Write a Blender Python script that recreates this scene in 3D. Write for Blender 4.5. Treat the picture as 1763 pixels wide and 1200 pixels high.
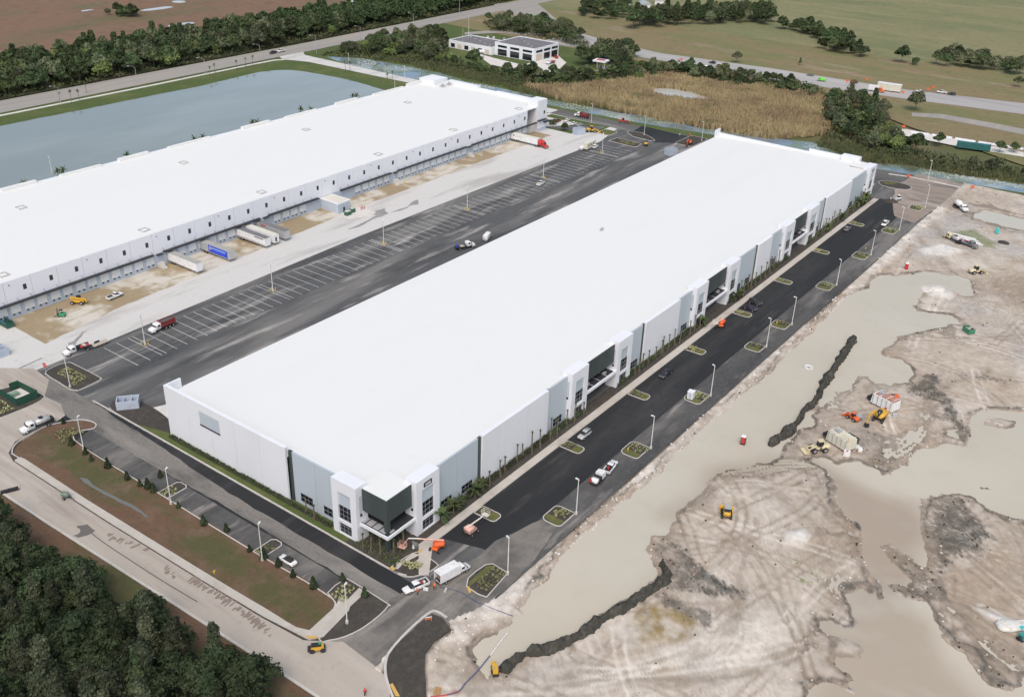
import bpy, math, random
import numpy as np
from mathutils import Vector, Matrix, geometry, noise as mnoise
random.seed(7); RNG=np.random.default_rng(7)
for o in list(bpy.data.objects): bpy.data.objects.remove(o)
SC=bpy.context.scene; COL=SC.collection
# ---------------------------------------------------------------- camera
FPX,IW,IH,HC=1702.085,1763,1200,142.0
YAW,PITCH,ROLL=math.radians(35.75742),math.radians(28.19316),math.radians(-1.92711)
def _axes():
    cy,sy,cp,sp=math.cos(YAW),math.sin(YAW),math.cos(PITCH),math.sin(PITCH)
    f=np.array([cy*cp,sy*cp,-sp]); r=np.array([sy,-cy,0.]); d=np.cross(f,r)
    cr,sr=math.cos(ROLL),math.sin(ROLL)
    return cr*r+sr*d,-sr*r+cr*d,f
AR,AD,AF=_axes()
cam=bpy.data.cameras.new('camera'); camo=bpy.data.objects.new('camera',cam); COL.objects.link(camo)
cam.sensor_fit='HORIZONTAL'; cam.sensor_width=36; cam.lens=36*FPX/IW; cam.clip_start=1; cam.clip_end=20000
m=Matrix.Identity(4)
for i in range(3): m[i][0]=AR[i]; m[i][1]=-AD[i]; m[i][2]=-AF[i]
m[2][3]=HC; camo.matrix_world=m; SC.camera=camo
# ---------------------------------------------------------------- light: bright overcast, soft sun from behind the left
SUN_AZ,SUN_EL=math.radians(212),math.radians(54)     # azimuth measured from +X towards +Y
world=bpy.data.worlds.new('World'); SC.world=world; world.use_nodes=True
nt=world.node_tree; nt.nodes.clear()
sky=nt.nodes.new('ShaderNodeTexSky'); sky.sky_type='NISHITA'; sky.sun_disc=False
sky.sun_elevation=SUN_EL; sky.sun_rotation=math.pi/2-SUN_AZ; sky.air_density=0.75; sky.dust_density=4.0; sky.ozone_density=0.25; sky.altitude=0
bg=nt.nodes.new('ShaderNodeBackground'); bg.inputs[1].default_value=0.15
hs=nt.nodes.new('ShaderNodeHueSaturation'); hs.inputs['Hue'].default_value=.472; hs.inputs['Saturation'].default_value=.95; nt.links.new(sky.outputs[0],hs.inputs['Color'])   # thin cloud greys the blue
wo=nt.nodes.new('ShaderNodeOutputWorld'); nt.links.new(hs.outputs[0],bg.inputs[0]); nt.links.new(bg.outputs[0],wo.inputs[0])
sl=bpy.data.lights.new('sun','SUN'); sl.energy=.8; sl.angle=math.radians(30); sl.color=(1,.98,.9)
so=bpy.data.objects.new('sun',sl); COL.objects.link(so)
sd=Vector((math.cos(SUN_EL)*math.cos(SUN_AZ),math.cos(SUN_EL)*math.sin(SUN_AZ),math.sin(SUN_EL)))
so.rotation_euler=sd.to_track_quat('Z','Y').to_euler(); so.location=(0,0,300)
vs=SC.view_settings; vs.view_transform='Standard'; vs.look='None'; vs.gamma=1; vs.use_curve_mapping=False; vs.exposure=0.39
SC.cycles.max_bounces=5; SC.cycles.diffuse_bounces=3; SC.cycles.glossy_bounces=2; SC.cycles.transmission_bounces=2
# ---------------------------------------------------------------- survey: a point seen in the picture, on the ground plane or on a wall plane
def G(px,py,z=0.):
    d=AR*((px-IW/2)/FPX)+AD*((py-IH/2)/FPX)+AF; t=(z-HC)/d[2]; return (d[0]*t,d[1]*t)
def GP(pts,z=0.): return [G(x,y,z) for x,y in pts]
def PX(x,y,z=0.):                   # where a point shows in the picture
    v=np.array([x,y,z-HC]); d=v@AF; return IW/2+FPX*(v@AR)/d,IH/2+FPX*(v@AD)/d
def Q(c,r,*p):                       # same, for the enlarged survey sheets
    x0=(0,440,880,1313)[c]; y0=(0,300,600,900)[r]; return [(x0+a/3.918,y0+b/3.918) for a,b in p]
# ---------------------------------------------------------------- materials
MATS={}
def hexc(r,g,b): return (r,g,b,1)
def mat(name,col,rough=.7,metal=0.,layers=(),bump=None,attr=None,world=False,spec=.3,emit=None,trans=0):
    """layers: (colour, scale, lo, hi, stretch, seed, strength) noise patches laid over the base colour"""
    if name in MATS: return MATS[name]
    mt=bpy.data.materials.new(name); mt.use_nodes=True; t=mt.node_tree; N=t.nodes; L=t.links
    b=N['Principled BSDF']; b.inputs['Roughness'].default_value=rough; b.inputs['Metallic'].default_value=metal
    b.inputs['Specular IOR Level'].default_value=spec
    cur=None
    if attr:
        a=N.new('ShaderNodeVertexColor'); a.layer_name=attr; cur=a.outputs[0]
    else:
        rgb=N.new('ShaderNodeRGB'); rgb.outputs[0].default_value=(*col,1); cur=rgb.outputs[0]
    if layers or bump:
        if world: co=N.new('ShaderNodeNewGeometry').outputs['Position']
        else: co=N.new('ShaderNodeTexCoord').outputs['Object']
    for ly in layers:
        c,sc,lo,hi=ly[:4]; st=ly[4] if len(ly)>4 and ly[4] else (1,1,1,0); seed=ly[5] if len(ly)>5 else 0; k=ly[6] if len(ly)>6 else 1
        mp=N.new('ShaderNodeMapping'); mp.inputs['Scale'].default_value=(st[0],st[1],st[2]); mp.inputs['Location'].default_value=(seed*17.3,seed*9.1,seed*3.7)
        mp.inputs['Rotation'].default_value=(0,0,st[3]); L.new(co,mp.inputs[0])
        nz=N.new('ShaderNodeTexNoise'); nz.inputs['Scale'].default_value=sc; nz.inputs['Detail'].default_value=4.5; nz.inputs['Roughness'].default_value=.62
        L.new(mp.outputs[0],nz.inputs[0])
        mr=N.new('ShaderNodeMapRange'); mr.inputs[1].default_value=lo; mr.inputs[2].default_value=hi; mr.inputs[3].default_value=0; mr.inputs[4].default_value=k
        L.new(nz.outputs[0],mr.inputs[0])
        mx=N.new('ShaderNodeMix'); mx.data_type='RGBA'; L.new(mr.outputs[0],mx.inputs[0]); L.new(cur,mx.inputs[6])
        mx.inputs[7].default_value=(*c,1); cur=mx.outputs[2]
    L.new(cur,b.inputs['Base Color'])
    if bump:
        nz=N.new('ShaderNodeTexNoise'); nz.inputs['Scale'].default_value=bump[0]; nz.inputs['Detail'].default_value=5; L.new(co,nz.inputs[0])
        bp=N.new('ShaderNodeBump'); bp.inputs['Strength'].default_value=bump[1]; bp.inputs['Distance'].default_value=bump[2] if len(bump)>2 else .1
        L.new(nz.outputs[0],bp.inputs['Height']); L.new(bp.outputs[0],b.inputs['Normal'])
    if emit: b.inputs['Emission Color'].default_value=(*emit[:3],1); b.inputs['Emission Strength'].default_value=emit[3]
    MATS[name]=mt; return mt
def paint(name,c,rough=.45,metal=0.,dirt=.6): 
    return mat('paint_'+name,c,rough,metal,layers=(((c[0]*.5+.12,c[1]*.5+.105,c[2]*.5+.085),1.6,.44,.72,None,1,dirt),))
# ---------------------------------------------------------------- mesh builder
class MB:
    def __init__(s): s.v=[]; s.f=[]
    def add(s,vs,fs):
        o=len(s.v); s.v+=[tuple(map(float,p)) for p in vs]; s.f+=[tuple(i+o for i in f) for f in fs]; return s
    def box(s,c,d,rz=0.,top=(1,1),off=(0,0)):
        hx,hy,hz=d[0]/2,d[1]/2,d[2]/2; cr,sr=math.cos(rz),math.sin(rz); P=[]
        for z,k,of in ((-hz,(1,1),(0,0)),(hz,top,off)):
            for x,y in ((-hx,-hy),(hx,-hy),(hx,hy),(-hx,hy)):
                x=x*k[0]+of[0]; y=y*k[1]+of[1]; P.append((c[0]+x*cr-y*sr,c[1]+x*sr+y*cr,c[2]+z))
        return s.add(P,[(3,2,1,0),(4,5,6,7),(0,1,5,4),(1,2,6,5),(2,3,7,6),(3,0,4,7)])
    def b2(s,x0,x1,y0,y1,z0,z1): return s.box(((x0+x1)/2,(y0+y1)/2,(z0+z1)/2),(abs(x1-x0),abs(y1-y0),abs(z1-z0)))
    def prism(s,prof,y0,y1,inset=None):
        n=len(prof); P=[(x,y0,z) for x,z in prof]+[(x,y1,z) for x,z in prof]
        return s.add(P,[tuple(range(n)),tuple(range(2*n-1,n-1,-1))]+[(i,i+n,(i+1)%n+n,(i+1)%n) for i in range(n)])
    def cyl(s,p0,p1,r0,r1=None,n=10,caps=True):
        r1=r0 if r1 is None else r1; a=Vector(p0); b=Vector(p1); d=(b-a).normalized()
        u=d.orthogonal().normalized(); w=d.cross(u); P=[]
        for p,r in ((a,r0),(b,r1)):
            for i in range(n):
                t=2*math.pi*i/n; P.append(p+u*(r*math.cos(t))+w*(r*math.sin(t)))
        F=[(i,(i+1)%n,n+(i+1)%n,n+i) for i in range(n)]
        if caps: F+=[tuple(range(n-1,-1,-1)),tuple(range(n,2*n))]
        return s.add(P,F)
    def tube(s,pts,r,n=6):
        for a,b in zip(pts[:-1],pts[1:]): s.cyl(a,b,r,r,n)
        return s
    def loft(s,secs,n=12):
        """sections along x: (x, half width, z low, z top, squareness)"""
        P=[];F=[]
        for x,hw,z0,z1,*e in secs:
            p=e[0] if e else .45; cz,hz=(z0+z1)/2,(z1-z0)/2
            for i in range(n):
                t=2*math.pi*(i+.5)/n; c,si=math.cos(t),math.sin(t)
                P.append((x,hw*math.copysign(abs(c)**p,c),cz+hz*math.copysign(abs(si)**p,si)))
        k=len(secs)
        for j in range(k-1):
            for i in range(n): F.append((j*n+i,j*n+(i+1)%n,(j+1)*n+(i+1)%n,(j+1)*n+i))
        F+=[tuple(range(n-1,-1,-1)),tuple(range((k-1)*n,k*n))]
        return s.add(P,F)
    def mesh(s,name,m,smooth=False):
        me=bpy.data.meshes.new(name); me.from_pydata(s.v,[],s.f); me.materials.append(m)
        if smooth: me.shade_smooth()
        me.update(); return me
    def build(s,name,m,parent=None,smooth=False):
        return link(name,s.mesh(name,m,smooth),parent)
def link(name,me,parent=None):
    o=bpy.data.objects.new(name,me); COL.objects.link(o)
    if parent: o.parent=parent
    return o
def tag(o,label=None,cat=None,group=None,kind=None):
    if label: o['label']=label
    if cat: o['category']=cat
    if group: o['group']=group
    if kind: o['kind']=kind
    return o
def thing(name,label,cat,loc=(0,0,0),rz=0.,group=None):
    o=link(name,None); o.location=loc; o.rotation_euler=(0,0,rz); o.empty_display_size=.5
    return tag(o,label,cat,group)
def kids(o): return [c for c in COL.objects if c.parent==o]
def clone(root,loc,rz=0.,label=None,group=None,scale=None,tree=None):
    tree=tree or [(c,[(d,[]) for d in kids(c)]) for c in kids(root)]
    r=root.copy(); COL.objects.link(r); r.location=loc; r.rotation_euler=(0,0,rz)
    if scale: r.scale=scale
    if label: r['label']=label
    if group: r['group']=group
    for ch,gs in tree:
        c=ch.copy(); COL.objects.link(c); c.parent=r
        for g,_ in gs:
            d=g.copy(); COL.objects.link(d); d.parent=c
    return r
def area2(p): return sum(a[0]*b[1]-b[0]*a[1] for a,b in zip(p,p[1:]+p[:1]))
def ccw(p): return p if area2(p)>0 else p[::-1]
def smooth_poly(p,n=4,closed=True):
    out=[]; k=len(p)
    for i in range(k if closed else k-1):
        a=p[(i-1)%k] if closed or i>0 else p[i]; b=p[i]; c=p[(i+1)%k]; d=p[(i+2)%k] if closed or i<k-2 else c
        for j in range(n):
            t=j/n; t2=t*t; t3=t2*t
            out.append(tuple(.5*(2*b[q]+(c[q]-a[q])*t+(2*a[q]-5*b[q]+4*c[q]-d[q])*t2+(-a[q]+3*b[q]-3*c[q]+d[q])*t3) for q in (0,1)))
    if not closed: out.append(tuple(p[-1]))
    return out
def rough_poly(p,step=2.,amp=.4,sc=.2,seed=0):
    out=[]; k=len(p)
    for i in range(k):
        a,b=p[i],p[(i+1)%k]; L=math.hypot(b[0]-a[0],b[1]-a[1]); n=max(1,int(L/step))
        for j in range(n):
            t=j/n; x,y=a[0]+(b[0]-a[0])*t,a[1]+(b[1]-a[1])*t
            v=mnoise.noise_vector(Vector((x*sc,y*sc,seed*5.1))); w=mnoise.noise_vector(Vector((x*sc*4,y*sc*4,seed)))
            out.append((x+(v.x+.4*w.x)*amp,y+(v.y+.4*w.y)*amp))
    return out
def sheet_mb(poly,z,mb=None,depth=0.):
    mb=mb or MB(); poly=ccw(list(poly)); n=len(poly)
    tr=geometry.tessellate_polygon([[Vector((x,y,0)) for x,y in poly]])
    F=[]
    for a,b,c in tr:
        (x0,y0),(x1,y1),(x2,y2)=poly[a],poly[b],poly[c]
        F.append((a,b,c) if (x1-x0)*(y2-y0)-(x2-x0)*(y1-y0)>0 else (a,c,b))
    V=[(x,y,z) for x,y in poly]
    if depth:
        V+=[(x,y,z-depth) for x,y in poly]; F+=[(i,i+n,(i+1)%n+n,(i+1)%n) for i in range(n)]
        F=[f if len(f)==3 else (f[0],f[1],f[2],f[3]) for f in F]
    return mb.add(V,F)
def sheet(name,poly,z,m,label=None,kind='structure',parent=None,depth=0.):
    o=sheet_mb(poly,z,None,depth).build(name,m,parent)
    if parent is None: tag(o,label,kind=kind)
    return o
def offset_poly(p,d):
    p=ccw(list(p)); n=len(p); out=[]
    for i in range(n):
        a,b,c=p[i-1],p[i],p[(i+1)%n]
        e1=Vector((b[0]-a[0],b[1]-a[1])); e2=Vector((c[0]-b[0],c[1]-b[1]))
        if e1.length<1e-6 or e2.length<1e-6: out.append(b); continue
        e1.normalize(); e2.normalize(); n1=Vector((-e1.y,e1.x)); n2=Vector((-e2.y,e2.x)); k=n1+n2
        if k.length<1e-3: k=n1
        k.normalize(); s=d/max(.45,k.dot(n1)); out.append((b[0]+k.x*s,b[1]+k.y*s))
    return out
def ring_mb(poly,w,z0,z1,mb=None):
    """kerb: a closed band of width w just inside the polygon"""
    mb=mb or MB(); o=ccw(list(poly)); i=offset_poly(o,w); n=len(o); V=[];F=[]
    for (a,b),(c,d) in zip(o,i): V+=[(a,b,z0),(a,b,z1),(c,d,z1),(c,d,z0)]
    for k in range(n):
        q=(k+1)%n
        F+=[(4*k,4*q,4*q+1,4*k+1),(4*k+1,4*q+1,4*q+2,4*k+2),(4*k+2,4*q+2,4*q+3,4*k+3)]
    return mb.add(V,F)
def band_mb(line,w,z0,z1,mb=None):
    mb=mb or MB(); n=len(line); V=[];F=[]
    for k in range(n):
        a=Vector(line[max(0,k-1)]); b=Vector(line[min(n-1,k+1)]); t=(b-a).normalized(); nn=Vector((-t.y,t.x))*w/2; p=Vector(line[k])
        l,r=p+nn,p-nn; V+=[(l.x,l.y,z0),(l.x,l.y,z1),(r.x,r.y,z1),(r.x,r.y,z0)]
    for k in range(n-1):
        a,b=4*k,4*k+4; F+=[(a,a+1,b+1,b),(a+1,a+2,b+2,b+1),(a+2,a+3,b+3,b+2)]
    F+=[(0,3,2,1),(4*n-4,4*n-3,4*n-2,4*n-1)]
    return mb.add(V,F)
def inpoly(x,y,p):
    c=False; j=len(p)-1
    for i in range(len(p)):
        if (p[i][1]>y)!=(p[j][1]>y) and x<(p[j][0]-p[i][0])*(y-p[i][1])/(p[j][1]-p[i][1])+p[i][0]: c=not c
        j=i
    return c
def sdf(X,Y,poly):
    """signed distance to a polygon, negative inside"""
    d=np.full(X.shape,1e9); ins=np.zeros(X.shape,bool); p=np.array(poly); n=len(p)
    for i in range(n):
        a,b=p[i],p[(i+1)%n]; e=b-a; L=e@e+1e-9; t=np.clip(((X-a[0])*e[0]+(Y-a[1])*e[1])/L,0,1)
        d=np.minimum(d,(X-a[0]-t*e[0])**2+(Y-a[1]-t*e[1])**2)
        if a[1]!=b[1]:
            k=((a[1]>Y)!=(b[1]>Y))&(X<(b[0]-a[0])*(Y-a[1])/(b[1]-a[1])+a[0]); ins^=k
    d=np.sqrt(d); return np.where(ins,-d,d)
def dline(X,Y,line):
    d=np.full(X.shape,1e9); p=np.array(line)
    for a,b in zip(p[:-1],p[1:]):
        e=b-a; L=e@e+1e-9; t=np.clip(((X-a[0])*e[0]+(Y-a[1])*e[1])/L,0,1)
        d=np.minimum(d,(X-a[0]-t*e[0])**2+(Y-a[1]-t*e[1])**2)
    return np.sqrt(d)
_lat=RNG.random((256,256))
def vnoise(X,Y,sc,seed=0):
    x=X*sc+seed*37.7; y=Y*sc+seed*91.3; xi=np.floor(x).astype(int); yi=np.floor(y).astype(int); fx=x-xi; fy=y-yi
    fx=fx*fx*(3-2*fx); fy=fy*fy*(3-2*fy); g=lambda i,j:_lat[i%256,j%256]
    return (g(xi,yi)*(1-fx)+g(xi+1,yi)*fx)*(1-fy)+(g(xi,yi+1)*(1-fx)+g(xi+1,yi+1)*fx)*fy
def fbm(X,Y,sc,seed=0,oc=4):
    r=0;a=.5;t=0
    for o in range(oc): r=r+a*vnoise(X,Y,sc*2**o,seed+o); t+=a; a*=.55
    return r/t
# ================================================================ SETTING
S=lambda a,b,z=1,r=0.:(a,b,z,r)
m_ground=mat('dry_grass_ground',(.13,.115,.06),.95,layers=(((.09,.11,.04),.012,.42,.6),((.2,.15,.09),.03,.55,.75,None,2,.8),((.06,.07,.03),.2,.5,.8,None,3,.5)),world=True)
m_marsh=mat('brown_marsh',(.19,.12,.078),.95,layers=(((.13,.12,.06),.012,.5,.64,S(1,2.2),1,.9),((.2,.115,.075),.02,.52,.7,S(1,2.5),4,.9),((.085,.07,.045),.12,.5,.75,None,3,.6),((.3,.23,.18),.05,.66,.74,S(.6,2),6,.7)),world=True,bump=(.6,.8,.6))
m_field=mat('green_field',(.205,.195,.1),.95,layers=(((.155,.17,.08),.012,.45,.6,S(1.5,.6),1,1),((.25,.225,.12),.03,.52,.7,S(2,.6),2,.8),((.08,.1,.045),.2,.52,.75,None,3,.5)),world=True,bump=(.5,.6,.5))
m_dry=mat('dry_verge_grass',(.21,.17,.09),.95,layers=(((.15,.165,.065),.02,.45,.62,S(1.6,.6),1,.9),((.29,.23,.16),.035,.55,.7,S(2,.5),5,.8),((.1,.085,.045),.25,.5,.75,None,3,.5)),world=True)
m_grass=mat('mown_grass',(.075,.105,.03),.95,layers=(((.13,.14,.05),.06,.45,.7,None,1,.8),((.05,.075,.025),.5,.5,.75,None,2,.6)),world=True,bump=(1.5,.6,.2))
m_water=mat('lake_water',(.225,.25,.24),.05,layers=(((.29,.315,.305),.01,.4,.65,S(.5,1.5),2,1),),world=True,spec=.55,bump=(.45,.03,.06))
m_pond=mat('marsh_pond_water',(.17,.23,.29),.08,layers=(((.11,.13,.08),.03,.48,.62,None,2,1),((.33,.37,.37),.04,.52,.66,S(1,1),7,1)),world=True,spec=.5)
m_conc=mat('pale_concrete',(.56,.555,.53),.85,layers=(((.56,.54,.51),.03,.5,.7,S(.5,2.5),1,.8),((.36,.345,.32),.05,.52,.68,S(.4,2.5),2,.7),((.3,.28,.25),.5,.6,.8,None,3,.5)),world=True)
m_apron=mat('stained_dock_apron',(.55,.52,.45),.8,layers=(((.29,.225,.13),.055,.43,.53,S(1,.8),1,.95),((.33,.27,.17),.2,.5,.62,S(.5,1.6),4,.7),((.6,.57,.5),.12,.58,.7,None,2,.6)),world=True,spec=.4)
m_asph_old=mat('dusty_asphalt',(.092,.094,.095),.9,layers=(((.2,.195,.185),.035,.45,.62,S(.35,2.6),1,.8),((.055,.058,.06),.06,.5,.65,S(.4,2),2,.8),((.38,.365,.335),.09,.55,.68,S(.3,2.0),3,.8),((.13,.128,.122),.8,.5,.75,None,4,.45)),world=True)
m_asph_new=mat('fresh_black_asphalt',(.023,.0245,.026),.82,layers=(((.055,.055,.056),.03,.5,.7,S(.35,2.2),1,.8),((.12,.115,.105),.06,.58,.72,S(.3,2.5),2,.5),((.02,.021,.023),.4,.5,.7,None,4,.5)),world=True)
m_asph_drive=mat('worn_drive_asphalt',(.115,.113,.108),.9,layers=(((.2,.195,.18),.04,.5,.66,S(2.2,.3),1,.9),((.055,.057,.058),.05,.5,.66,S(2,.35),2,.8),((.14,.137,.13),.9,.48,.72,None,4,.6)),world=True)
m_asph_milled=mat('milled_rough_asphalt',(.2,.19,.172),.95,layers=(((.12,.117,.11),2.6,.42,.66,S(1.2,.6),1,.6),((.11,.107,.1),.14,.48,.62,S(1.5,.5),5,.85),((.27,.25,.225),.08,.55,.7,S(2,.4),2,.7)),world=True,bump=(2.5,.5,.1))
m_road=mat('dusty_road',(.41,.37,.32),.9,layers=(((.5,.455,.4),.05,.5,.7,S(2,.3),1,.8),((.27,.235,.2),.06,.5,.66,S(2.6,.25),2,.75),((.3,.27,.245),.7,.56,.75,None,3,.5)),world=True)
m_hwy=mat('highway_asphalt',(.3,.285,.26),.88,layers=(((.36,.33,.29),.03,.45,.65,S(.2,3),1,.7),((.22,.215,.21),.05,.5,.7,S(.2,3),2,.6)),world=True)
m_kerb=mat('kerb_concrete',(.52,.5,.46),.85,layers=(((.4,.37,.33),.6,.5,.7,None,1,.6),),world=True)
m_walk=mat('sidewalk_concrete',(.47,.44,.39),.85,layers=(((.36,.33,.28),.12,.5,.68,None,1,.7),((.55,.52,.47),.4,.52,.7,None,2,.5)),world=True)
m_soil=mat('dark_mulch_soil',(.06,.054,.046),.95,layers=(((.1,.09,.075),.6,.48,.7,None,1,.7),((.035,.033,.03),1.5,.5,.7,None,2,.6)),world=True,bump=(2.5,.6,.1))
m_verge=mat('bare_verge_soil',(.135,.083,.052),.95,layers=(((.085,.085,.035),.06,.47,.6,S(1.8,.5),1,1),((.17,.115,.08),.15,.5,.7,None,2,.8),((.07,.05,.035),.9,.5,.75,None,3,.6)),world=True,bump=(1.5,.6,.15))
m_turf=mat('thin_turf',(.105,.115,.038),.95,layers=(((.15,.14,.05),.35,.45,.65,None,1,.9),((.06,.075,.028),1.2,.5,.75,None,2,.6)),world=True)
m_line=mat('white_marking',(.72,.72,.7),.7,layers=(((.4,.4,.39),.4,.55,.75,None,1,.7),),world=True)
m_white_conc=mat('bright_new_concrete',(.62,.6,.56),.85,layers=(((.5,.47,.43),.15,.5,.7,None,1,.7),),world=True)
R=lambda x0,x1,y0,y1:[(x0,y0),(x1,y0),(x1,y1),(x0,y1)]
sheet('ground',R(-5000,9000,-6000,8000),-.9,m_ground)
sheet('marsh',R(-400,2600,556,3000),-.3,m_marsh)
sheet('field',[(700,-900),(2600,-900),(2600,556),(720,556)],-.32,m_field)
# grass belt along the highway and the lake banks
sheet('grass_verge',R(-300,446,380,512),-.24,m_grass)
lake=smooth_poly([(-250,382),(-250,489),(0,488),(120,489.5),(239,489.6),(287,488.2),(330,487),(352,486),(380,487.5),(401,489),(415,485),(423,473),(426,450),(426.6,432),(424,410),(421.5,396),(410,384),(330,380.5),(150,381)],5)
sheet('lake',rough_poly(lake,3,.7,.15),-.2,m_water)
# lake edge tufts
hw=[(-400,513,535),(256,512,535),(478,512.5,534),(692,516.5,538),(1500,531,553)]
sheet('highway',[(x,a) for x,a,b in hw]+[(x,b) for x,a,b in hw[::-1]],-.12,m_hwy)
sheet('wood_floor',[(-400,538),(480,538),(1500,556),(1500,660),(900,640),(600,615),(-400,600)],-.27,mat('wood_floor',(.05,.06,.028),.95,layers=(((.08,.08,.04),.2,.5,.7),),world=True))
band_mb([(-200,507.5),(250,507.5),(340,506.8),(415,508),(432,507.5),(441,503)],2.2,-.3,-.06).build('lake_path',m_white_conc); tag(bpy.data.objects['lake_path'],kind='structure')
# access road, perimeter road round the far end
sheet('access_road',[(441,513),(462,513),(456,505),(455,404),(456,300),(447.5,300),(446,400),(443.5,488),(437,505)],-.05,m_conc)
sheet('marsh_edge_grass',[(456,520),(620,520),(615,330),(480,330),(470,230),(480,110),(495,-120),(462,-120),(455,120),(456,300)],-.26,m_grass)
sheet('perimeter_road',[(447,302),(457.8,302),(458.2,240),(462,214),(473,116),(492,-60),(478,-60),(462,60),(455,118),(447,214),(446,240)],.02,m_asph_drive)
# right-hand dry fields and highway
sheet('dry_field',[(600,345),(610,520),(680,525),(730,520),(735,330),(738,150),(760,-200),(560,-200),(520,60),(560,140),(600,200)],-.22,m_dry)
sheet('cross_highway',[(604,420),(612,322),(611,251),(622.5,162),(634.5,98),(665,-60),(694,-60),(663,104),(647,169),(643.5,257),(633,335),(640,380),(655,420)],-.1,mat('grey_highway',(.36,.35,.34),.85,layers=(((.28,.275,.27),.05,.5,.65,S(3,.25),1,.8),((.45,.43,.41),.03,.5,.65,S(3,.3),2,.6)),world=True))
# ---------------------------------------------------------------- main site pavements
sheet('verge_base',R(80,118,100,236),-.03,m_soil)
sheet('yard_asphalt',[(96,99),(105,100.3),(112,97),(120,94),(127,92.3),(456,91),(456,262),(430,262),(430,257),(96,257)],.0,m_asph_old)
sheet('yard_concrete',[(60,251),(119,251),(139,251),(250,253.5),(420,252),(446,258),(447,302),(437,312),(437,390),(60,390)],.012,m_conc)
sheet('dock_apron',rough_poly([(128,263.5),(160,268.5),(190,270),(270,275.5),(400,276.5),(412,276.5),(412,287),(128,287)],3,.7,.2),.026,m_apron)
sheet('front_asphalt',[(136,92.5),(430,91),(430,113.6),(133,113.6),(136,104)],.012,m_asph_new)
m_park=mat('dusty_parking_asphalt',(.085,.085,.083),.9,layers=(((.2,.19,.175),.06,.47,.62,S(.5,1.5,1,.5),1,.85),((.3,.28,.255),.16,.6,.7,S(.3,1.6,1,-.6),6,.8),((.05,.051,.052),.06,.5,.66,S(.4,2),2,.8),((.13,.125,.12),.9,.5,.72,None,4,.5)),world=True)
sheet('front_parking',[(127,92.4),(420,91.2),(420,100.3),(165,100.3),(150,100.3),(140,103.5),(127,103)],.02,m_park)
sheet('side_drive',[(104,103),(118,103),(118,222),(104,232)],.012,m_asph_new)
sheet('milled_strip',rough_poly([(110.2,108),(114.0,108),(114.3,160),(117.6,217),(118,246),(109.5,240),(109.4,214),(110.6,160)],3,.5,.3),.024,m_asph_milled)
sheet('side_parking',[(104.3,118),(109.9,118),(109.9,212),(104.3,210)],.03,m_park)
sheet('junction_asphalt',rough_poly([(91,109),(97,112.5),(107,108.5),(112,109),(119,107),(127,104),(150,101),(158,97),(140,93),(126,92.5),(117,91),(112,96),(105,100),(97,98.5),(88.5,97)],3,.5,.2),.036,mat('dusty_junction',(.2,.185,.165),.9,layers=(((.1,.097,.09),.1,.45,.62,S(1,1,1,.6),1,.9),((.29,.265,.235),.13,.52,.68,S(.3,1.8,1,-.75),2,.8),((.13,.125,.115),.9,.5,.72,None,3,.6)),world=True))
# road along the wood
rk=[(81.3,330),(81.6,204.6),(82,185.5),(83.6,138.3),(84.4,112.7),(84.9,90),(85.5,60)]
rn=[(93,60),(93,80),(96.5,99),(97.2,108),(94.5,111.8),(92.7,114.4),(91.8,125.5),(91.2,141.5),(90.3,176.6),(90,213.8),(91.2,218),(94.8,221.4),(102.5,222.8),(106.5,222),(109.5,223),(112,229),(111.5,236),(117,243),(118,252),(60,330)]
sheet('wood_road',rk+rn,.05,m_road)
band_mb(rk,.55,-.1,.2).build('kerb',m_kerb); tag(bpy.data.objects['kerb'],kind='structure')
rs=[(x-2.6,y) for x,y in rk]
sheet('road_shoulder',rough_poly([(x-.25,y) for x,y in rk]+[(x-6.5,y) for x,y in rk[::-1]],2.5,.7,.3),-.02,m_verge)
sheet('wood_ground',R(-60,80,20,330),-.1,mat('dark_wood_floor',(.035,.04,.02),.95,layers=(((.06,.05,.03),.3,.5,.7),),world=True))
# verge between the road and the side drive
vg=[(92.4,217),(95.5,220),(102.5,221.5),(106,220.5),(110.5,217.5),(111.7,214),(110.5,212.3),(104.4,211.3),(104.2,175),(104.4,142),(104.9,122.5),(103.2,116.4),(95.2,115.6),(94.1,118.5),(93.9,126),(93.3,141.5),(92.4,176.6),(92,213.8)]
sheet('verge',rough_poly(smooth_poly(vg,3),2.5,.25,.3),.14,m_verge,depth=.2)
ring_mb(smooth_poly([(91.7,217.5),(95,220.8),(102.5,222.2),(106.3,221.2),(111,218.2),(112.4,214),(110.8,211.7),(104.6,210.8),(104.2,175),(104.2,142),(104.6,122.5),(103.2,116.2),(94.9,115.2),(93.9,118.5),(93.7,126),(93.1,141.5),(92.2,176.6),(91.5,213.8)],4),.28,-.05,.155).build('verge_kerb',m_kerb); tag(bpy.data.objects['verge_kerb'],kind='structure')
sheet('sidewalk',[(92,214),(92.25,212),(92.3,176.6),(93.2,141.5),(93.8,126),(94.2,118),(95.2,115.4),(103.2,116.2),(105.6,117.6),(106.2,114.6),(103.9,113.2),(95.6,111.9),(93.4,113.6),(92.2,125.5),(91.5,141.5),(90.6,176.6),(90.3,213.8)],.16,m_walk,depth=.2)
# ditch water in the verge
ditch=GP(Q(0,2,(540,870),(590,880),(640,930),(720,970),(800,1010),(860,1040),(930,1080),(1000,1130),(985,1140),(880,1075),(800,1035),(730,1005),(650,955),(570,905)))
sheet('ditch_water',rough_poly(ditch,1.5,.35,.5),.165,mat('ditch_water',(.16,.16,.15),.06,spec=.5))
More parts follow.
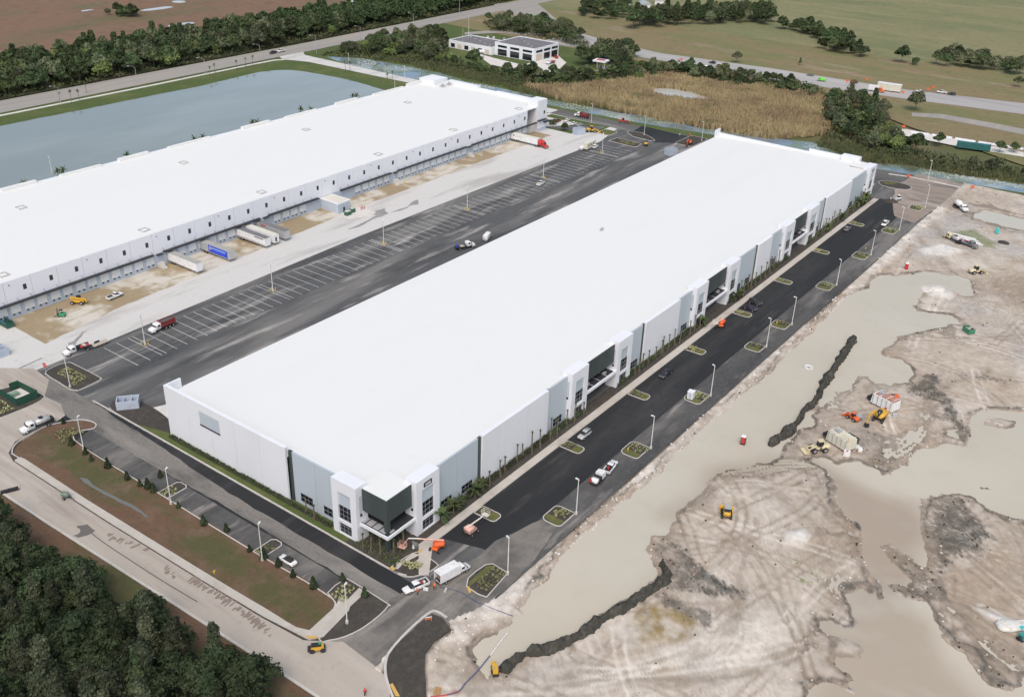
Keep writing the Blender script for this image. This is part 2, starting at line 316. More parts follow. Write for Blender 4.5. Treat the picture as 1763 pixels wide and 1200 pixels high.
# site front: sidewalk by the building, grass strip on the short side
sheet('front_sidewalk',[(136.5,113.7),(428,113.7),(428,115.9),(136.5,115.9),(128.2,115.9),(120.6,109.2),(122,107.6),(130.5,113.7)],.15,m_walk,depth=.2)
sheet('facade_bed',[(128.5,115.95),(428,115.95),(428,119.3),(128.5,119.3)],.14,m_soil,depth=.2)
sheet('corner_bed',[(118.7,113.2),(126.6,116),(129,119),(131,121),(122.5,129),(118.7,129)],.145,m_soil,depth=.2)
sheet('grass_strip',[(118.6,129),(122,129),(122,193),(118.6,205)],.14,m_grass,depth=.2)
kl=[(118.3,224),(118.4,218.3),(118.35,160),(118.3,113.5),(119.0,111.2)]
band_mb(kl,.35,-.05,.17).build('drive_kerb',m_kerb); tag(bpy.data.objects['drive_kerb'],kind='structure')
sheet('dock_end_bed',smooth_poly([(118.7,206),(121.2,195),(124,196),(126,205),(126,214),(123.5,219.5),(119.3,217.5)],4),.13,m_soil,depth=.2)
sheet('dock_end_pad',[(121.3,194.3),(140,194.3),(140,203),(126,209),(124,199)],.03,m_white_conc)

# dried mud prints and a sealed crack on the dusty road
mm=MB(); rr=random.Random(5)
for (a,b),(c,d),n,L in (((190,918),(252,944),16,1.6),((283,975),(300,990),7,1.2),((322,990),(366,1012),18,1.8),((372,1016),(450,1072),34,1.9),((440,1066),(466,1088),14,1.6)):
    for i in range(n):
        t=rr.random(); x,y=G(a+(c-a)*t+rr.uniform(-3,3),b+(d-b)*t+rr.uniform(0,9)); w=rr.uniform(.12,.3); l=L*rr.uniform(.4,1); q=rr.uniform(-.3,.3)
        p=[(x-l/2,y-w+q*l/2),(x,y-w*1.3),(x+l/2,y-w-q*l/2),(x+l/2,y+w-q*l/2),(x,y+w*1.2),(x-l/2,y+w+q*l/2)]; sheet_mb(p,.054+.0002*i,mm)
tag(mm.build('mud_prints',mat('dried_mud',(.23,.19,.16),.95)),'dark dried mud prints on the dusty road',kind='stuff')
band_mb(smooth_poly(GP([(150,912),(180,935),(230,968),(280,1000),(340,1036)]),4,False),.22,.0,.056).build('sealed_crack',mat('tar',(.09,.085,.08),.8)); tag(bpy.data.objects['sealed_crack'],kind='structure')
sheet('oil_stain',rough_poly(GP([(130,905),(150,903),(165,912),(150,922),(138,925),(126,922),(140,914)]),.7,.5,.8),.058,mat('oil_patch',(.14,.13,.12),.8))
BERM1=[(1472,580),(1462,595),(1450,612),(1438,632),(1425,650),(1415,668),(1408,685),(1397,697),(1384,708),(1377,722),(1366,735),(1345,752),(1325,767)]
BERM2=[(1135,970),(1144,980),(1148,993),(1138,1004),(1122,1015),(1098,1030),(1072,1046),(1040,1064),(1015,1082),(990,1098),(960,1112),(930,1120),(900,1128),(880,1142),(862,1158)]
# ================================================================ FLOODED CONSTRUCTION SITE (one terrain, real water lying in it)
W1=[(805,1117),(820,1104),(838,1089),(848,1079),(869,1063),(890,1046),(905,1012),(936,987),(964,943),(987,915),(1010,900),(1038,878),(1069,855),(1105,830),(1140,799),(1161,776),(1181,756),(1209,728),(1230,707),(1263,687),(1288,666),(1330,633),(1352,600),(1374,583),(1397,560),(1423,535),(1436,517),(1456,504),(1492,494),(1497,479),(1512,471),(1543,474),(1561,471),(1594,466),(1619,470),(1645,471),(1670,479),(1678,494),(1680,507),(1670,509),(1650,507),(1630,499),(1594,499),(1589,509),(1581,517),(1573,527),(1576,535),(1601,537),(1624,540),(1642,542),(1655,550),(1658,558),(1637,558),(1632,565),(1609,565),(1599,571),(1573,576),(1548,581),(1535,590),(1515,605),(1530,612),(1550,616),(1568,628),(1578,643),(1570,658),(1535,664),(1505,660),(1497,645),(1480,648),(1470,668),(1440,675),(1432,690),(1405,702),(1398,715),(1400,730),(1375,742),(1362,755),(1352,768),(1330,790),(1300,796),(1262,806),(1235,815),(1222,835),(1200,855),(1178,873),(1168,890),(1160,905),(1150,915),(1128,925),(1117,946),(1122,961),(1133,969),(1140,982),(1125,1000),(1110,1012),(1080,1030),(1050,1050),(1020,1070),(995,1090),(960,1110),(920,1126),(885,1142),(860,1155),(840,1160),(825,1150),(815,1135)]
W2=[(1820,706),(1763,705),(1735,704),(1700,702),(1680,705),(1668,718),(1662,735),(1655,745),(1662,765),(1640,763),(1615,765),(1585,775),(1567,787),(1563,800),(1537,812),(1520,815),(1500,800),(1470,790),(1440,795),(1420,785),(1400,785),(1395,792),(1415,805),(1432,825),(1433,863),(1443,881),(1456,893),(1468,905),(1476,941),(1484,971),(1492,994),(1497,1002),(1466,1012),(1464,1025),(1469,1068),(1456,1071),(1433,1063),(1413,1068),(1415,1079),(1433,1097),(1471,1109),(1474,1125),(1430,1122),(1433,1145),(1446,1158),(1461,1165),(1456,1171),(1435,1171),(1410,1163),(1397,1173),(1387,1183),(1380,1205),(1370,1300),(1820,1300),(1820,1160),(1763,1168),(1752,1178),(1732,1183),(1703,1176),(1691,1155),(1678,1135),(1670,1119),(1640,1109),(1632,1096),(1607,1068),(1601,1043),(1600,1032),(1573,1027),(1553,1013),(1545,1010),(1570,1000),(1560,985),(1537,965),(1520,940),(1535,937),(1560,955),(1580,965),(1604,985),(1606,970),(1600,950),(1594,925),(1589,900),(1596,893),(1599,858),(1629,850),(1655,848),(1675,858),(1696,876),(1726,891),(1763,896),(1820,905)]
W3=[(1678,366),(1691,360),(1721,366),(1790,382),(1790,400),(1734,392),(1696,379),(1675,374)]
W4=Q(3,2,(1250,550),(1300,540),(1340,560),(1350,610),(1320,610),(1270,590))
ISL=[Q(3,2,(1500,510),(1540,480),(1600,475),(1700,495),(1700,520),(1620,530),(1560,515)),[(1535,598),(1600,575),(1640,600),(1600,640),(1560,622)]]
WY=Q(2,3,(820,680),(780,780),(810,870),(850,900),(950,870),(1000,850),(1060,830),(1130,830),(1200,760),(1230,680),(1100,600),(960,540),(830,580))
MUCK=[([(1548,669),(1584,638),(1629,641),(1632,677),(1663,707),(1668,733),(1658,758),(1645,740),(1612,712),(1614,689),(1578,684)],1.,3),
 ([(1647,643),(1700,648),(1740,655),(1732,663),(1690,657),(1650,650)],.8,2),
 ([(1600,850),(1640,850),(1672,862),(1690,905),(1705,940),(1690,955),(1660,952),(1640,960),(1630,1000),(1635,1035),(1605,1038),(1570,1025),(1553,1012),(1580,1010),(1604,990),(1606,965),(1598,925),(1594,890)],.95,2.5),
 ([(1515,936),(1540,940),(1560,955),(1600,985),(1608,1010),(1590,1028),(1560,1022),(1545,1010),(1575,1005),(1560,985),(1537,970)],1.,2),
 ([(1117,935),(1140,928),(1170,935),(1187,968),(1230,990),(1275,1020),(1280,1032),(1245,1030),(1200,1020),(1150,1000),(1135,965),(1120,955)],.95,2.5),
 ([(1130,1025),(1160,1030),(1217,1055),(1217,1075),(1190,1070),(1150,1050)],.75,2),
 ([(1500,825),(1515,812),(1540,815),(1566,838),(1550,843),(1520,835)],.8,1.5),
 ([(1672,1120),(1690,1120),(1720,1150),(1745,1170),(1735,1183),(1700,1176),(1690,1150)],.9,1.5),
 ([(1490,1003),(1508,995),(1525,1005),(1528,1030),(1515,1040),(1497,1020)],.8,1.2),
 ([(1462,920),(1475,915),(1485,960),(1505,985),(1500,1000),(1478,975)],.5,1.2),
 ([(1375,745),(1420,770),(1410,790),(1380,790)],.35,3),([(1470,660),(1530,650),(1560,665),(1540,690),(1500,690)],.35,4),([(1480,730),(1530,760),(1560,800),(1520,815),(1490,790)],.45,4)]
TRK=[([(913,1200),(944,1183),(982,1170),(1033,1165),(1110,1170),(1212,1170),(1288,1160),(1330,1130),(1400,1110)],1.7,.45),
 ([(1225,812),(1290,812),(1340,800),(1400,800)],2.6,.55),([(1171,876),(1200,865),(1235,835),(1250,815)],2.2,.5),
 ([(1500,790),(1560,760),(1590,720),(1600,690),(1640,660),(1700,640)],2.0,.4),([(1510,800),(1575,760),(1610,700)],1.2,.45),
 ([(1250,1090),(1262,1060),(1270,1020),(1275,985),(1290,930)],1.3,.35),([(1265,1090),(1275,1050),(1283,1010)],.8,.35),
 ([(1640,1045),(1690,1080),(1763,1130)],1.5,.5),([(1660,1040),(1710,1075),(1800,1120)],1.2,.45),([(1625,1030),(1690,1100),(1763,1155)],1.2,.5),
 ([(1586,322),(1610,345),(1640,350),(1700,385),(1763,400)],2.2,.35),([(1560,395),(1585,415),(1615,440),(1640,470)],2.,.35),([(1455,330),(1540,345),(1600,380),(1625,410)],1.6,.4),
 ([(1330,850),(1400,900),(1430,960),(1440,1020),(1415,1070)],2.2,.25),([(1410,1080),(1390,1100),(1350,1140)],1.5,.35),([(1200,1010),(1240,1040),(1330,1040)],2.5,.2)]
PALE=[([(1595,490),(1615,488),(1650,505),(1635,515),(1600,508)],1.),([(1575,430),(1620,420),(1660,432),(1630,443),(1590,441)],.8),([(1350,915),(1385,910),(1400,925),(1380,938),(1353,935)],1.),([(1675,1045),(1740,1065),(1760,1085),(1735,1085),(1690,1060)],.9)]
xs=np.arange(86,478,.5); ys=np.arange(-40,99.5,.5); X,Y=np.meshgrid(xs,ys,indexing='ij')
n1=fbm(X,Y,.10,1)-.5; n2=fbm(X,Y,.45,5)-.5; n3=fbm(X,Y,.02,9,3)-.5; n4=fbm(X,Y,1.1,14,2)-.5
dw=np.minimum.reduce([sdf(X,Y,GP(w)) for w in (W1,W2,W3,W4)])
for i in ISL: dw=np.maximum(dw,-sdf(X,Y,GP(i)))
dw=dw+n1*3.2+n2*2.2
WL=-.22
H=WL+np.where(dw>0,.42*(1-np.exp(-dw/7.5)),np.maximum(dw*.09,-.35))
H=H+np.where(dw>0,np.minimum(dw/4,1),0)*(n1*.5+n2*.24+n3*.5)+np.where(dw>0,n4*.06,0)
H=np.where(dw>1,np.maximum(H,WL+.03),H)

edge=np.interp(X,[86,97,105,112,120,127,478],[97,99,100.3,97,94,92.3,91]); be=edge-Y
bank=np.exp(-((be-2.0)/2.9)**2)*(X<436)+np.exp(-((be-4)/5)**2)*(X<126); bank=np.clip(bank,0,1); H=H+bank*(.2+n2*.16)*(dw>-4)
BEDP=GP(Q(1,3,(905,890),(985,790),(1090,690),(1190,612),(1260,640),(1320,720),(1210,800),(1150,880),(1140,1000),(1150,1175),(1150,1300),(880,1300),(870,1080),(868,1000)))
H=np.where(be<.2,-.6,H); H=np.where(sdf(X,Y,BEDP)<.4,-.35,H); H=np.where(X<96,-.6,H)
c_base=np.array([.515,.46,.39]); c_pale=np.array([.62,.575,.505]); c_brown=np.array([.34,.27,.2]); c_muck=np.array([.07,.066,.056]); c_grey=np.array([.47,.44,.40])
mix=lambda a,b,t:a+(b-a)*np.clip(t,0,1)[...,None]
Cc=np.broadcast_to(c_base,X.shape+(3,)).copy()
Cc=mix(Cc,c_pale,(n3*3+n1*1.5)*.9); Cc=mix(Cc,c_grey,(-n3*2.5+n1)*.8); Cc=mix(Cc,c_brown,(fbm(X,Y,.06,21)-.5)*3.0); Cc=mix(Cc,c_brown*.85,(fbm(X,Y,.022,23,5)-.56)*4); Cc=mix(Cc,np.array([.36,.345,.325]),(fbm(X,Y,.035,27)-.55)*4)
for pl,k in (([(1540,600),(1620,575),(1763,585),(1763,715),(1680,705),(1620,695),(1560,665)],.55),([(1610,1030),(1680,960),(1763,890),(1763,1190),(1700,1180),(1640,1100)],.85),([(1490,660),(1600,690),(1660,760),(1560,815),(1420,790),(1380,760)],.5),([(1660,320),(1763,340),(1763,400),(1690,380)],.5)):
    d=sdf(X,Y,GP(pl))+n1*10+n2*3; Cc=mix(Cc,c_brown*1.05,k*np.clip(.45-d/9,0,1))
# wheel-swept streaks: soil smeared along curving paths
ang=fbm(X,Y,.012,77,2)*7; X_=X+n1*9; Y_=Y+(fbm(X,Y,.1,71)-.5)*9; u=X_*np.cos(ang)+Y_*np.sin(ang); v=-X_*np.sin(ang)+Y_*np.cos(ang)
st=fbm(u*.12,v*1.1,.9,51,3)-.5; pt=np.clip((fbm(X,Y,.03,61)-.42)*6,0,1); Cc=mix(Cc,c_brown*.9,st*1.9*pt); Cc=mix(Cc,c_pale*1.05,-st*1.0); H=H+st*.04*pt*(dw>.5)
for ln,w,k in TRK:
    d=dline(X,Y,smooth_poly(GP(ln),5,False)); dd=d+n1*1.5
    Cc=mix(Cc,c_brown*.8,k*1.3*(1-np.clip(np.abs(dd)/w/1.6,0,1))*(.4+1.4*(fbm(X,Y,.5,31)-.2)))
    rut=np.abs(np.sin(dd*2.6))*np.exp(-(dd/w)**2); H=H-rut*.09*(dw>.5); Cc=mix(Cc,c_brown*.5,rut*k*.9)
# machine tracks: paired wheel lines wandering over the dry ground
rk2=np.random.default_rng(19)
for i in range(80):
    x,y=rk2.uniform(112,330),rk2.uniform(-20,86); a=rk2.uniform(0,6.28); cv=rk2.normal()*.05; pts=[]
    for j in range(12): pts.append((x,y)); x+=5*math.cos(a); y+=5*math.sin(a); a+=cv+rk2.normal()*.06
    lo=np.min(pts,0)-4; hi=np.max(pts,0)+4; i0,i1=np.searchsorted(xs,[lo[0],hi[0]]); j0,j1=np.searchsorted(ys,[lo[1],hi[1]])
    if i1-i0<4 or j1-j0<4: continue
    sl=(slice(i0,i1),slice(j0,j1)); d=dline(X[sl],Y[sl],pts)+n2[sl]*.8; k=np.exp(-((d-1.1)/.38)**2)*np.clip(.35+1.6*(fbm(X[sl],Y[sl],.3,33)-.3),0,1)
    tone=c_brown*.8 if i%3 else c_pale*1.08; Cc[sl]=mix(Cc[sl],tone,k*.9); H[sl]-=k*.05*(dw[sl]>.4)
for pl,k in PALE:
    d=sdf(X,Y,GP(pl))+n1*3+n2*2; t=np.clip(-d/2.2+.3,0,1); Cc=mix(Cc,np.array([.68,.66,.62]),t*k); H=H+t*.5*k
mk=np.zeros(X.shape)
for pl,k,e in MUCK:
    d=sdf(X,Y,GP(pl))+n1*e*2.6+n2*3.4+st*4; t=np.clip(-d/(e*.45)+.3,0,1)*k; mk=np.maximum(mk,t)
for bl in (BERM1,BERM2):
    d=dline(X,Y,smooth_poly(GP(bl),5,False))+n1*4+n2*3; t=np.clip(1-d/1.7,0,1); mk=np.maximum(mk,t*.9); H=H+t*.2*(dw>-4)
for ln,w in (([(1471,900),(1480,925),(1476,945),(1484,970),(1495,990),(1510,1005),(1515,1030)],.9),([(1434,828),(1434,862),(1445,882),(1460,897)],.8),([(1435,1110),(1430,1140),(1440,1155),(1460,1165)],1.0),([(1385,1180),(1397,1172),(1412,1163),(1435,1168),(1470,1190)],.8),([(1590,860),(1592,900),(1600,935),(1606,965),(1600,985)],.9),([(1632,1098),(1665,1120),(1680,1140),(1700,1165),(1735,1180)],1.1),([(1668,858),(1700,877),(1740,892),(1763,897)],.9),([(1660,715),(1690,703),(1730,703),(1763,708)],.9),([(1655,745),(1668,735),(1662,760)],.9),([(1540,1010),(1560,1022),(1590,1028)],1.1),([(1460,1010),(1490,1003),(1500,1015)],1.2),([(1690,840),(1715,843),(1745,852)],.5),([(1674,482),(1680,506)],.5),([(1573,527),(1600,537),(1640,542),(1657,556)],.6),([(1436,517),(1456,504),(1492,494),(1497,479),(1512,471),(1561,471),(1594,466),(1645,471)],.45),([(1548,580),(1600,570),(1635,563)],.8)):
    d=dline(X,Y,smooth_poly(GP(ln),5,False))+n1*2.2+n2*1.6; t=np.clip(1.25-d/w,0,1); mk=np.maximum(mk,t*.95); H=np.where(t>.3,np.maximum(H,WL+.06+.18*t+n2*.2),H)
stm=.45*fbm(u*.5,v*1.2,.8,91,3)+.55*fbm(X,Y,.55,93,4); mk=mk*np.clip(.5+3.2*(stm-.36),.12,1)
Cc=mix(Cc,c_muck[None,None]*(1+1.6*np.clip(n2+.1,0,1))[...,None],mk); H=H+mk*(.1+n2*.6)*(dw>-3)
d=sdf(X,Y,GP(WY))+n1*7+n2*3; t=np.clip(-d/2+.2,0,1); Cc=mix(Cc,np.array([.25,.185,.075]),t*.9*(.7+n2*2.5))
d=sdf(X,Y,GP([(1345,960),(1420,965),(1430,1010),(1370,1015)]))+n1*6; Cc=mix(Cc,np.array([.13,.18,.06]),np.clip(-d/4,0,1)*np.clip((n4-.1)*9,0,1)*.9)
d=sdf(X,Y,GP(Q(3,1,(1250,400),(1440,370),(1480,410),(1590,470),(1560,505),(1400,470))))+n1*6+n2*4; Cc=mix(Cc,np.array([.16,.19,.08]),np.clip(-d/2,0,1)*.75)
Cc=mix(Cc,np.array([.6,.56,.505])*(1+n2*.6)[...,None],bank*(.75+n1*2.2+n2))
Cc=mix(Cc,c_brown,np.clip(np.exp(-((be-6)/2.2)**2)*(n1*3+.35),0,.9)*(X>125))
# wet, darker soil just above the waterline and thin scum lines at the shore
near=np.clip(np.exp(-np.maximum(dw,0)/3.2)*(.25+2.2*(fbm(X,Y,.05,45)-.38)),0,.85)*(dw>-1.5); Cc=mix(Cc,c_brown*.92,near)
hh=H-WL; wet=np.clip(1-hh/.11,0,1)*(dw>-1.2); Cc=mix(Cc,c_brown*.5,wet*(.45+1.6*(fbm(X,Y,.09,41)-.4)))
ln1=np.exp(-((dw-.5)/.35)**2)*np.clip((fbm(X,Y,.05,43)-.42)*7,0,1); Cc=mix(Cc,c_muck*1.3,ln1*.95); H=H+ln1*.16
Cc=np.clip(Cc*(1+n4[...,None]*.35+n2[...,None]*.25),.02,.8)
nx,ny=X.shape; idx=np.arange(nx*ny).reshape(nx,ny)
quads=np.stack([idx[:-1,:-1],idx[1:,:-1],idx[1:,1:],idx[:-1,1:]],-1).reshape(-1,4)
me=bpy.data.meshes.new('muddy_ground'); V=np.stack([X,Y,H],-1).reshape(-1,3).astype(np.float32)
me.vertices.add(len(V)); me.vertices.foreach_set('co',V.ravel()); me.loops.add(len(quads)*4); me.loops.foreach_set('vertex_index',quads.ravel().astype(np.int32))
me.polygons.add(len(quads)); me.polygons.foreach_set('loop_start',np.arange(0,len(quads)*4,4,dtype=np.int32)); me.polygons.foreach_set('loop_total',np.full(len(quads),4,dtype=np.int32))
me.update(calc_edges=True); me.shade_smooth()
ca=me.color_attributes.new('soil','FLOAT_COLOR','POINT'); ca.data.foreach_set('color',np.concatenate([Cc,np.ones(X.shape+(1,))],-1).reshape(-1).astype(np.float32))
me.materials.append(mat('site_mud',(.4,.36,.32),.8,attr='soil',layers=(((.34,.29,.24),.9,.52,.75,None,1,.35),((.6,.56,.5),.35,.56,.72,None,2,.4),((.36,.31,.26),.12,.56,.68,None,5,.35)),world=True,bump=(1.6,.38,.15),spec=.35))
tag(link('muddy_ground',me),kind='structure')
wx,wy=np.meshgrid(np.arange(104,481,3.),np.arange(-41,91.6,3.),indexing='ij'); wn=fbm(wx,wy,.03,63,3)-.5; wf=np.full(wx.shape,0.)
for pl,k in (([(1395,792),(1432,800),(1520,835),(1600,850),(1600,1030),(1490,1040),(1430,870)],1.),([(1380,1060),(1600,1040),(1700,1180),(1763,1250),(1350,1250)],.75),([(1180,880),(1240,815),(1400,790),(1330,800),(1220,860)],.8)):
    wf=np.maximum(wf,k*np.clip(.4-(sdf(wx,wy,GP(pl))+wn*22)/7,0,1))
wc=np.array([.5,.458,.37])+(np.array([.37,.305,.235])-np.array([.5,.458,.37]))*wf[...,None]; wc=np.clip(wc*(1+wn[...,None]*.16),0,1)
ix=np.arange(wx.size).reshape(wx.shape); wm=MB(); wm.v=np.stack([wx,wy,np.full(wx.shape,WL)],-1).reshape(-1,3).tolist(); wm.f=np.stack([ix[:-1,:-1],ix[1:,:-1],ix[1:,1:],ix[:-1,1:]],-1).reshape(-1,4).tolist()
m_flood=mat('silty_flood_water',(.49,.455,.38),.07,attr='silt',layers=(((.53,.5,.43),.02,.5,.65,S(1.3,.8),5,.5),((.42,.385,.315),.15,.52,.7,None,6,.25)),world=True,spec=.45,bump=(.3,.02,.05))
wo_=wm.build('flood_water',m_flood,None,True); tag(wo_,kind='structure'); ca=wo_.data.color_attributes.new('silt','FLOAT_COLOR','POINT'); ca.data.foreach_set('color',np.concatenate([wc,np.ones(wx.shape+(1,))],-1).reshape(-1).astype(np.float32))
# outlying bare ground on the far right side of the site
sheet('site_ground',R(100,479,-600,-39.5),-.1,mat('outer_mud',(.42,.37,.33),.9,layers=(((.28,.23,.18),.05,.5,.65),),world=True))
#sheet('site_edge_soil',[(100,60),(90,60),(93,80),(97,98.5),(105,100),(112,96),(117,91.5),(120,92.5),(120,50)],-.06,m_soil)
# spoil berms: dark lumpy ridges
m_berm=mat('wet_dark_spoil',(.05,.049,.041),.75,layers=(((.1,.096,.078),.7,.48,.68,None,1,.7),((.03,.03,.027),1.6,.5,.7,None,2,.6)),world=True,bump=(2.2,.9,.25))
def berm(px,w,h,label,seed):
    ln=smooth_poly(GP(px),14,False); n=len(ln); K=17; V=[];F=[]
    for i,(x,y) in enumerate(ln):
        a=Vector(ln[max(0,i-1)]); b=Vector(ln[min(n-1,i+1)]); t=(b-a).normalized(); nn=Vector((-t.y,t.x)); e=min(1,min(i,n-1-i)/4+.15)
        wv=w*(1.05+.9*mnoise.noise(Vector((x*.22,y*.22,seed))))*(.4+.6*e)
        for k in range(K):
            u=k/(K-1)*2-1; px_,py_=x+nn.x*u*wv,y+nn.y*u*wv
            q=mnoise.noise_vector(Vector((px_*.7,py_*.7,seed)))+.6*mnoise.noise_vector(Vector((px_*1.8,py_*1.8,seed)))
            V.append((px_+q.x*.42,py_+q.y*.42,WL-.12+e*h*max(0,1-abs(u)**2)*(1.1+.65*q.z+.3*mnoise.noise(Vector((x*.35,y*.35,seed+3))))))
    for i in range(n-1):
        for k in range(K-1): F.append((i*K+k,(i+1)*K+k,(i+1)*K+k+1,i*K+k+1))
    o=MB().add(V,F).build('spoil_berm',m_berm,None,True); tag(o,label,'berm','dark spoil berms beside the flood water')
berm(BERM1,1.15,1.6,'dark lumpy spoil berm running beside the construction machines',2)
berm(BERM2,1.15,1.6,'long curved dark spoil berm at the near end of the flooded trench',5)

# loose rocks and clods over the dry ground and along the bank
def clods(name,label,n,m,lo,hi,test,seed):
    rng=np.random.default_rng(seed); mb=MB(); k=0
    while k<n:
        i,j=rng.integers(0,X.shape[0]),rng.integers(0,X.shape[1])
        if not test(i,j): continue
        x,y,z=X[i,j]+rng.uniform(-.3,.3),Y[i,j]+rng.uniform(-.3,.3),H[i,j]; r=lo+(hi-lo)*rng.random()**3; a=rng.uniform(0,6.28)
        mb.add([(x+r*rng.uniform(.6,1)*math.cos(a+t),y+r*rng.uniform(.6,1)*math.sin(a+t),z-.05) for t in (0,1.57,3.14,4.71)]+[(x+rng.uniform(-.2,.2)*r,y+rng.uniform(-.2,.2)*r,z+r*rng.uniform(.5,.9))],[(0,1,4),(1,2,4),(2,3,4),(3,0,4)]); k+=1
    tag(mb.build(name,m),label,kind='stuff')
vis=lambda i,j:be[i,j]>.4 and H[i,j]>WL+.02 and X[i,j]>98
clods('pale_rubble','pale loose rubble on the flooded site',1500,mat('pale_rock',(.6,.57,.52),.9),.12,.5,lambda i,j:vis(i,j) and (bank[i,j]>.3 or (dw[i,j]<3 and RNG.random()<.15)),41)
clods('dark_clods','dark loose clods on the flooded site',1600,m_berm,.12,.55,lambda i,j:vis(i,j) and (mk[i,j]>.35 or RNG.random()<.04),42)
# ================================================================ MAIN WAREHOUSE
m_white=mat('sky_tinted_white',(.73,.755,.785),.6,layers=(((.68,.705,.735),.08,.5,.7,S(1,1,.3),1,.6),((.66,.66,.64),.5,.6,.8,S(1,1,.15),2,.35)),world=True)  # white paint with a little bounced sky blue mixed into the colour
m_grey=mat('pale_blue_grey_wall',(.46,.52,.565),.65,layers=(((.41,.47,.51),.12,.5,.7,S(1,1,.25),1,.6),),world=True)
m_green=mat('dark_green_cladding',(.05,.066,.063),.5,layers=(((.066,.083,.08),.2,.5,.7,S(1,1,.3),1,.6),),world=True)
m_roof=mat('white_roof_membrane',(.71,.722,.705),.7,layers=(((.685,.697,.682),.03,.5,.68,S(.3,2),1,.5),((.65,.65,.64),.25,.6,.78,None,3,.35)),world=True)
m_glass=mat('dark_glass',(.012,.017,.024),.06,spec=.7,layers=(((.05,.06,.07),.35,.55,.75,None,1,.6),))
m_mull=mat('white_mullion',(.3,.32,.34),.5); m_frame=mat('grey_frame',(.12,.13,.14),.5)
m_black=mat('black_rubber',(.02,.02,.022),.6)
m_dark=mat('dark_metal',(.035,.037,.042),.5)
m_steel=mat('galvanised_steel',(.45,.46,.47),.5,.3)
wh=thing('warehouse','large white flat-roofed warehouse with dark green entrance bays and grey panels, nearest building','warehouse',(0,0,0))
LONG=lambda u,d,z:(u,117.9+d,z)
SHORT=lambda u,d,z:(120.2+d,u,z)
FAR=lambda u,d,z:(433.4-d,u,z)
def fb(mb,fr,u0,u1,d0,d1,z0,z1):
    a=fr(u0,d0,z0); b=fr(u1,d1,z1); return mb.b2(min(a[0],b[0]),max(a[0],b[0]),min(a[1],b[1]),max(a[1],b[1]),z0,z1)
TT=14.6; RW=13.65
def glazed(fr,parent,u0,u1,z0,z1,d,cols,rows,name='window'):
    """a dark pane set back with white mullions standing proud of it"""
    g=fb(MB(),fr,u0,u1,d,d+.06,z0,z1).build(name,m_glass,parent); mb=MB(); t=.026
    for i in range(1,cols+1 if cols>1 else 1):
        if i<cols:
            u=u0+(u1-u0)*((.2,.8)[i-1] if cols==3 and u1-u0>3 and False else i/cols); fb(mb,fr,u-t,u+t,d-.05,d,z0,z1)
    for j in range(1,rows): z=z0+(z1-z0)*j/rows; fb(mb,fr,u0,u1,d-.056,d-.002,z-t,z+t)
    for a,b,c,e in ((u0,u1,z0-.04,z0+.07),(u0,u1,z1-.07,z1+.04)): fb(mb,fr,a,b,d-.06,d+.004,c,e)
    return g,mb
def tower(fr,u0,u1,sign=False,depth=3.4):
    mb=MB(); w=u1-u0; a,b=u0+1.85,u1-1.8
    fb(mb,fr,u0,a,0,depth,0,TT); fb(mb,fr,b,u1,0,depth,0,TT); fb(mb,fr,a,b,0,depth,11.6,TT); fb(mb,fr,a,b,0,.6,3.35,4.15); fb(mb,fr,a,b,0,.6,0,.45)
    t=mb.build('tower',m_white,wh)
    fb(MB(),fr,a,b,.35,.9,7.95,11.6).build('inset_panel',m_grey,t)
    for z0,z1,rows in ((4.15,7.95,3),(.45,3.35,3)):
        g,mm=glazed(fr,t,a,b,z0,z1,.38,3,rows); mm.build('window_frame',m_mull,t)
    for s,uu in ((-1,u0),(1,u1)):       # narrow slot and wall lamp on each return
        m2=MB(); fb(m2,fr,uu+s*.003-.02,uu+s*.003+.02,.9,1.7,7.6,12); m2.build('side_slot',m_grey,t)
        m2=MB(); fb(m2,fr,uu-.22,uu+.22,1.05,1.5,6.8,7.4); m2.build('wall_lamp',m_black,t)
    if sign:
        m2=MB(); fb(m2,fr,u0+2.4,u0+5.0,-.12,-.003,12.2,13.35); sg=m2.build('sign_board',m_black,t)
        cu=bpy.data.curves.new('number','FONT'); cu.body='20300'; cu.size=.92; cu.extrude=.02; tmp=bpy.data.objects.new('tmp',cu); COL.objects.link(tmp)
        dg=bpy.context.evaluated_depsgraph_get(); me=bpy.data.meshes.new_from_object(tmp.evaluated_get(dg)); bpy.data.objects.remove(tmp)
        me.materials.clear(); me.materials.append(m_white); o=link('sign_number',me,t)
        p=fr(u0+2.72,-.15,12.46); o.location=p; o.rotation_euler=(math.pi/2,0,0); o.scale=(.82,1,1)
    return t
# --- long front: grey and white panels, dark pilaster strips, towers and entrances
def panel(fr,u0,u1,d,z1,m,name='wall_panel',n=1,depth=.5):
    w=(u1-u0)/n
    for i in range(n):
        fb(MB(),fr,u0+i*w+(.04 if i else 0),u0+(i+1)*w-(.04 if i<n-1 else 0),d,d+depth,0,z1).build(name,m,wh)
GD,WD=1.5,.85
LAY=[('T',130,137.7,1),('g',137.7,153.4),('s',153.4,154.5),('w',154.5,181.8),('s',181.8,182.7),('g',182.7,191.4),('T',191.4,199.2,0),('e',199.2,214.6),('T',214.6,222.4,0),('g',222.4,230.5),('s',230.5,231.4),('w',231.4,252.5),('s',252.5,253.4),('g',253.4,261.7),('T',261.7,269.6,0),('e',269.6,285.5,),('T',285.5,293.3,0),('g',293.3,308.9),('s',308.9,310),('w',310,321.5),('s',321.5,322.4),('g',322.4,331.5),('T',331.5,340,0),('e',340,355),('T',355,364.2,0),('g',364.2,373.2),('s',373.2,374.1),('w',374.1,402.6),('s',402.6,403.5),('g',403.5,422),('T',422,430,1)]
def wallwin(fr,u0,u1,z0,z1,d):
    g,mm=glazed(fr,wh,u0,u1,z0,z1,d,3,2); mm.build('window_frame',m_mull,g)
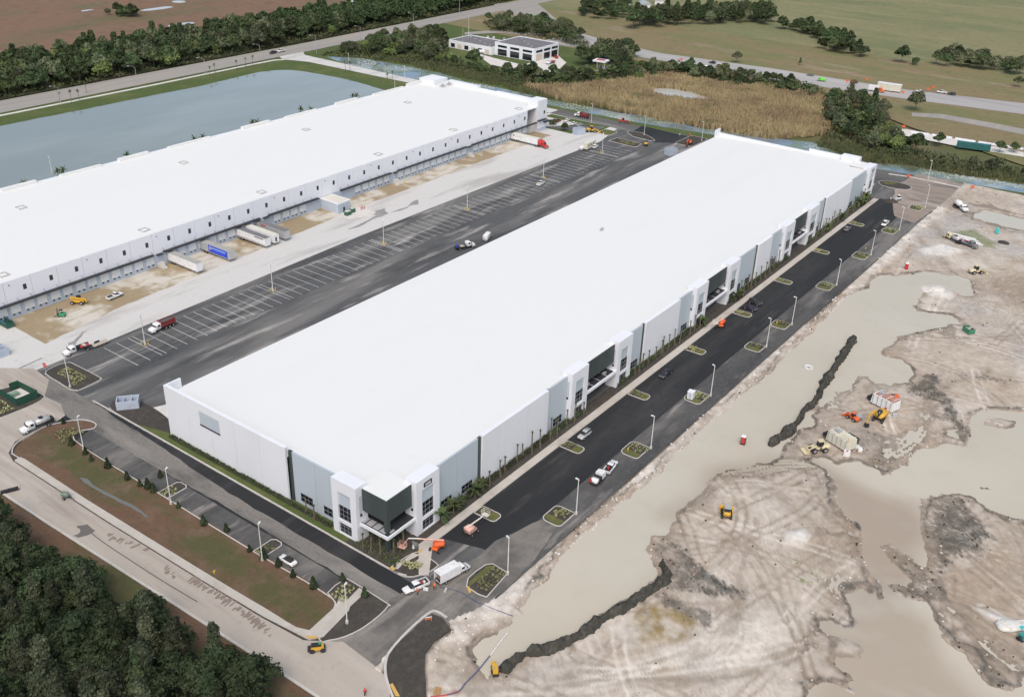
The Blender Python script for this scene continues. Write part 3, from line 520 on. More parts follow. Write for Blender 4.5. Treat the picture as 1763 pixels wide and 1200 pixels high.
def entrance(u0,u1):
    o=fb(MB(),LONG,u0,u1,1.25,1.6,8.0,RW).build('entrance_cladding',m_green,wh)
    fb(MB(),LONG,u0,u1,1.61,4.5,7.9,RW-.02).build('entrance_roof',m_roof,o)
    fb(MB(),LONG,u0,u1,4.2,4.5,0,8.0).build('entrance_wall',m_green,o)
    for z0,z1 in ((.1,4.6),(5.4,7.8)):
        g,mm=glazed(LONG,o,u0+1.2,u1-1.2,z0,z1,4.1,7,2,'entrance_glass'); mm.build('glass_frame',m_frame,o)
    c=MB(); fb(c,LONG,u0+.02,u1-.02,-.02,4.0,5.0,5.75); c=c.build('canopy',m_white,wh)
    d=MB(); 
    for i in range(4): fb(d,LONG,u0+.6+i*(u1-u0-1.2)/4,u0+.3+(i+1)*(u1-u0-1.2)/4,.5,3.4,5.76,5.84)
    d.build('canopy_deck',m_dark,c); fb(MB(),LONG,u0+2.2,u0+3.6,1.6,2.6,5.84,6.7).build('air_unit',m_steel,c); fb(MB(),LONG,u1-4.6,u1-3.2,1.4,2.2,5.84,6.3).build('air_unit',m_steel,c)
    return o
for L in LAY:
    k,u0,u1=L[:3]
    if k=='T': tower(LONG,u0,u1,bool(L[3]))
    elif k=='g':
        panel(LONG,u0,u1,GD,RW,m_grey,n=max(1,round((u1-u0)/8)))
        if u1-u0>12: ws=[(u0+2.1,u0+6.0),(u0+9.7,u0+13.6)]
        else: ws=[(u0+2.7,u0+6.6)]
        for a,b in ws: wallwin(LONG,a,b,.95,3.3,GD-.01)
    elif k=='s': fb(MB(),LONG,u0,u1,GD-.08,GD+.5,0,RW+.004).build('pilaster',m_green,wh)
    elif k=='w': panel(LONG,u0,u1,WD,RW+.35,m_white,n=max(1,round((u1-u0)/9)),depth=1.2)
    elif k=='e': entrance(u0,u1)
# --- near short side
tower(SHORT,126.6,134.1)
panel(SHORT,134.1,148.8,2.05,RW,m_grey,n=2); fb(MB(),SHORT,148.8,149.9,1.95,2.6,0,RW+.004).build('pilaster',m_green,wh)
for i in range(5):
    a,b=149.9+i*8.86,149.9+(i+1)*8.86; fb(MB(),SHORT,a+(.04 if i else 0),b-(.02 if i<4 else 0),1.0,1.5,0,14.75).build('wall_panel',m_white,wh)
for a,b in ((142.9,146.8),(135.3,139.2)): wallwin(SHORT,a,b,1.0,3.35,2.03)
lv=fb(MB(),SHORT,173.2,180.7,.985,1.0,8.45,12.6).build('louvre_panel',m_grey,wh); fb(MB(),SHORT,173.2,180.7,.9,.984,8.45,8.85).build('louvre_sill',m_dark,lv)
MB().b2(121.25,126.1,193.72,194.22,0,14.745).build('end_return',m_white,wh)
# --- dark green corner with wrap-round canopy
def corner(x,y,sx):
    """x,y: outer corner; sx=+1 near end, -1 far end"""
    X=lambda d:x+sx*d
    o=MB().b2(min(X(0),X(8.4)),max(X(0),X(8.4)),y,y+8.2,8.0,RW+.01).build('corner_cladding',m_green,wh)
    MB().b2(min(X(.25),X(8.6)),max(X(.25),X(8.6)),y+.25,y+8.6,RW-.3,RW+.03).build('corner_roof',m_roof,o)
    MB().b2(min(X(.05),X(1.0)),max(X(.05),X(1.0)),y+.05,y+1.0,0,8.0).build('corner_column',m_green,o)
    MB().b2(min(X(3.4),X(9)),max(X(3.4),X(9)),y+3.4,y+9,0,8.0).build('recess_wall',m_dark,o)
    g=MB(); 
    for z0,z1 in ((.3,4.2),(5.2,7.7)): g.b2(min(X(3.3),X(3.4)),max(X(3.3),X(3.4)),y+3.3,y+8.2,z0,z1); g.b2(min(X(3.5),X(8.2)),max(X(3.5),X(8.2)),y+3.3,y+3.39,z0,z1)
    g.build('corner_glass',m_glass,o)
    g=MB()
    for i in range(6):
        t=3.6+i*.9; g.b2(X(t)-.05,X(t)+.05,y+3.22,y+3.3,.3,7.7); g.b2(X(3.25)-.04,X(3.25)+.04,y+t-.05,y+t+.05,.3,7.7)
    g.build('corner_mullion',m_mull,o)
    c=MB().b2(min(X(-1),X(9.3)),max(X(-1),X(9.3)),y-1,y+3.3,4.35,5.05); c.b2(min(X(-1),X(3.3)),max(X(-1),X(3.3)),y+3.3,y+8.6,4.35,5.05)
    c=c.build('corner_canopy',m_white,wh)
    d=MB().b2(min(X(-.6),X(9)),max(X(-.6),X(9)),y-.6,y+3.2,5.055,5.1); d.b2(min(X(-.6),X(3.2)),max(X(-.6),X(3.2)),y+3.2,y+8.4,5.055,5.1); d.build('canopy_deck',m_dark,c)
    d=MB()
    for i in range(4): d.b2(min(X(-.35),X(1.55)),max(X(-.35),X(1.55)),y+.5+i*2.0,y+2.15+i*2.0,5.105,5.17)
    d.b2(min(X(.6),X(2.0)),max(X(.6),X(2.0)),y-.4,y+.2,5.105,5.17); d.build('skylight_pad',m_steel,c)
corner(122.05,119.3,1); corner(432,119.3,-1)
# --- far short side and dock side
for i in range(6): fb(MB(),FAR,128+i*11.03,128+(i+1)*11.03-.04,1.0,1.5,0,13.3).build('wall_panel',m_white,wh)
fb(MB(),FAR,126,134,0,3.2,0,15.4).build('tower',m_white,wh); fb(MB(),FAR,134.5,149.5,.6,1.4,13.3,14.5).build('parapet',m_white,wh)
MB().b2(427.5,432.4,193.72,194.22,0,15.4).build('end_return',m_white,wh)
for i in range(35): MB().b2(126.2+i*8.6,126.2+(i+1)*8.6-.04,193.75,194.2,0,12.0).build('wall_panel',m_white,wh)
rz=lambda y:13.2-1.2*(y-119.6)/74.35
rp=[(122.9,119.95),(432.0,119.95),(432.0,193.95),(121.55,193.95),(121.55,150.0),(122.9,150.0)]
rf=sheet_mb(rp,0).v; rf=MB().add([(x,y,rz(y)) for x,y,_ in rf],sheet_mb(rp,0).f).add([(x,y,rz(y)-.4) for x,y,_ in rf],[f[::-1] for f in sheet_mb(rp,0).f]).build('roof',m_roof,wh)
# cap the front parapet so that roof and wall heads meet
cp=MB().b2(137.7,422,119.92,120.5,12.9,RW-.01); cp.build('parapet',m_roof,wh)
MB().b2(121.6,122.2,149.9,193.7,12.0,14.73).build('parapet',m_white,wh); MB().b2(122.4,123.1,134.2,149.9,12.2,RW-.01).build('parapet',m_white,wh)
MB().b2(431.2,431.9,128,193.7,12.0,13.29).build('parapet',m_white,wh)
x,y=G(1036,396,12.6); MB().box((x,y,12.85),(1.4,.9,.5)).box((x+.3,y,13.2),(.5,.5,.4)).build('roof_vent',m_steel,wh)
# ================================================================ SECOND WAREHOUSE WITH LOADING DOCKS
m_dockwall=mat('dock_upper_wall',(.735,.76,.81),.65,layers=(((.68,.705,.755),.1,.5,.7,S(1,1,.25),1,.6),((.6,.6,.59),.5,.62,.8,S(1,1,.12),2,.4)),world=True)  # white wall; the blue of bounced skylight is put into its colour
m_dockbase=mat('dock_blue_grey_base',(.44,.5,.575),.7,layers=(((.33,.375,.43),.4,.5,.72,None,1,.5),),world=True)
m_door=mat('dock_door_white',(.66,.69,.71),.55,layers=(((.58,.6,.62),.6,.5,.7,None,1,.5),),world=True)
wb=thing('dock_warehouse','long white warehouse with a row of loading docks and black awning, beside the lake','warehouse',(0,0,0))
YW=286.3; J0,JP=130.2,8.84; NB=32
def pmesh(name,mb,m): return mb.mesh(name,m)
def share(name,me,loc,parent): o=link(name,me,parent); o.location=loc; return o
pm_up=pmesh('wall_panel',MB().b2(.05,JP-.05,0,.45,4.72,12.3),m_dockwall)
pm_lo=pmesh('dock_panel',MB().b2(.02,JP-.02,.06,.5,0,4.7),m_dockbase)
pm_dr=pmesh('dock_door',MB().b2(0,2.8,-.02,.12,1.45,4.45),m_door)
pm_fr=pmesh('door_seal',MB().b2(-.12,0,-.06,.1,1.3,4.6).b2(2.8,2.92,-.06,.1,1.3,4.6).b2(-.12,2.92,-.062,.1,4.45,4.62),m_dockwall)
pm_bu=pmesh('dock_bumper',MB().b2(.2,.8,-.22,.06,1.02,1.32).b2(2.0,2.6,-.22,.06,1.02,1.32),m_black)
pm_wi=pmesh('window',MB().b2(0,1.12,-.03,.1,8.1,9.85),m_glass); pm_lt=pmesh('wall_lamp',MB().b2(0,.3,-.3,.02,10.9,11.1),m_dark)
STAIR=(183.8,231.6,304.5,356)
for k in range(-1,NB):
    x=J0+k*JP
    if x+JP>413: break
    share('wall_panel',pm_up,(x,YW,0),wb); lo=share('dock_panel',pm_lo,(x,YW,0),wb); share('window',pm_wi,(x+6.0,YW,0),wb)
    if k%3==0: share('wall_lamp',pm_lt,(x+1.6,YW,0),wb)
    if x+JP>260.5 and x<272: continue
    for off in (.9,5.45):
        if any(abs(x+off+1.4-s-1.2)<2.6 for s in STAIR): continue
        d=share('dock_door',pm_dr,(x+off,YW,0),wb); share('door_seal',pm_fr,(0,0,0),d); share('dock_bumper',pm_bu,(0,0,0),d)
    MB().b2(x+3.9,x+5.2,-.012+YW,YW+.1,1.0,3.5).build('scupper_panel',m_dockbase,wb)
AW=[(120,182.4),(186.6,229.8),(234.1,260),(272.4,302.8),(307.2,354.9),(358.9,411.5)]
for a,b in AW:
    w=MB().b2(a,b,YW-1.3,YW-.02,4.75,5.15).build('awning',m_dark,wb); r=MB()
    n=int((b-a)/4.42)
    for i in range(n+1): x=min(a+.3+i*4.42,b-.2); r.cyl((x,YW-1.2,5.12),(x,YW+.01,6.2),.05,.05,5)
    r.build('awning_rod',m_dark,w)
for s in STAIR:
    MB().b2(s,s+2.4,YW-1.2,YW-.02,4.3,4.62).build('awning',m_dark,wb)
    st=MB()
    for i in range(7): st.b2(s+.2,s+1.6,YW-1.9-i*.3,YW-1.6-i*.3,0,1.45-i*.2)
    st.b2(s+.1,s+2.2,YW-1.6,YW+.05,0,1.5)
    st=st.build('dock_stair',m_conc,wb)
    h=MB()
    for xx in (s+.15,s+1.65): h.tube([(xx,YW-3.9,.9),(xx,YW-1.6,2.4),(xx,YW-.1,2.4)],.035,5); h.cyl((xx,YW-3.9,.1),(xx,YW-3.9,.9),.035,.035,5); h.cyl((xx,YW-1.6,1.4),(xx,YW-1.6,2.4),.035,.035,5)
    h.build('handrail',m_steel,st)
    h=MB()
    for xx in (s+2.6,s+3.1): h.cyl((xx,YW-4.2,0),(xx,YW-4.2,1.1),.11,.11,8)
    h.build('bollard',paint('safety_yellow',(.62,.45,.06)),wb)
# raised corner at the far end
MB().b2(412.4,420.4,YW-.6,YW+6,0,15.7).build('corner_tower',m_white,wb); cw=bpy.data.objects['corner_tower']
MB().b2(417.6,418.8,YW-.64,YW-.5,8.2,10).build('window',m_glass,cw)
MB().b2(412.0,419,YW-2.0,YW-.6,5.5,5.9).build('awning',m_dark,wb); MB().b2(417.5,422.5,YW-2.2,YW-.62,4.0,4.4).b2(420.42,422.3,YW-.62,YW+3,4.0,4.4).build('awning',m_dark,wb)
MB().b2(412.39,420.39,YW-.7,YW-.61,0,1.5).build('dock_panel',m_dockbase,wb)
# other walls, roof and parapets
for i in range(9): MB().b2(419.6,420.3,YW+6+i*7.9,YW+6+(i+1)*7.9-.04,0,13.9).build('wall_panel',m_white,wb)
for i in range(32): MB().b2(121+i*9.35,121+(i+1)*9.35-.04,361.8,362.6,0,13.2).build('wall_panel',m_white,wb)
MB().add([(118,YW+.3,12.32),(419.7,YW+.3,12.32),(419.7,362,12.9),(118,362,12.9)],[(0,1,2,3)]).add([(118,YW+.5,12),(419.7,YW+.5,12),(419.7,362,12.5),(118,362,12.5)],[(3,2,1,0)]).build('roof',m_roof,wb)
for x0,x1,h in ((172,186,14.6),(196,214,13.8),(222,236,14.6),(246,268,13.8),(286,302,14.6),(312,332,13.8),(345,360,14.6),(372,395,13.9),(398,409,15.2)):
    MB().b2(x0,x1,361.3,362.9,12.4,13.2+(h-13.2)*.6).build('parapet',m_roof,wb)
MB().b2(409.5,420.5,352.5,363.4,0,15.6).build('corner_block',m_white,wb); MB().b2(418.6,421.4,330,350.5,0,14.8).build('parapet',m_white,wb); MB().b2(418.9,420.9,293,318,12,14.2).build('parapet',m_white,wb)
m_curb=mat('roof_curb',(.5,.5,.49),.7)
cb=MB()
for a,b,c,d in ((-1.5,1.5,-1.5,-1.2),(-1.5,1.5,1.2,1.5),(-1.5,-1.2,-1.2,.6),(1.2,1.5,-.6,1.2)): cb.b2(a,b,c,d,0,.4)
cbm=cb.mesh('roof_curb',m_curb); cap=MB().b2(-1.0,1.0,-1.0,1.0,.02,.25).mesh('hatch_lid',m_roof)
for x,y in ((168,341.3),(183.8,291),(236,291),(238.3,341.4),(305.3,340.7),(300.9,291.3),(351.9,291.6),(373.8,339.8),(403.6,291.5),(133.4,291.4)):
    o=share('roof_hatch',cbm,(x,y,12.36+(y-YW)*.0077),wb); share('hatch_lid',cap,(0,0,0),o)
for x,y in ((412.8,354.5),(411.4,348.3),(417.0,348.6)):
    o=share('roof_hatch',cbm,(x,y,12.85),wb); MB().box((0,0,.7),(1.4,1.2,1.2)).cyl((0,0,1.3),(0,0,1.6),.45,.45,10).build('roof_fan',m_steel,o)
# pump-room annex
ax=MB().b2(261.6,268.2,276.2,YW-.03,0,4.0).build('annex_wall',m_dockbase,wb)
MB().b2(261.5,268.3,276.1,YW-.04,4.0,4.5).build('annex_parapet',m_white,ax); MB().b2(262.0,267.8,276.6,YW-.5,4.5,4.53).build('annex_roof',mat('cream_membrane',(.6,.58,.5),.8),ax)
MB().b2(264.2,265.2,276.12,276.2,0,2.2).build('annex_door',m_dark,ax)
# ================================================================ VEGETATION
def foliage_mat(name,c1,c2,c3,sc=.35):
    mt=mat(name,c1,.85,layers=((c2,sc,.44,.6,None,1,1),(c3,sc*2.6,.54,.7,None,2,.9)),spec=.25)
    N=mt.node_tree.nodes; L=mt.node_tree.links; b=N['Principled BSDF']; src=b.inputs['Base Color'].links[0].from_socket
    oi=N.new('ShaderNodeObjectInfo'); hs=N.new('ShaderNodeHueSaturation'); mr=N.new('ShaderNodeMapRange'); mr.inputs[3].default_value=.6; mr.inputs[4].default_value=1.6
    L.new(oi.outputs['Random'],mr.inputs[0]); L.new(mr.outputs[0],hs.inputs['Value']); L.new(src,hs.inputs['Color'])
    m2=N.new('ShaderNodeMapRange'); m2.inputs[3].default_value=.478; m2.inputs[4].default_value=.518; ml=N.new('ShaderNodeMath'); ml.operation='FRACT'; mm=N.new('ShaderNodeMath'); mm.operation='MULTIPLY'; mm.inputs[1].default_value=7.31
    L.new(oi.outputs['Random'],mm.inputs[0]); L.new(mm.outputs[0],ml.inputs[0]); L.new(ml.outputs[0],m2.inputs[0]); L.new(m2.outputs[0],hs.inputs['Hue'])
    L.new(hs.outputs[0],b.inputs['Base Color']); return mt
f_dark=foliage_mat('foliage_dark',(.054,.08,.033),(.036,.056,.024),(.098,.12,.052))
f_wood=foliage_mat('foliage_wood',(.037,.055,.025),(.022,.035,.016),(.065,.082,.038))
f_grey=foliage_mat('foliage_grey_green',(.095,.112,.06),(.062,.078,.042),(.155,.165,.095))
f_wgrey=foliage_mat('foliage_wood_grey',(.062,.076,.042),(.035,.046,.026),(.105,.115,.068))
f_light=foliage_mat('foliage_light',(.11,.145,.045),(.08,.11,.04),(.16,.19,.07))
f_red=foliage_mat('foliage_rusty',(.12,.075,.05),(.07,.06,.035),(.16,.12,.08))
f_palm=foliage_mat('foliage_palm',(.06,.085,.03),(.04,.06,.025),(.1,.12,.05))
m_bark=mat('bark',(.13,.115,.095),.9,layers=(((.22,.2,.18),2.,.5,.7),))
m_palmbark=mat('palm_trunk',(.16,.13,.09),.9,layers=(((.09,.07,.05),3.,.5,.65),))
def leaf_mesh(name,P,Nrm,size,m,rng,stretch=1.):
    n=len(P); u=np.cross(Nrm,rng.normal(size=(n,3))); u/=np.linalg.norm(u,axis=1,keepdims=True)+1e-9; w=np.cross(Nrm,u)
    s=(size*(.6+.8*rng.random(n)))[:,None]; a=u*s*stretch; b=w*s*.6
    V=np.stack([P-a,P+b-a*.1,P+a,P-b+a*.1],1).reshape(-1,3)
    me=bpy.data.meshes.new(name); me.vertices.add(4*n); me.vertices.foreach_set('co',V.astype(np.float32).ravel())
    me.loops.add(4*n); me.loops.foreach_set('vertex_index',np.arange(4*n,dtype=np.int32)); me.polygons.add(n)
    me.polygons.foreach_set('loop_start',np.arange(0,4*n,4,dtype=np.int32)); me.polygons.foreach_set('loop_total',np.full(n,4,dtype=np.int32))
    me.update(calc_edges=True); me.materials.append(m); return me
def crown_points(rng,lobes,n,shell=.55):
    vol=np.array([a*b*c for _,(a,b,c) in lobes])**(2/3); vol/=vol.sum(); P=[];N=[]
    for (c,r),f in zip(lobes,vol):
        k=max(8,int(n*f)); d=rng.normal(size=(k,3)); d/=np.linalg.norm(d,axis=1,keepdims=True)
        d[:,2]=np.where(d[:,2]<-.35,-d[:,2],d[:,2])
        q=(shell+(1.18-shell)*rng.random(k))[:,None]*(1+.22*np.sin(d[:,:1]*7+c[0])*np.cos(d[:,1:2]*6+c[1]))
        P.append(np.array(c)+d*q*np.array(r)); N.append(d+rng.normal(size=(k,3))*.55)
    P=np.concatenate(P);N=np.concatenate(N); N/=np.linalg.norm(N,axis=1,keepdims=True); return P,N
def make_tree(name,kind,h,w,n,size,m,seed,label,cat='tree',group=None):
    rng=np.random.default_rng(seed); lob=[]
    if kind=='round':
        base=h*.32
        for i in range(22):
            t=rng.random()*6.28; q=rng.random()**.5; r=w*.5*q*.85; z=base+(h-base)*(.12+.8*(1-q*q*.8)*rng.uniform(.55,1)); k=w*(.1+.11*rng.random()); lob.append(((math.cos(t)*r,math.sin(t)*r,z),(k*1.1,k*1.1,k*.75)))
        lob.append(((0,0,h*.55),(w*.3,w*.3,h*.26)))
    elif kind=='tall':
        for i in range(18):
            z=h*(.3+.66*i/18); k=w*(.3-.16*abs(i/18-.35))*rng.uniform(.6,1); t=rng.random()*6.28; r=w*.3*rng.random()*(1.1-i/18); lob.append(((math.cos(t)*r,math.sin(t)*r,z),(k,k,h*.07)))
    elif kind=='bush':
        for i in range(6):
            t=rng.random()*6.28; r=w*.3*rng.random()**.5; k=w*(.22+.12*rng.random()); lob.append(((math.cos(t)*r,math.sin(t)*r,h*(.35+.3*rng.random())),(k,k,h*.34)))
    elif kind=='cone':
        for i in range(7): z=h*(.12+.8*i/7); k=w*.5*(1-i/8.2); lob.append(((0,0,z),(k,k,h*.1)))
    P,N=crown_points(rng,lob,n); root=thing(name,label,cat,group=group)
    tr=MB(); top=h*(.7 if kind!='cone' else .5); tr.cyl((0,0,-.3),(rng.normal()*.15,rng.normal()*.15,top),max(.06,h*.016),max(.03,h*.006),7)
    if kind in('round','tall'):
        for c,r in lob[:7]: tr.cyl((0,0,min(c[2]*.55,top*.8)),(c[0]*.85,c[1]*.85,c[2]),h*.008,h*.003,5)
    tr.build('trunk',m_bark,root)
    link('crown',leaf_mesh('crown',P,N,size,m,rng),root); return root
def make_palm(name,h,n,L,label,seed,group,bare=False):
    rng=np.random.default_rng(seed); root=thing(name,label,'palm',group=group); tr=MB(); lx,ly=rng.normal()*.03*h,rng.normal()*.03*h
    tr.cyl((0,0,-.1),(lx*.5,ly*.5,h*.5),.2,.15,8); tr.cyl((lx*.5,ly*.5,h*.5),(lx,ly,h),.15,.13 if not bare else .17,8); tr.build('trunk',m_palmbark,root)
    V=MB()
    for i in range(n):
        t=6.283*i/n+rng.random()*.5; el=rng.uniform(-.5,1.2) if not bare else rng.uniform(.9,1.5); p=Vector((lx,ly,h)); d=Vector((math.cos(t)*math.cos(el),math.sin(t)*math.cos(el),math.sin(el))); side=Vector((-math.sin(t),math.cos(t),0)); wd=L*.13
        pts=[p]
        for k in range(4): p=p+d*(L/4); d=(d+Vector((0,0,-.3))).normalized(); pts.append(p.copy())
        for k in range(4):
            w0=wd*(.4,1,.95,.6)[k]; w1=wd*(1,.95,.6,.05)[k]; a,b=pts[k],pts[k+1]; dz=Vector((0,0,-.35))
            V.add([a,b,b+side*w1+dz*w1,a+side*w0+dz*w0],[(0,1,2,3)]); V.add([a,b,b-side*w1+dz*w1,a-side*w0+dz*w0],[(3,2,1,0)])
    V.build('fronds',f_palm,root)
    if bare:
        b=MB()
        for i in range(3): t=6.28*i/3+1; b.cyl((math.cos(t)*1.1,math.sin(t)*1.1,0),(lx*.4,ly*.4,h*.42),.05,.05,4)
        b.build('brace',m_bark,root)
    return root
def scatter(poly,spacing,rng,jit=.38):
    xs=[p[0] for p in poly]; ys=[p[1] for p in poly]; out=[]; y=min(ys); r=0
    while y<max(ys):
        x=min(xs)+(spacing/2 if r%2 else 0)
        while x<max(xs):
            a,b=x+rng.normal()*spacing*jit,y+rng.normal()*spacing*jit
            if inpoly(a,b,poly): out.append((a,b))
            x+=spacing
        y+=spacing*.87; r+=1
    return out
def in_view(x,y,h,mx=45,my=20):
    for z in (0,h):
        a,b=PX(x,y,z)
        if -mx<a<IW+mx and -my<b<IH+my: return True
    return False
def plant_all(protos,spots,rng,label,group,smin=.75,smax=1.25,z=-.1,weights=None,name=None,cap=300):
    trees=[(p,[(c,[]) for c in kids(p)]) for p in protos]
    spots=sorted([q for q in spots if in_view(q[0],q[1],9)],key=lambda q:q[0]**2+q[1]**2); far=[]
    for i,(x,y) in enumerate(spots):
        p,t=trees[int(rng.choice(len(trees),p=weights))]; s=rng.uniform(smin,smax); a=rng.uniform(0,6.28)
        if i>=cap: far.append((p,x,y,s,a)); continue
        r=clone(p,(x,y,z),a,label,group,(s*rng.uniform(.9,1.1),s*rng.uniform(.9,1.1),s),tree=t)
        if name: r.name=name
    if far:
        PP=[];NN=[]
        for p,x,y,s,a in far:
            me=[c for c in kids(p) if c.name.startswith('crown')][0].data; v=np.empty(len(me.vertices)*3,np.float32); me.vertices.foreach_get('co',v); v=v.reshape(-1,4,3)[::2].mean(1)*s; ca,sa=math.cos(a),math.sin(a)
            PP.append(np.stack([x+v[:,0]*ca-v[:,1]*sa,y+v[:,0]*sa+v[:,1]*ca,z+v[:,2]],1)); NN.append(rng.normal(size=v.shape)+np.array([0,0,.6]))
        PP=np.concatenate(PP); NN=np.concatenate(NN); NN/=np.linalg.norm(NN,axis=1,keepdims=True)
        tag(link('distant_wood',leaf_mesh('distant_wood',PP,NN,.95,f_dark,rng)),'far rows of the '+group,kind='stuff')
def drop(protos):
    for p in protos:
        for c in kids(p): bpy.data.objects.remove(c)
        bpy.data.objects.remove(p)
rt=np.random.default_rng(11)
NEAR=[make_tree('wood_tree','round',10,8,4200,.34,f_wood,1,'x'),make_tree('wood_tree','tall',13,5.2,3400,.3,f_wgrey,2,'x'),make_tree('wood_tree','round',8.5,7,3800,.34,f_wood,3,'x'),make_tree('wood_tree','tall',11.5,4.6,3000,.3,f_wood,4,'x'),make_tree('wood_tree','bush',6,6,2600,.32,f_dark,5,'x'),make_tree('wood_tree','tall',12,6.5,3600,.3,f_wgrey,8,'x')]
wood=[(75.5,240),(75.8,205),(74.5,170),(76.5,138),(78.5,120),(79,110),(77,101),(64,98),(40,128),(30,150),(30,240)]
sp=scatter(wood,4.3,rt); plant_all(NEAR,sp,rt,'one of the dark trees crowded in the wood beside the dusty road','trees of the roadside wood',.75,1.2,weights=[.24,.2,.2,.16,.08,.12])
drop(NEAR)
FARP=[make_tree('broadleaf_tree','round',10,9,1500,.75,f_dark,11,'x'),make_tree('broadleaf_tree','round',11,8,1500,.7,f_grey,12,'x'),make_tree('broadleaf_tree','tall',12,6,1200,.65,f_dark,13,'x'),make_tree('broadleaf_tree','bush',7,9,1200,.7,f_light,14,'x'),make_tree('broadleaf_tree','bush',6,7,1000,.6,f_dark,15,'x'),make_tree('broadleaf_tree','bush',5.5,7,1000,.6,f_red,16,'x')]
belt=[(225,542),(420,541),(560,542),(700,546),(860,551),(1010,560),(1010,598),(860,594),(700,594),(560,597),(420,600),(225,602)]
plant_all(FARP[:4],scatter(belt,7.4,rt),rt,'one of the dark trees in the long belt between highway and brown marsh','trees of the highway belt',.85,1.35,-.2,[.42,.26,.2,.12],'roadside_tree')
def brush(px,h,label,m,dens=1.1,size=.75,seed=1,world=None):
    rng=np.random.default_rng(seed); poly=rough_poly(world or GP(px),6,3.5,.06,seed); xs_=[p[0] for p in poly]; ys_=[p[1] for p in poly]; n=int((max(xs_)-min(xs_))*(max(ys_)-min(ys_))*dens)
    a=min(xs_)+(max(xs_)-min(xs_))*rng.random(n); b=min(ys_)+(max(ys_)-min(ys_))*rng.random(n); k=sdf(a,b,poly)<0; a,b=a[k],b[k]; n=len(a)
    q=np.clip(fbm(a,b,.09,seed)*1.9-.45,.05,1.3); P=np.stack([a,b,-.2+h*q*(.35+.75*rng.random(n))],1); N=rng.normal(size=(n,3))*.75+np.array([0,0,.7]); N/=np.linalg.norm(N,axis=1,keepdims=True)
    tag(link('brush',leaf_mesh('brush',P,N,size,m,rng)),label,kind='stuff')
f_brush=mat('brush_leaf',(.085,.1,.045),.9,layers=(((.055,.07,.032),.05,.42,.56,None,1,1),((.13,.125,.065),.07,.52,.66,None,2,.9),((.15,.11,.075),.04,.6,.68,None,3,.8)),world=True,spec=.2)
brush([(545,97),(600,82),(650,72),(740,50),(770,66),(768,98),(830,118),(905,135),(960,145),(900,150),(800,127),(700,107),(620,101)],4.2,'green brush west of the office building',f_brush,.9,.7,3)
brush([(895,126),(960,128),(1040,126),(1120,112),(1160,110),(1230,120),(1330,138),(1405,152),(1440,172),(1400,172),(1330,160),(1230,148),(1160,136),(1110,138),(1060,146),(960,156),(900,148)],3.6,'green brush on the bank behind the reeds',f_brush,1.1,.65,4)
brush([(1395,160),(1450,168),(1500,176),(1530,192),(1525,215),(1540,245),(1600,266),(1700,283),(1790,295),(1790,312),(1640,296),(1560,276),(1480,262),(1420,235),(1412,200)],4.0,'green brush of the far right thicket',f_brush,1.0,.65,5)
brush(None,3.5,'green brush along the foot of the highway tree belt',f_brush,.8,.75,6,[(215,538.5),(420,537.5),(560,538),(700,541),(860,546),(1010,552),(1010,566),(860,560),(700,556),(560,553),(420,552),(215,553)])
brush([(830,40),(880,30),(960,42),(1005,58),(1015,90),(960,72),(900,60),(845,54)],3,'green brush behind the office building',f_brush,.9,.7,7)
brush(None,3.2,'dark understorey brush inside the roadside wood',f_wood,2.2,.42,8,[(75,236),(75,205),(74,170),(75.5,138),(77,120),(77,110),(75,102),(62,98),(40,128),(34,150),(34,236)])
# marsh-side thicket behind the near perimeter road, and clumps on the right
def clump(px,spacing,protos,label,group,smin,smax,w=None,name='field_tree'): plant_all(protos,scatter(GP(px),spacing,rt),rt,label,group,smin,smax,-.2,w,name)
clump([(1400,165),(1450,172),(1500,178),(1525,192),(1522,215),(1535,245),(1590,262),(1600,268),(1560,268),(1480,255),(1435,225)],7.4,FARP,'one of the mixed trees in the thicket between the marsh and the barrier row','trees of the far right thicket',.6,1.05,[.25,.25,.1,.15,.15,.1],'thicket_tree')
clump([(1590,268),(1680,284),(1763,298),(1763,304),(1680,294),(1590,278)],6,[FARP[4],FARP[5],FARP[1]],'one of the low trees lining the pond bank below the barrier row','low trees of the pond bank',.4,.62,[.5,.1,.4],'bank_tree')
clump([(900,128),(960,130),(1040,128),(1120,115),(1160,112),(1230,122),(1330,140),(1400,155),(1400,168),(1330,158),(1230,145),(1160,133),(1060,142),(960,150),(900,142)],7.,[FARP[0],FARP[4],FARP[1],FARP[3]],'one of the low bushy trees on the bank behind the reed bed','bank trees behind the reeds',.5,.9,[.3,.4,.2,.1],'bank_tree')
clump([(575,90),(650,72),(700,60),(745,55),(770,75),(760,95),(800,112),(740,108),(690,100),(620,95)],8,[FARP[1],FARP[3],FARP[0],FARP[5]],'one of the loose trees west of the white office building','trees west of the office',.5,.95,[.4,.2,.3,.1],'loose_tree')
clump([(770,110),(830,122),(880,118),(920,125),(905,140),(840,135),(780,122)],7,[FARP[0],FARP[4],FARP[5]],'one of the trees on the marsh bank in front of the office yard','trees in front of the office yard',.3,.6,[.6,.3,.1],'bank_tree')
clump([(840,38),(880,32),(960,45),(1000,60),(1010,85),(960,70),(900,58),(850,52)],9,[FARP[0],FARP[1]],'one of the trees behind the white office building','trees behind the office',.6,.95)
clump([(1000,100),(1030,92),(1080,85),(1100,105),(1060,118),(1010,112)],7,[FARP[0],FARP[1]],'one of the trees between the filling canopy and the highway','trees beside the filling canopy',.8,1.1)
clump([(1085,52),(1150,45),(1230,42),(1290,40),(1330,46),(1330,30),(1240,22),(1150,26),(1095,36)],8,[FARP[0],FARP[2],FARP[1]],'one of the dark trees in the field grove beyond the highway','trees of the field grove',.9,1.3)
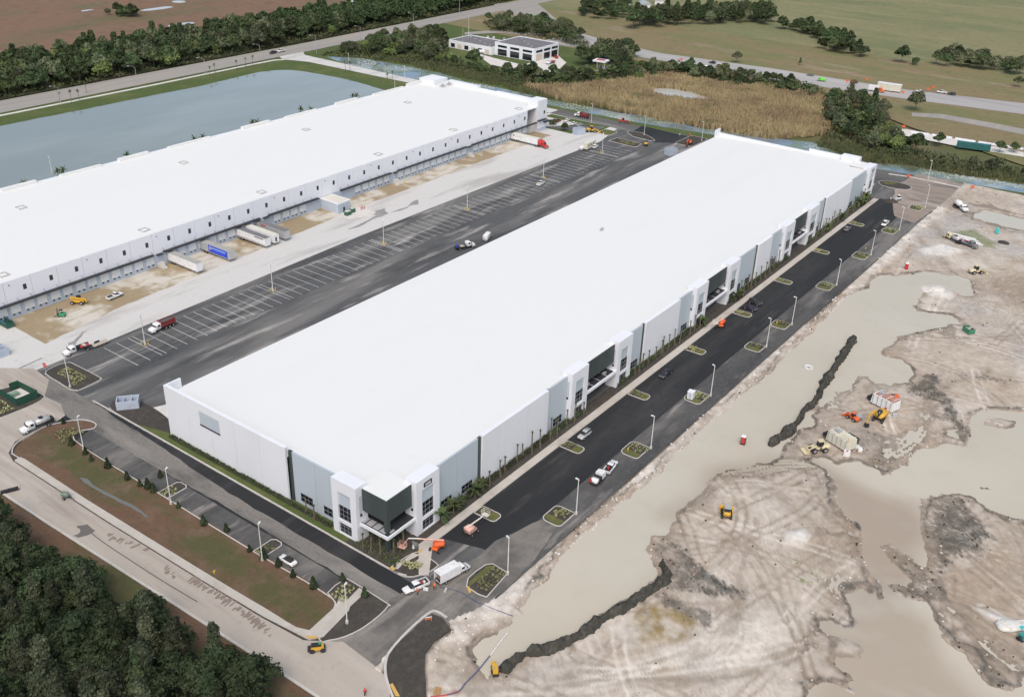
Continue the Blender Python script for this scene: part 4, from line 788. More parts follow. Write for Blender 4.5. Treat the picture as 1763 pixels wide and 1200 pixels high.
clump([(1340,50),(1400,62),(1420,90),(1490,100),(1485,85),(1430,62),(1380,42)],8,[FARP[0],FARP[4]],'one of the rounded trees in the diagonal row crossing the fields','trees of the diagonal field row',.8,1.15)
clump([(1610,112),(1700,122),(1763,132),(1763,118),(1690,105),(1620,98)],8,[FARP[0],FARP[4],FARP[1]],'one of the trees in the row along the field edge at far right','trees of the right field edge',.8,1.1)
clump([(1030,0),(1080,8),(1090,25),(1060,40),(1000,28),(1010,5)],9,[FARP[0],FARP[4]],'one of the trees by the pale sheds at the top of the picture','trees by the pale sheds',.8,1.1)
clump([(182,25),(215,20),(252,28),(240,30),(200,29)],7,[FARP[0],FARP[4]],'one of the trees in the small island grove in the brown marsh','trees of the marsh grove',.7,.95)
SING=[(897,70,1.25,0,'big spreading tree standing at the bend of the curved drive'),(1001,112,1.3,0,'big round tree beside the office forecourt lawn'),(915,138,1.1,0,'bright green tree standing in front of the office forecourt'),(815,118,1.2,0,'large dark tree in front of the low office wing'),(1551,108,1.15,0,'lone dark tree at the edge of the green field'),(1577,112,.8,4,'small round bush beside the lone field tree'),(1575,190,1.1,1,'round grey-green tree standing at the edge of the right highway'),(1268,108,.75,1,'small pale tree in front of the white van on the highway'),(1377,112,.4,2,'thin young tree on the verge beyond the right highway'),(861,52,1.0,0,'dark tree at the corner of the office drive'),(1752,150,.7,1,'pale bare bush on the verge beyond the right highway'),(1468,148,.7,5,'reddish bare tree left of the white highway trailer'),(1616,250,.65,0,'small tree standing before the white barrier row'),(1720,262,.6,0,'thin tree standing right of the green container'),(1745,262,.55,0,'small thin tree at the right picture edge by the barrier row'),(1330,138,.8,4,'bush at the left end of the highway tree row'),(952,215,.45,3,'young tree on the lawn at the dock warehouse corner'),(972,225,.42,0,'round green bush beside the small car park')]
tr6=[[(c,[]) for c in kids(p)] for p in FARP]
for px,py,s,k,lab in SING:
    x,y=G(px,py); clone(FARP[k],(x,y,-.15),px*.7,lab,'',(s,s,s),tree=tr6[k]); 
for o in COL.objects:
    if o.get('group')=='': del o['group']
drop(FARP)
# palms with heads by the lake and the access road
PALM=make_palm('sabal_palm',6.5,16,1.9,'x',3,'x')
pt=[(c,[]) for c in kids(PALM)]
for i,(px,py) in enumerate([(103,177),(123,175),(138,175),(149,160),(361,132),(371,128),(409,120),(423,116),(435,114),(595,121),(603,123),(675,141),(667,143)]):
    x,y=G(px,py); clone(PALM,(x,y,-.2),i*1.7,'small palm on the grass verge of the lake path and access road','palms along the lake path',(.75,.75,.8+.05*(i%3)),tree=pt)
for i,px in enumerate([(45,318),(104,299),(118,296),(229,270),(341,241),(353,239),(441,214),(452,213),(527,190),(541,189),(612,168),(621,167)]):
    x,y=G(px[0],px[1],9); clone(PALM,(x,y+3,-.2),i*1.3,'palm showing only its head above the lake side of the dock warehouse roof','palms behind the dock warehouse',(1.2,1.2,1.42),tree=pt)
drop([PALM])
# newly set palms along the front: bare trunks with braces
BP=make_palm('young_palm',4.6,9,.8,'x',5,'x',True); bt=[(c,[]) for c in kids(BP)]
near_p=[(625,945),(639,952),(656,958),(678,956),(694,947),(529,885),(541.5,896)]
for i,(px,py) in enumerate(near_p):
    x,y=G(px,py); clone(BP,(x,y,.12),i*2.1,'bare newly planted palm trunk standing in the bed round the dark glazed corner' if i<5 else 'bare palm trunk on the grass strip before the short wall windows','palms round the near corner' if i<5 else 'palms on the grass strip',(1,1,.85+.08*(i%3)),tree=bt)
rp=np.random.default_rng(4)
for a,b,n,lab in ((150,182,9,'first white wall stretch beyond the numbered tower'),(183,198,4,'windows left of the second entrance bay'),(222,254,10,'wall between the second and third entrance bays'),(256,268,3,'tower left of the third entrance bay'),(293,330,11,'wall between the third and fourth entrance bays'),(364,420,16,'last wall stretch before the far corner')):
    for i in range(n): clone(BP,(a+(b-a)*(i+rp.random()*.8)/n,116.5+rp.random()*1.3,.12),rp.random()*6,'bare young palm trunk by the '+lab,'palms by the '+lab,(1,1,rp.uniform(.75,1.3)),tree=bt)
drop([BP])
FP=make_palm('fan_palm',2.4,22,2.6,'x',9,'x'); ft=[(c,[]) for c in kids(FP)]
for i,(x,y,s) in enumerate([(137.2,116.6,1),(141.5,117,1.05),(143.6,116.9,.9),(149.5,117,1),(152.2,117.2,.85)]): clone(FP,(x,y,.1),i*1.1,'leafy fan palm growing before the ground floor windows beside the numbered corner tower','fan palms by the numbered tower',(s,s,s),tree=ft)
for i,(x,y,s) in enumerate([(266,116.5,.9),(290,116.4,1),(294,116.6,.8),(375,116.6,.9),(390,116.5,.9),(412,116.8,1.1),(416,116.6,1.0),(420,117,1.2)]): clone(FP,(x,y,.1),i*1.6,'leafy fan palm in the front bed beyond the third entrance bay','fan palms far along the front',(s,s,s),tree=ft)
drop([FP])
# clipped hedges and mixed planting along the front
def hedge(x0,x1,y0,y1,h,label,m=f_dark,dens=34,size=.2,fr=None):
    rng=np.random.default_rng(int(x0*7+y0)); n=int((x1-x0)*(y1-y0)*dens); P=np.stack([x0+(x1-x0)*rng.random(n),y0+(y1-y0)*rng.random(n),h*np.clip(.45+.6*rng.random(n),0,1)],1)
    P[:,2]*=.75+.5*fbm(P[:,0],P[:,1],.5,3); P[:,2]+=.1
    N=rng.normal(size=(n,3))*.6+np.array([0,0,1.]); N/=np.linalg.norm(N,axis=1,keepdims=True)
    core=MB().b2(x0+.1,x1-.1,y0+.15,y1-.15,.1,.1+h*.45); root=thing('hedge',label,'hedge',group='hedges along the main warehouse')
    core.build('stems',m_soil,root); link('leaves',leaf_mesh('leaves',P,N,size,m,rng),root)
for a,b,lab in ((137.9,181.5,'dark hedge along the wall right of the numbered tower'),(182,198.5,'dark hedge under the windows left of the second entrance bay'),(215.5,268.5,'dark hedge between the second and third entrance bays'),(286.5,338.5,'dark hedge between the third and fourth entrance bays'),(356,429,'dark hedge along the wall beyond the fourth entrance bay')): hedge(a,b,117.3,118.9,1.25,lab)
hedge(119.9,121.1,135,193.5,.7,'low hedge at the foot of the white short wall')
def ground_cover(name,poly,step,size,h,m,label,parent=None,rz=0.,z=.15,rows=True,seed=1):
    rng=np.random.default_rng(seed); xs=[p[0] for p in poly]; ys=[p[1] for p in poly]; c=[]
    for x in np.arange(min(xs),max(xs),step):
        for y in np.arange(min(ys),max(ys),step):
            a,b=(x+rng.normal()*.06,y+rng.normal()*.06) if rows else (x+rng.normal()*step*.5,y+rng.normal()*step*.5)
            if inpoly(a,b,poly): c.append((a,b))
    if not c: return
    c=np.array(c); k=9; P=np.repeat(c,k,0); n=len(P); P=np.concatenate([P+rng.normal(size=(n,2))*size*.33,(z+h*rng.random(n))[:,None]],1); N=rng.normal(size=(n,3))*.7+np.array([0,0,.8]); N/=np.linalg.norm(N,axis=1,keepdims=True)
    o=link(name,leaf_mesh(name,P,N,size*.55,m,rng),parent); o['kind']='stuff'
    if parent is None: o['label']=label
    return o
f_cover=foliage_mat('ground_cover_leaf',(.27,.28,.14),(.2,.22,.1),(.36,.36,.22))
ground_cover('corner_planting',[(119.2,114.5),(126,117),(128.5,119.3),(124,124),(119.2,128)],.85,.45,.5,f_dark,'leafy planting in the bed round the dark corner',rows=False)
# conical shrubs along the side parking edge
CN=make_tree('conical_shrub','cone',3.0,1.3,900,.2,f_wood,31,'x','shrub'); ct=[(c,[]) for c in kids(CN)]
cs=Q(0,2,(430,510),(485,655),(580,715),(620,760),(730,805),(860,885),(945,930),(1000,945),(1040,970),(1085,870),(1205,1075),(1375,1190))+[(390,915),(430,950),(455,962),(480,975),(505,993),(540,1012),(628,1027),(590,1000)]
for i,(px,py) in enumerate(cs):
    x,y=G(px,py); s=.65+.5*((i*37)%10)/10; clone(CN,(x,y,.1),i,'dark conical shrub in the row between the side parking and the brown verge','shrubs along the verge',(s*1.15,s*1.15,s),tree=ct)
drop([CN])
# reed bed beyond the perimeter road: standing blades
def reeds(name,px,step,h,m,label,seed,excl=()):
    rng=np.random.default_rng(seed); poly=rough_poly(GP(px),6,4,.05,seed); ex=[GP(e) for e in excl]; pts=[p for p in scatter(poly,step,rng,.5) if not any(inpoly(*p,e) for e in ex)]; c=np.array(pts); k=7; n=len(c)*k
    b=np.repeat(c,k,0)+rng.normal(size=(n,2))*step*.5; hh=h*(.55+.7*rng.random(n))*(.7+.6*fbm(b[:,0],b[:,1],.06,seed)); t=rng.random(n)*6.28; w=.2+.12*rng.random(n)
    d=np.stack([np.cos(t),np.sin(t)],1)*w[:,None]; ln=rng.normal(size=(n,2))*h*.16
    V=np.zeros((n,4,3)); V[:,0,:2]=b-d; V[:,1,:2]=b+d; V[:,2,:2]=b+ln+d*.45; V[:,3,:2]=b+ln-d*.45; V[:,:2,2]=-.35; V[:,2:,2]=hh[:,None]
    me=bpy.data.meshes.new(name); me.vertices.add(4*n); me.vertices.foreach_set('co',V.astype(np.float32).ravel()); me.loops.add(4*n); me.loops.foreach_set('vertex_index',np.arange(4*n,dtype=np.int32)); me.polygons.add(n)
    me.polygons.foreach_set('loop_start',np.arange(0,4*n,4,dtype=np.int32)); me.polygons.foreach_set('loop_total',np.full(n,4,dtype=np.int32)); me.update(calc_edges=True); me.materials.append(m)
    o=link(name,me); tag(o,label,kind='stuff')
m_reed=mat('dry_reed',(.37,.3,.165),.9,layers=(((.29,.21,.13),.035,.46,.6,None,1,.8),((.44,.365,.2),.06,.5,.65,None,2,.8),((.17,.17,.08),.05,.56,.66,None,3,.8)),world=True)
m_sedge=mat('green_sedge',(.11,.125,.055),.9,layers=(((.07,.09,.04),.08,.45,.6),((.17,.16,.08),.1,.5,.7,None,2,.8)),world=True)
POND=[(1122,152),(1150,152),(1190,158),(1218,168),(1222,176),(1190,175),(1150,170),(1122,164)]
reeds('reed_bed',[(905,150),(1000,150),(1060,142),(1110,133),(1160,130),(1230,143),(1330,152),(1418,168),(1412,200),(1425,228),(1400,236),(1330,238),(1260,228),(1200,217),(1100,198),(1040,186),(960,172)],1.3,2.6,m_reed,'dry golden reed bed',3,[POND])
reeds('green_sedge',[(700,90),(760,108),(830,130),(900,146),(945,153),(970,175),(940,170),(860,148),(780,130),(700,112),(640,103),(640,92)],1.7,1.5,m_sedge,'green marsh sedge',4)
reeds('bank_sedge',[(1425,228),(1480,255),(1560,270),(1650,288),(1763,300),(1763,312),(1650,300),(1560,283),(1500,280),(1440,262),(1400,250)],1.7,1.3,m_sedge,'green marsh sedge on the right',5)
sheet('reed_pond',rough_poly(GP(POND),3,1.2,.1),-.2,mat('pale_pond',(.42,.42,.4),.08,spec=.5))
strip=[(560,97),(620,100),(690,112),(760,126),(800,140),(860,151),(945,171),(1000,181),(1060,193),(1120,201),(1200,219),(1290,232),(1400,245),(1440,262),(1500,281),(1560,284),(1650,301),(1790,322),(1790,336),(1650,313),(1570,300),(1515,292),(1400,262),(1230,232),(1105,212),(1000,192),(944,180),(860,165),(790,150),(715,137),(640,121),(600,112)]
sheet('marsh_pond',GP(strip),-.235,m_pond)
rg=np.random.default_rng(8); sp=[p for p in scatter(rough_poly(GP(strip),5,2,.1),1.25,rg,.5) if vnoise(np.array(p[0]),np.array(p[1]),.06,3)>.36]
pads=MB()
for x,y in sp:
    r=.3+.5*rg.random(); n=6; pads.add([(x+r*math.cos(6.283*i/n),y+r*math.sin(6.283*i/n),-.2+.03*rg.random()) for i in range(n)],[tuple(range(n))])
tag(pads.build('lily_pads',mat('lily_pad',(.2,.25,.15),.5,layers=(((.42,.46,.4),.05,.45,.6,None,1,1),((.09,.12,.05),.08,.5,.65,None,2,.8)),world=True)),'floating lily pads covering the marsh strip',kind='stuff')
# pale pools in the brown marsh
mp=mat('pale_pool',(.5,.5,.5),.08,spec=.5)
for i,(px,py,a,b) in enumerate([(270,15,18,3),(312,42,14,3),(348,48,8,2),(148,18,7,1.5),(308,3,6,4),(602,4,8,2.5),(620,1,10,4),(477,23,5,1.5)]):
    x,y=G(px,py); sheet('marsh_pool',rough_poly(smooth_poly([(x+a*math.cos(t)*.8,y+b*1.6*math.sin(t)) for t in np.arange(0,6.28,.7)],3),2,1.2,.15,i),-.27+.002*i,mp)
# ================================================================ ISLANDS, MARKINGS, LIGHT POLES, ENCLOSURES
def rrect(x0,x1,y0,y1,r=(1,1,1,1),n=4):
    out=[]
    for (cx,cy,a0,rr) in ((x1-r[0],y0+r[0],-90,r[0]),(x1-r[1],y1-r[1],0,r[1]),(x0+r[2],y1-r[2],90,r[2]),(x0+r[3],y0+r[3],180,r[3])):
        for i in range(n+1): t=math.radians(a0+90*i/n); out.append((cx+rr*math.cos(t),cy+rr*math.sin(t)))
    return out
def island(poly,label,turf=None,cover=None,group='kerbed planting islands',step=.8,csize=.55,soil=True):
    t=thing('planting_island',label,'planting island',group=group)
    ring_mb(poly,.22,-.03,.17).build('kerb',m_kerb,t); s=sheet_mb(offset_poly(poly,.2),.13).build('soil',m_soil,t)
    if turf: sheet_mb(turf,.138).build('turf',m_turf,t)
    if cover: ground_cover('ground_cover',cover,step,csize,.4,f_cover,None,t,z=.14,seed=int(cover[0][0]*10)%997)
    return t
ordn=['first','second','third','fourth','fifth','sixth','seventh','eighth','ninth','tenth','eleventh']
OX=[132.7,159.2,194.1,228.1,266.2,286.1,326.1,362.2,396.2,431.4]
for i,x in enumerate(OX):
    if i==0: continue
    x0,x1=x-6.6,x+.2; 
    if i in (4,5): x0=x-5.2
    island(rrect(x0,x1,94.9,100.3,(.3,1.2,1.6,1.2)),f'{ordn[i]} kerbed island from the junction on the outer side of the front parking',[(x0+.3,95.6),(x0+2.6,95.3),(x0+2.6,99.9),(x0+.9,99.9)],[(x0+2.9,95.2),(x1-.3,95.2),(x1-.5,99.8),(x0+2.9,99.9)],'outer front parking islands',.95,.5)
i7=GP(Q(1,3,(1420,430),(1430,375),(1480,330),(1550,282),(1600,275),(1690,330),(1700,345),(1560,505),(1500,485),(1440,445)))
island(i7,'grassy kerbed island beside the white box truck at the junction',GP(Q(1,3,(1440,400),(1560,295),(1600,290),(1610,300),(1440,432))),GP(Q(1,3,(1475,430),(1610,305),(1690,345),(1560,490))),'outer front parking islands',.95,.5)
IX=[146.4,181.8,215.7,250.1,283.3,317.2,353.1,391.5]
for i,x in enumerate(IX):
    island(rrect(x-1.75,x+1.75,107.6,113.6,(1.2,.2,.2,1.2)),f'{ordn[i]} small kerbed island from the corner along the front sidewalk',rrect(x-1.4,x+1.4,107.9,110.3,(.9,.1,.1,.9)),[(x-1.4,110.6),(x+1.4,110.6),(x+1.4,113.2),(x-1.4,113.2)],'inner front parking islands',.65,.4)
I1=[(118.2,247.1),(120.5,248.6),(123.6,249),(125.9,248),(126.5,246.6),(126.8,233.9),(126.4,232.7),(125.5,232.1),(119.7,231.7),(118.6,232.1),(117.7,234.1),(117.9,240)]
island(smooth_poly(I1,2),'large island of dark soil and pale plants behind the stop sign',None,GP([(97,644),(116,633),(136,641),(153,652),(128,664),(113,653)]),step=1.1,csize=.6)
I2=[(90,262),(90,243),(96,235.5),(103,234.2),(108.5,234.3),(111.2,235.5),(111.6,237.5),(110.4,246.5),(104,250),(100,262)]
island(smooth_poly(I2,3),'planted island carrying the green screened enclosure',None,[(96,236.2),(103.6,235.4),(103.6,246),(99.5,250),(95,248)],step=1.1,csize=.6)
ground_cover('ground_cover',GP(Q(0,2,(360,580),(450,540),(560,560),(480,610),(420,640))),.85,.55,.4,f_cover,'pale ground cover planted at the rounded verge tip',z=.15,seed=21)
island([(103.9,172.3),(109.4,172.3),(110.1,173.2),(110.1,175.2),(109.4,176),(103.9,176)],'narrow kerbed island across the side parking beside a light pole',None,[(104.5,172.7),(108.2,172.7),(108.2,175.6),(104.5,175.6)],step=.95,csize=.5)
island([(103.9,139.0),(109.2,139.0),(109.9,139.8),(109.9,141.6),(109.2,142.4),(103.9,142.4)],'narrow kerbed island across the side parking nearer the junction',None,[(104.5,139.4),(108.2,139.4),(108.2,142),(104.5,142)],step=.95,csize=.5)
i5=GP(Q(1,3,(425,788),(545,560),(482,475),(595,385),(640,388),(890,543),(897,562),(840,625),(720,715),(600,772),(500,795)))
t5=island(smooth_poly(i5,2),'triangular corner island with a footpath between road and side drive',None,GP(Q(1,3,(495,490),(600,400),(700,445),(565,550))),step=1.0,csize=.52)
sheet_mb(GP(Q(1,3,(365,735),(425,775),(560,640),(745,470),(700,440),(600,540))),.175).build('footpath',m_walk,t5)
i6=GP(Q(1,3,(905,310),(950,272),(1060,205),(1120,205),(1225,275),(1228,295),(1165,338),(1060,368),(990,360),(945,338)))
t6=island(smooth_poly(i6,2),'corner island with paved ramp below the dark glazed corner',None,GP(Q(1,3,(985,280),(1010,255),(1100,270),(1130,300),(1050,330))),step=.7,csize=.5)
sheet_mb(GP(Q(1,3,(915,308),(1065,208),(1115,215),(1000,275),(960,315))),.168).build('paving',m_walk,t6)
sheet_mb(GP(Q(1,3,(1060,275),(1100,245),(1180,300),(1150,320))),.165).build('paving',m_walk,t6)
# dark bed south of the junction
bed=[(97.8,98.5)]+GP(Q(1,3,(905,890),(985,790),(1090,690),(1190,612),(1260,640),(1320,720),(1210,800),(1150,880),(1140,1000),(1150,1175),(1150,1300),(940,1300),(890,1080),(878,1000)))
bed=bed[1:]
sheet('roadside_bed',rough_poly(bed,1.5,.3,.4),.1,m_soil,depth=.2)
band_mb(smooth_poly(GP(Q(1,3,(935,1200),(890,1080),(875,1000),(880,930),(905,870),(985,775),(1085,678),(1180,603),(1225,600),(1290,640))),4,False),.5,-.05,.22).build('bed_kerb',m_kerb); tag(bpy.data.objects['bed_kerb'],kind='structure')
for i,(a,lab) in enumerate((((Q(1,3,(335,765),(420,770),(418,785),(350,782))),'x'),((Q(1,3,(905,1095),(925,1085),(975,1175),(945,1175))),'x'),((Q(1,3,(905,305),(925,298),(940,318),(925,330))),'x'),((Q(1,3,(1090,200),(1120,180),(1130,185),(1100,208))),'x'),((Q(1,3,(1425,430),(1440,430),(1455,470),(1440,478))),'x'))):
    sheet('tactile_paving',GP(a),.26 if i!=4 else .2,mat('tactile_yellow',(.58,.36,.1),.8))
# trailer stalls
lot=thing('stall_markings','white painted trailer stall lines on the asphalt yard between the two warehouses','road marking')
lm=MB().b2(-.065,.065,231.4,248.0,.0,.004).mesh('stall_line',m_line); lad=MB().b2(-.7,.7,-.07,.07,.0,.004).mesh('ladder_rung',m_line)
PX=[146.45,196.1,250.0,299.6,353.9,403.5]
def sl(x): o=link('stall_line',lm,lot); o.location=(x,0,.008)
for x in (137.6,141.7): sl(x)
for i,p in enumerate(PX):
    for s in (-.75,.75): sl(p+s)
    if i>=2:
        for k in range(13): o=link('ladder_rung',lad,lot); o.location=(p,232.2+k*1.25,.0085)
    nx=PX[i+1] if i<5 else 420
    n=round((nx-p-1.5)/3.68); 
    for k in range(1,n): sl(p+.75+k*(nx-p-1.5)/n)
# light poles
m_pole=mat('pale_pole',(.66,.66,.64),.5)
def make_pole(h,heads,label,group,bollards=False):
    t=thing('light_pole',label,'light pole',group=group)
    MB().cyl((0,0,0),(0,0,.75),.32,.3,12).build('base',m_kerb,t); MB().cyl((0,0,.75),(0,0,h),.13,.085,10).build('shaft',m_pole,t)
    MB().box((0,0,h-.05),(.2*2 if heads==1 else 1.3,.14,.12)).build('arm',m_pole,t)
    for s in ((1,-1) if heads==2 else (1,)):
        l=MB().box((s*.85 if heads==2 else .55,0,h),(.75,.42,.16),top=(.9,.8)).build('lamp_head',m_pole,t); MB().box((s*.85 if heads==2 else .55,0,h-.085),(.55,.34,.012)).build('lens',m_dark,l)
    if bollards:
        for a in range(4): c,s=math.cos(.785+a*1.5708),math.sin(.785+a*1.5708); MB().cyl((c*1.0,s*1.0,0),(c*1.0,s*1.0,1.1),.13,.13,8).build('bollard',paint('safety_yellow',(.62,.45,.06)),t)
    return t
p1=make_pole(9.8,1,'x','x'); q1=[(c,[(d,[]) for d in kids(c)]) for c in kids(p1)]
p2=make_pole(9.8,2,'x','x',True); q2=[(c,[(d,[]) for d in kids(c)]) for c in kids(p2)]
for i,x in enumerate(PX): clone(p2,(x,240.7,.01),.5,f'{ordn[i]} pale twin-head light pole from the left with yellow bollards in the trailer yard','trailer yard light poles',tree=q2)
for i,x in enumerate(OX): clone(p1,(x,94.7,.05),1.2+.2*(i%3),f'{ordn[i]} tall pale light pole from the junction along the flooded site edge','outer front light poles',tree=q1)
clone(p1,(469.3,104.7,.05),2.5,'tall pale light pole beside the far perimeter road and blue pond','outer front light poles',tree=q1)
for i,y in enumerate((204.7,169.9,138.5)): clone(p1,(103.3,y,.1),.4,('pale light pole near the tanker truck at the verge tip','pale light pole halfway along the brown verge','pale light pole near the white convertible')[i],'verge light poles',tree=q1)
clone(p1,(101.2,111,.1),.4,'pale light pole on the triangular corner island','verge light poles',tree=q1); clone(p1,(118.5,235,.1),2.6,'pale light pole on the island behind the stop sign','verge light poles',tree=q1)
for px,py,lab in ((1018,211,'pale light pole beside the small car park near the reeds'),(1109,233,'pale light pole on the kerbed island at the black asphalt patch'),(1208,243,'pale light pole at the far left corner of the main warehouse roof')):
    x,y=G(px,py); clone(p1,(x,y,.05),1.5,lab,'far light poles',tree=q1)
for px,py,lab in ((601,114,'slim white light post on the access road beside the lily pond'),(697,136,'slim white light post further down the access road'),(680,155,'white light post at the lake corner by the roof edge'),(90,300,'white light post between lake and roof at the left')):
    x,y=G(px,py); clone(p1,(x,y,-.1),1.5,lab,'far light poles',(.9,.9,.8),tree=q1)
for r in (p1,p2):
    for c in kids(r):
        for d in kids(c): bpy.data.objects.remove(d)
        bpy.data.objects.remove(c)
    bpy.data.objects.remove(r)
def davit(px,py,h,label):
    x,y=G(px,py); t=thing('street_lamp',label,'street lamp',(x,y,-.2),0,'street lamps along the highway')
    MB().cyl((0,0,0),(0,0,h),.16,.1,8).build('shaft',m_steel,t); MB().tube([(0,0,h),(-1.2,.6,h+.8),(-3.2,1.4,h+1.1)],.07,5).build('arm',m_steel,t); MB().box((-3.5,1.5,h+1.1),(.9,.35,.2),-.4).build('lamp_head',m_pole,t)
for px,py,h,lab in ((105,180,9,'first street lamp from the left on the lake verge'),(236,143,9,'second street lamp from the left on the lake verge'),(354,128,9,'third street lamp from the left on the lake verge'),(449,103,9,'street lamp just left of the access road mouth'),(545,92,11,'street lamp right of the access road mouth'),(621,75,11,'pole on the verge before the loose trees'),(712,48,10,'street lamp on the far highway before the dark belt'),(791,24,10,'farthest street lamp on the highway at top centre')): davit(px,py,h,lab)
# open-topped block enclosures
m_encl=mat('blue_grey_block',(.42,.48,.56),.7,layers=(((.36,.41,.47),.5,.5,.7),))
def enclosure(loc,rz,L,D,h,label,div=2):
    t=thing('trash_enclosure',label,'enclosure',loc,rz,'block trash enclosures'); w=.25
    for n,(a,b,c,d) in dict(front_wall=(0,L,0,w),back_wall=(0,L,D-w,D)).items(): MB().b2(a,b,c,d,0,h).build(n,m_encl,t)
    for a in (0,L-w): MB().b2(a,a+w,w+.003,D-w-.003,0,h).build('side_wall',m_encl,t)
    for i in range(1,div+1): MB().b2(L*i/(div+1)-.1,L*i/(div+1)+.1,w+.003,D-w-.003,0,h-.3).build('divider',m_encl,t)
    MB().b2(w,L-w,w,D-w,.02,.06).build('slab',m_conc,t)
enclosure((119.3,214.7,.13),math.atan2(-3.6,4.4),5.7,3.4,2.4,'open blue-grey block enclosure on the bed by the white short wall')
enclosure((117.9,264.8,.02),math.pi/2,7,4,2.6,'blue-grey block enclosure full of timber at the left picture edge')
enclosure((421.5,213.5,.05),-.35,5.2,4,3,'blue-grey enclosure behind the far roof corner of the main warehouse',1)
enclosure((420.6,266.5,.05),-.35,5.4,4,3.2,'blue-grey enclosure on the lawn beside the wheel loader',1)
# green screened pit enclosure
g=thing('screened_enclosure','green mesh fence around a pale concrete pad, left edge','fence enclosure',(0,0,.12)); m_gf=mat('green_screen',(.02,.075,.05),.7)
fc=[(104.2,236.6),(110,236.5),(109.6,245.4),(104.3,245.9)]
for i in range(4):
    a,b=Vector((*fc[i],0)),Vector((*fc[(i+1)%4],0)); 
    if i==2: b=a+(b-a)*.45
    d=(b-a); MB().box(((a+b)/2+Vector((0,0,1.15))),(d.length,.06,2.2),math.atan2(d.y,d.x)).build('fence_panel',m_gf,g)
for a in fc: MB().cyl((*a,0),(*a,2.45),.07,.07,6).build('post',m_dark,g)
sheet_mb(GP([(8.7,679.3),(36,668.7),(54.7,680),(29.3,691.3)]),.05).build('pad',m_white_conc,g)
x,y=G(25,682); MB().box((x,y,.5),(2.2,1.6,.9)).box((x,y,1.0),(1.9,1.3,.1)).build('transformer',mat('pale_green_box',(.22,.33,.26),.6),g)
# stop sign, hydrants, small items
x,y=G(80,644); t=thing('stop_sign','red stop sign on a thin post by the large planted island','road sign',(x,y,0)); MB().cyl((0,0,0),(0,0,2.6),.04,.04,6).build('post',m_steel,t)
sg=MB().add([(0,.75*math.cos(math.pi/8+i*math.pi/4),2.9+.75*math.sin(math.pi/8+i*math.pi/4)) for i in range(8)]+[(.03,.75*math.cos(math.pi/8+i*math.pi/4),2.9+.75*math.sin(math.pi/8+i*math.pi/4)) for i in range(8)],[tuple(range(8)),tuple(range(15,7,-1))]+[(i,i+8,(i+1)%8+8,(i+1)%8) for i in range(8)]).build('sign_plate',paint('sign_red',(.55,.02,.03)),t)
cu=bpy.data.curves.new('stop','FONT'); cu.body='STOP'; cu.size=.5; cu.align_x='CENTER'; cu.align_y='CENTER'; tmp=bpy.data.objects.new('tmp',cu); COL.objects.link(tmp); me=bpy.data.meshes.new_from_object(tmp.evaluated_get(bpy.context.evaluated_depsgraph_get())); bpy.data.objects.remove(tmp)
me.materials.clear(); me.materials.append(m_white); o=link('lettering',me,sg); o.location=(-.012,0,2.9); o.rotation_euler=(math.pi/2,0,-math.pi/2)
t.rotation_euler=(0,0,.3)
def hydrant(px,py,label,z=.15):
    x,y=G(px,py); t=thing('fire_hydrant',label,'fire hydrant',(x,y,z),group='yellow fire hydrants'); m=paint('safety_yellow',(.62,.45,.06))
    MB().cyl((0,0,0),(0,0,.7),.16,.15,8).cyl((0,0,.7),(0,0,.9),.19,.06,8).build('barrel',m,t); MB().cyl((-.32,0,.55),(.32,0,.55),.09,.09,8).build('nozzle',m,t)
for px,py,lab in ((369.5,988,'yellow fire hydrant on the brown verge beside the sidewalk'),(1081,776,'yellow fire hydrant on the grassy island near the porta toilet'),(1337,558,'yellow fire hydrant on the front parking island by the fifth pole'),(1490,430,'yellow fire hydrant on a far front parking island')): hydrant(px,py,lab)
x,y=G(1189,686); t=thing('utility_cabinet','white square utility cabinet on a front parking island','cabinet',(x,y,.15),.1); MB().box((0,0,1.1),(1.7,1.6,2.1)).build('cabinet_body',m_white,t); MB().box((0,0,2.2),(1.9,1.8,.16)).build('lid',m_white,t); MB().b2(-.85,-.87,-.4,.4,.3,1.8).build('door',m_grey,t)
# ================================================================ VEHICLES (x forward, origin on the ground under the middle)
m_tyre=mat('tyre',(.025,.025,.027),.85); m_rim=mat('rim',(.42,.42,.43),.4,.5); m_lamp=mat('headlamp',(.75,.75,.72),.15); m_red=mat('tail_lamp',(.35,.02,.02),.3)
m_trim=mat('black_trim',(.03,.03,.032),.6); m_wglass=mat('car_glass',(.02,.025,.03),.08,spec=.6)
P_white=paint('white',(.74,.75,.75)); P_silver=paint('silver',(.5,.51,.51),.35,.3); P_black=paint('black',(.025,.026,.03)); P_navy=paint('navy',(.018,.02,.036)); P_grey=paint('grey',(.16,.165,.17)); P_redp=paint('red',(.5,.03,.03)); P_purple=paint('plum',(.03,.022,.05))
P_orange=paint('lift_orange',(.75,.13,.03)); P_yel=paint('machine_yellow',(.62,.36,.04)); P_cream=paint('machine_cream',(.62,.55,.36)); P_maroon=paint('maroon',(.22,.03,.035)); P_green=paint('machine_green',(.02,.27,.12)); P_teal=paint('teal',(.05,.5,.5)); P_pink=paint('faded_pink',(.68,.4,.33)); P_lime=paint('lime',(.2,.62,.12)); P_blue=paint('bright_blue',(.02,.06,.6))
def _wheel_mesh(r,w):
    k=(round(r,3),round(w,3))
    if k not in WM: WM[k]=(MB().cyl((0,-w/2,0),(0,w/2,0),r,r,16).mesh('wheel',m_tyre,False),MB().cyl((0,-w/2-.012,0),(0,w/2+.012,0),r*.58,r*.58,12).mesh('rim',m_rim))
    return WM[k]
WM={}
def wheel(t,x,y,r=.36,w=.26):
    a,b=_wheel_mesh(r,w); o=link('wheel',a,t); o.location=(x,y,r); link('rim',b,o); return o
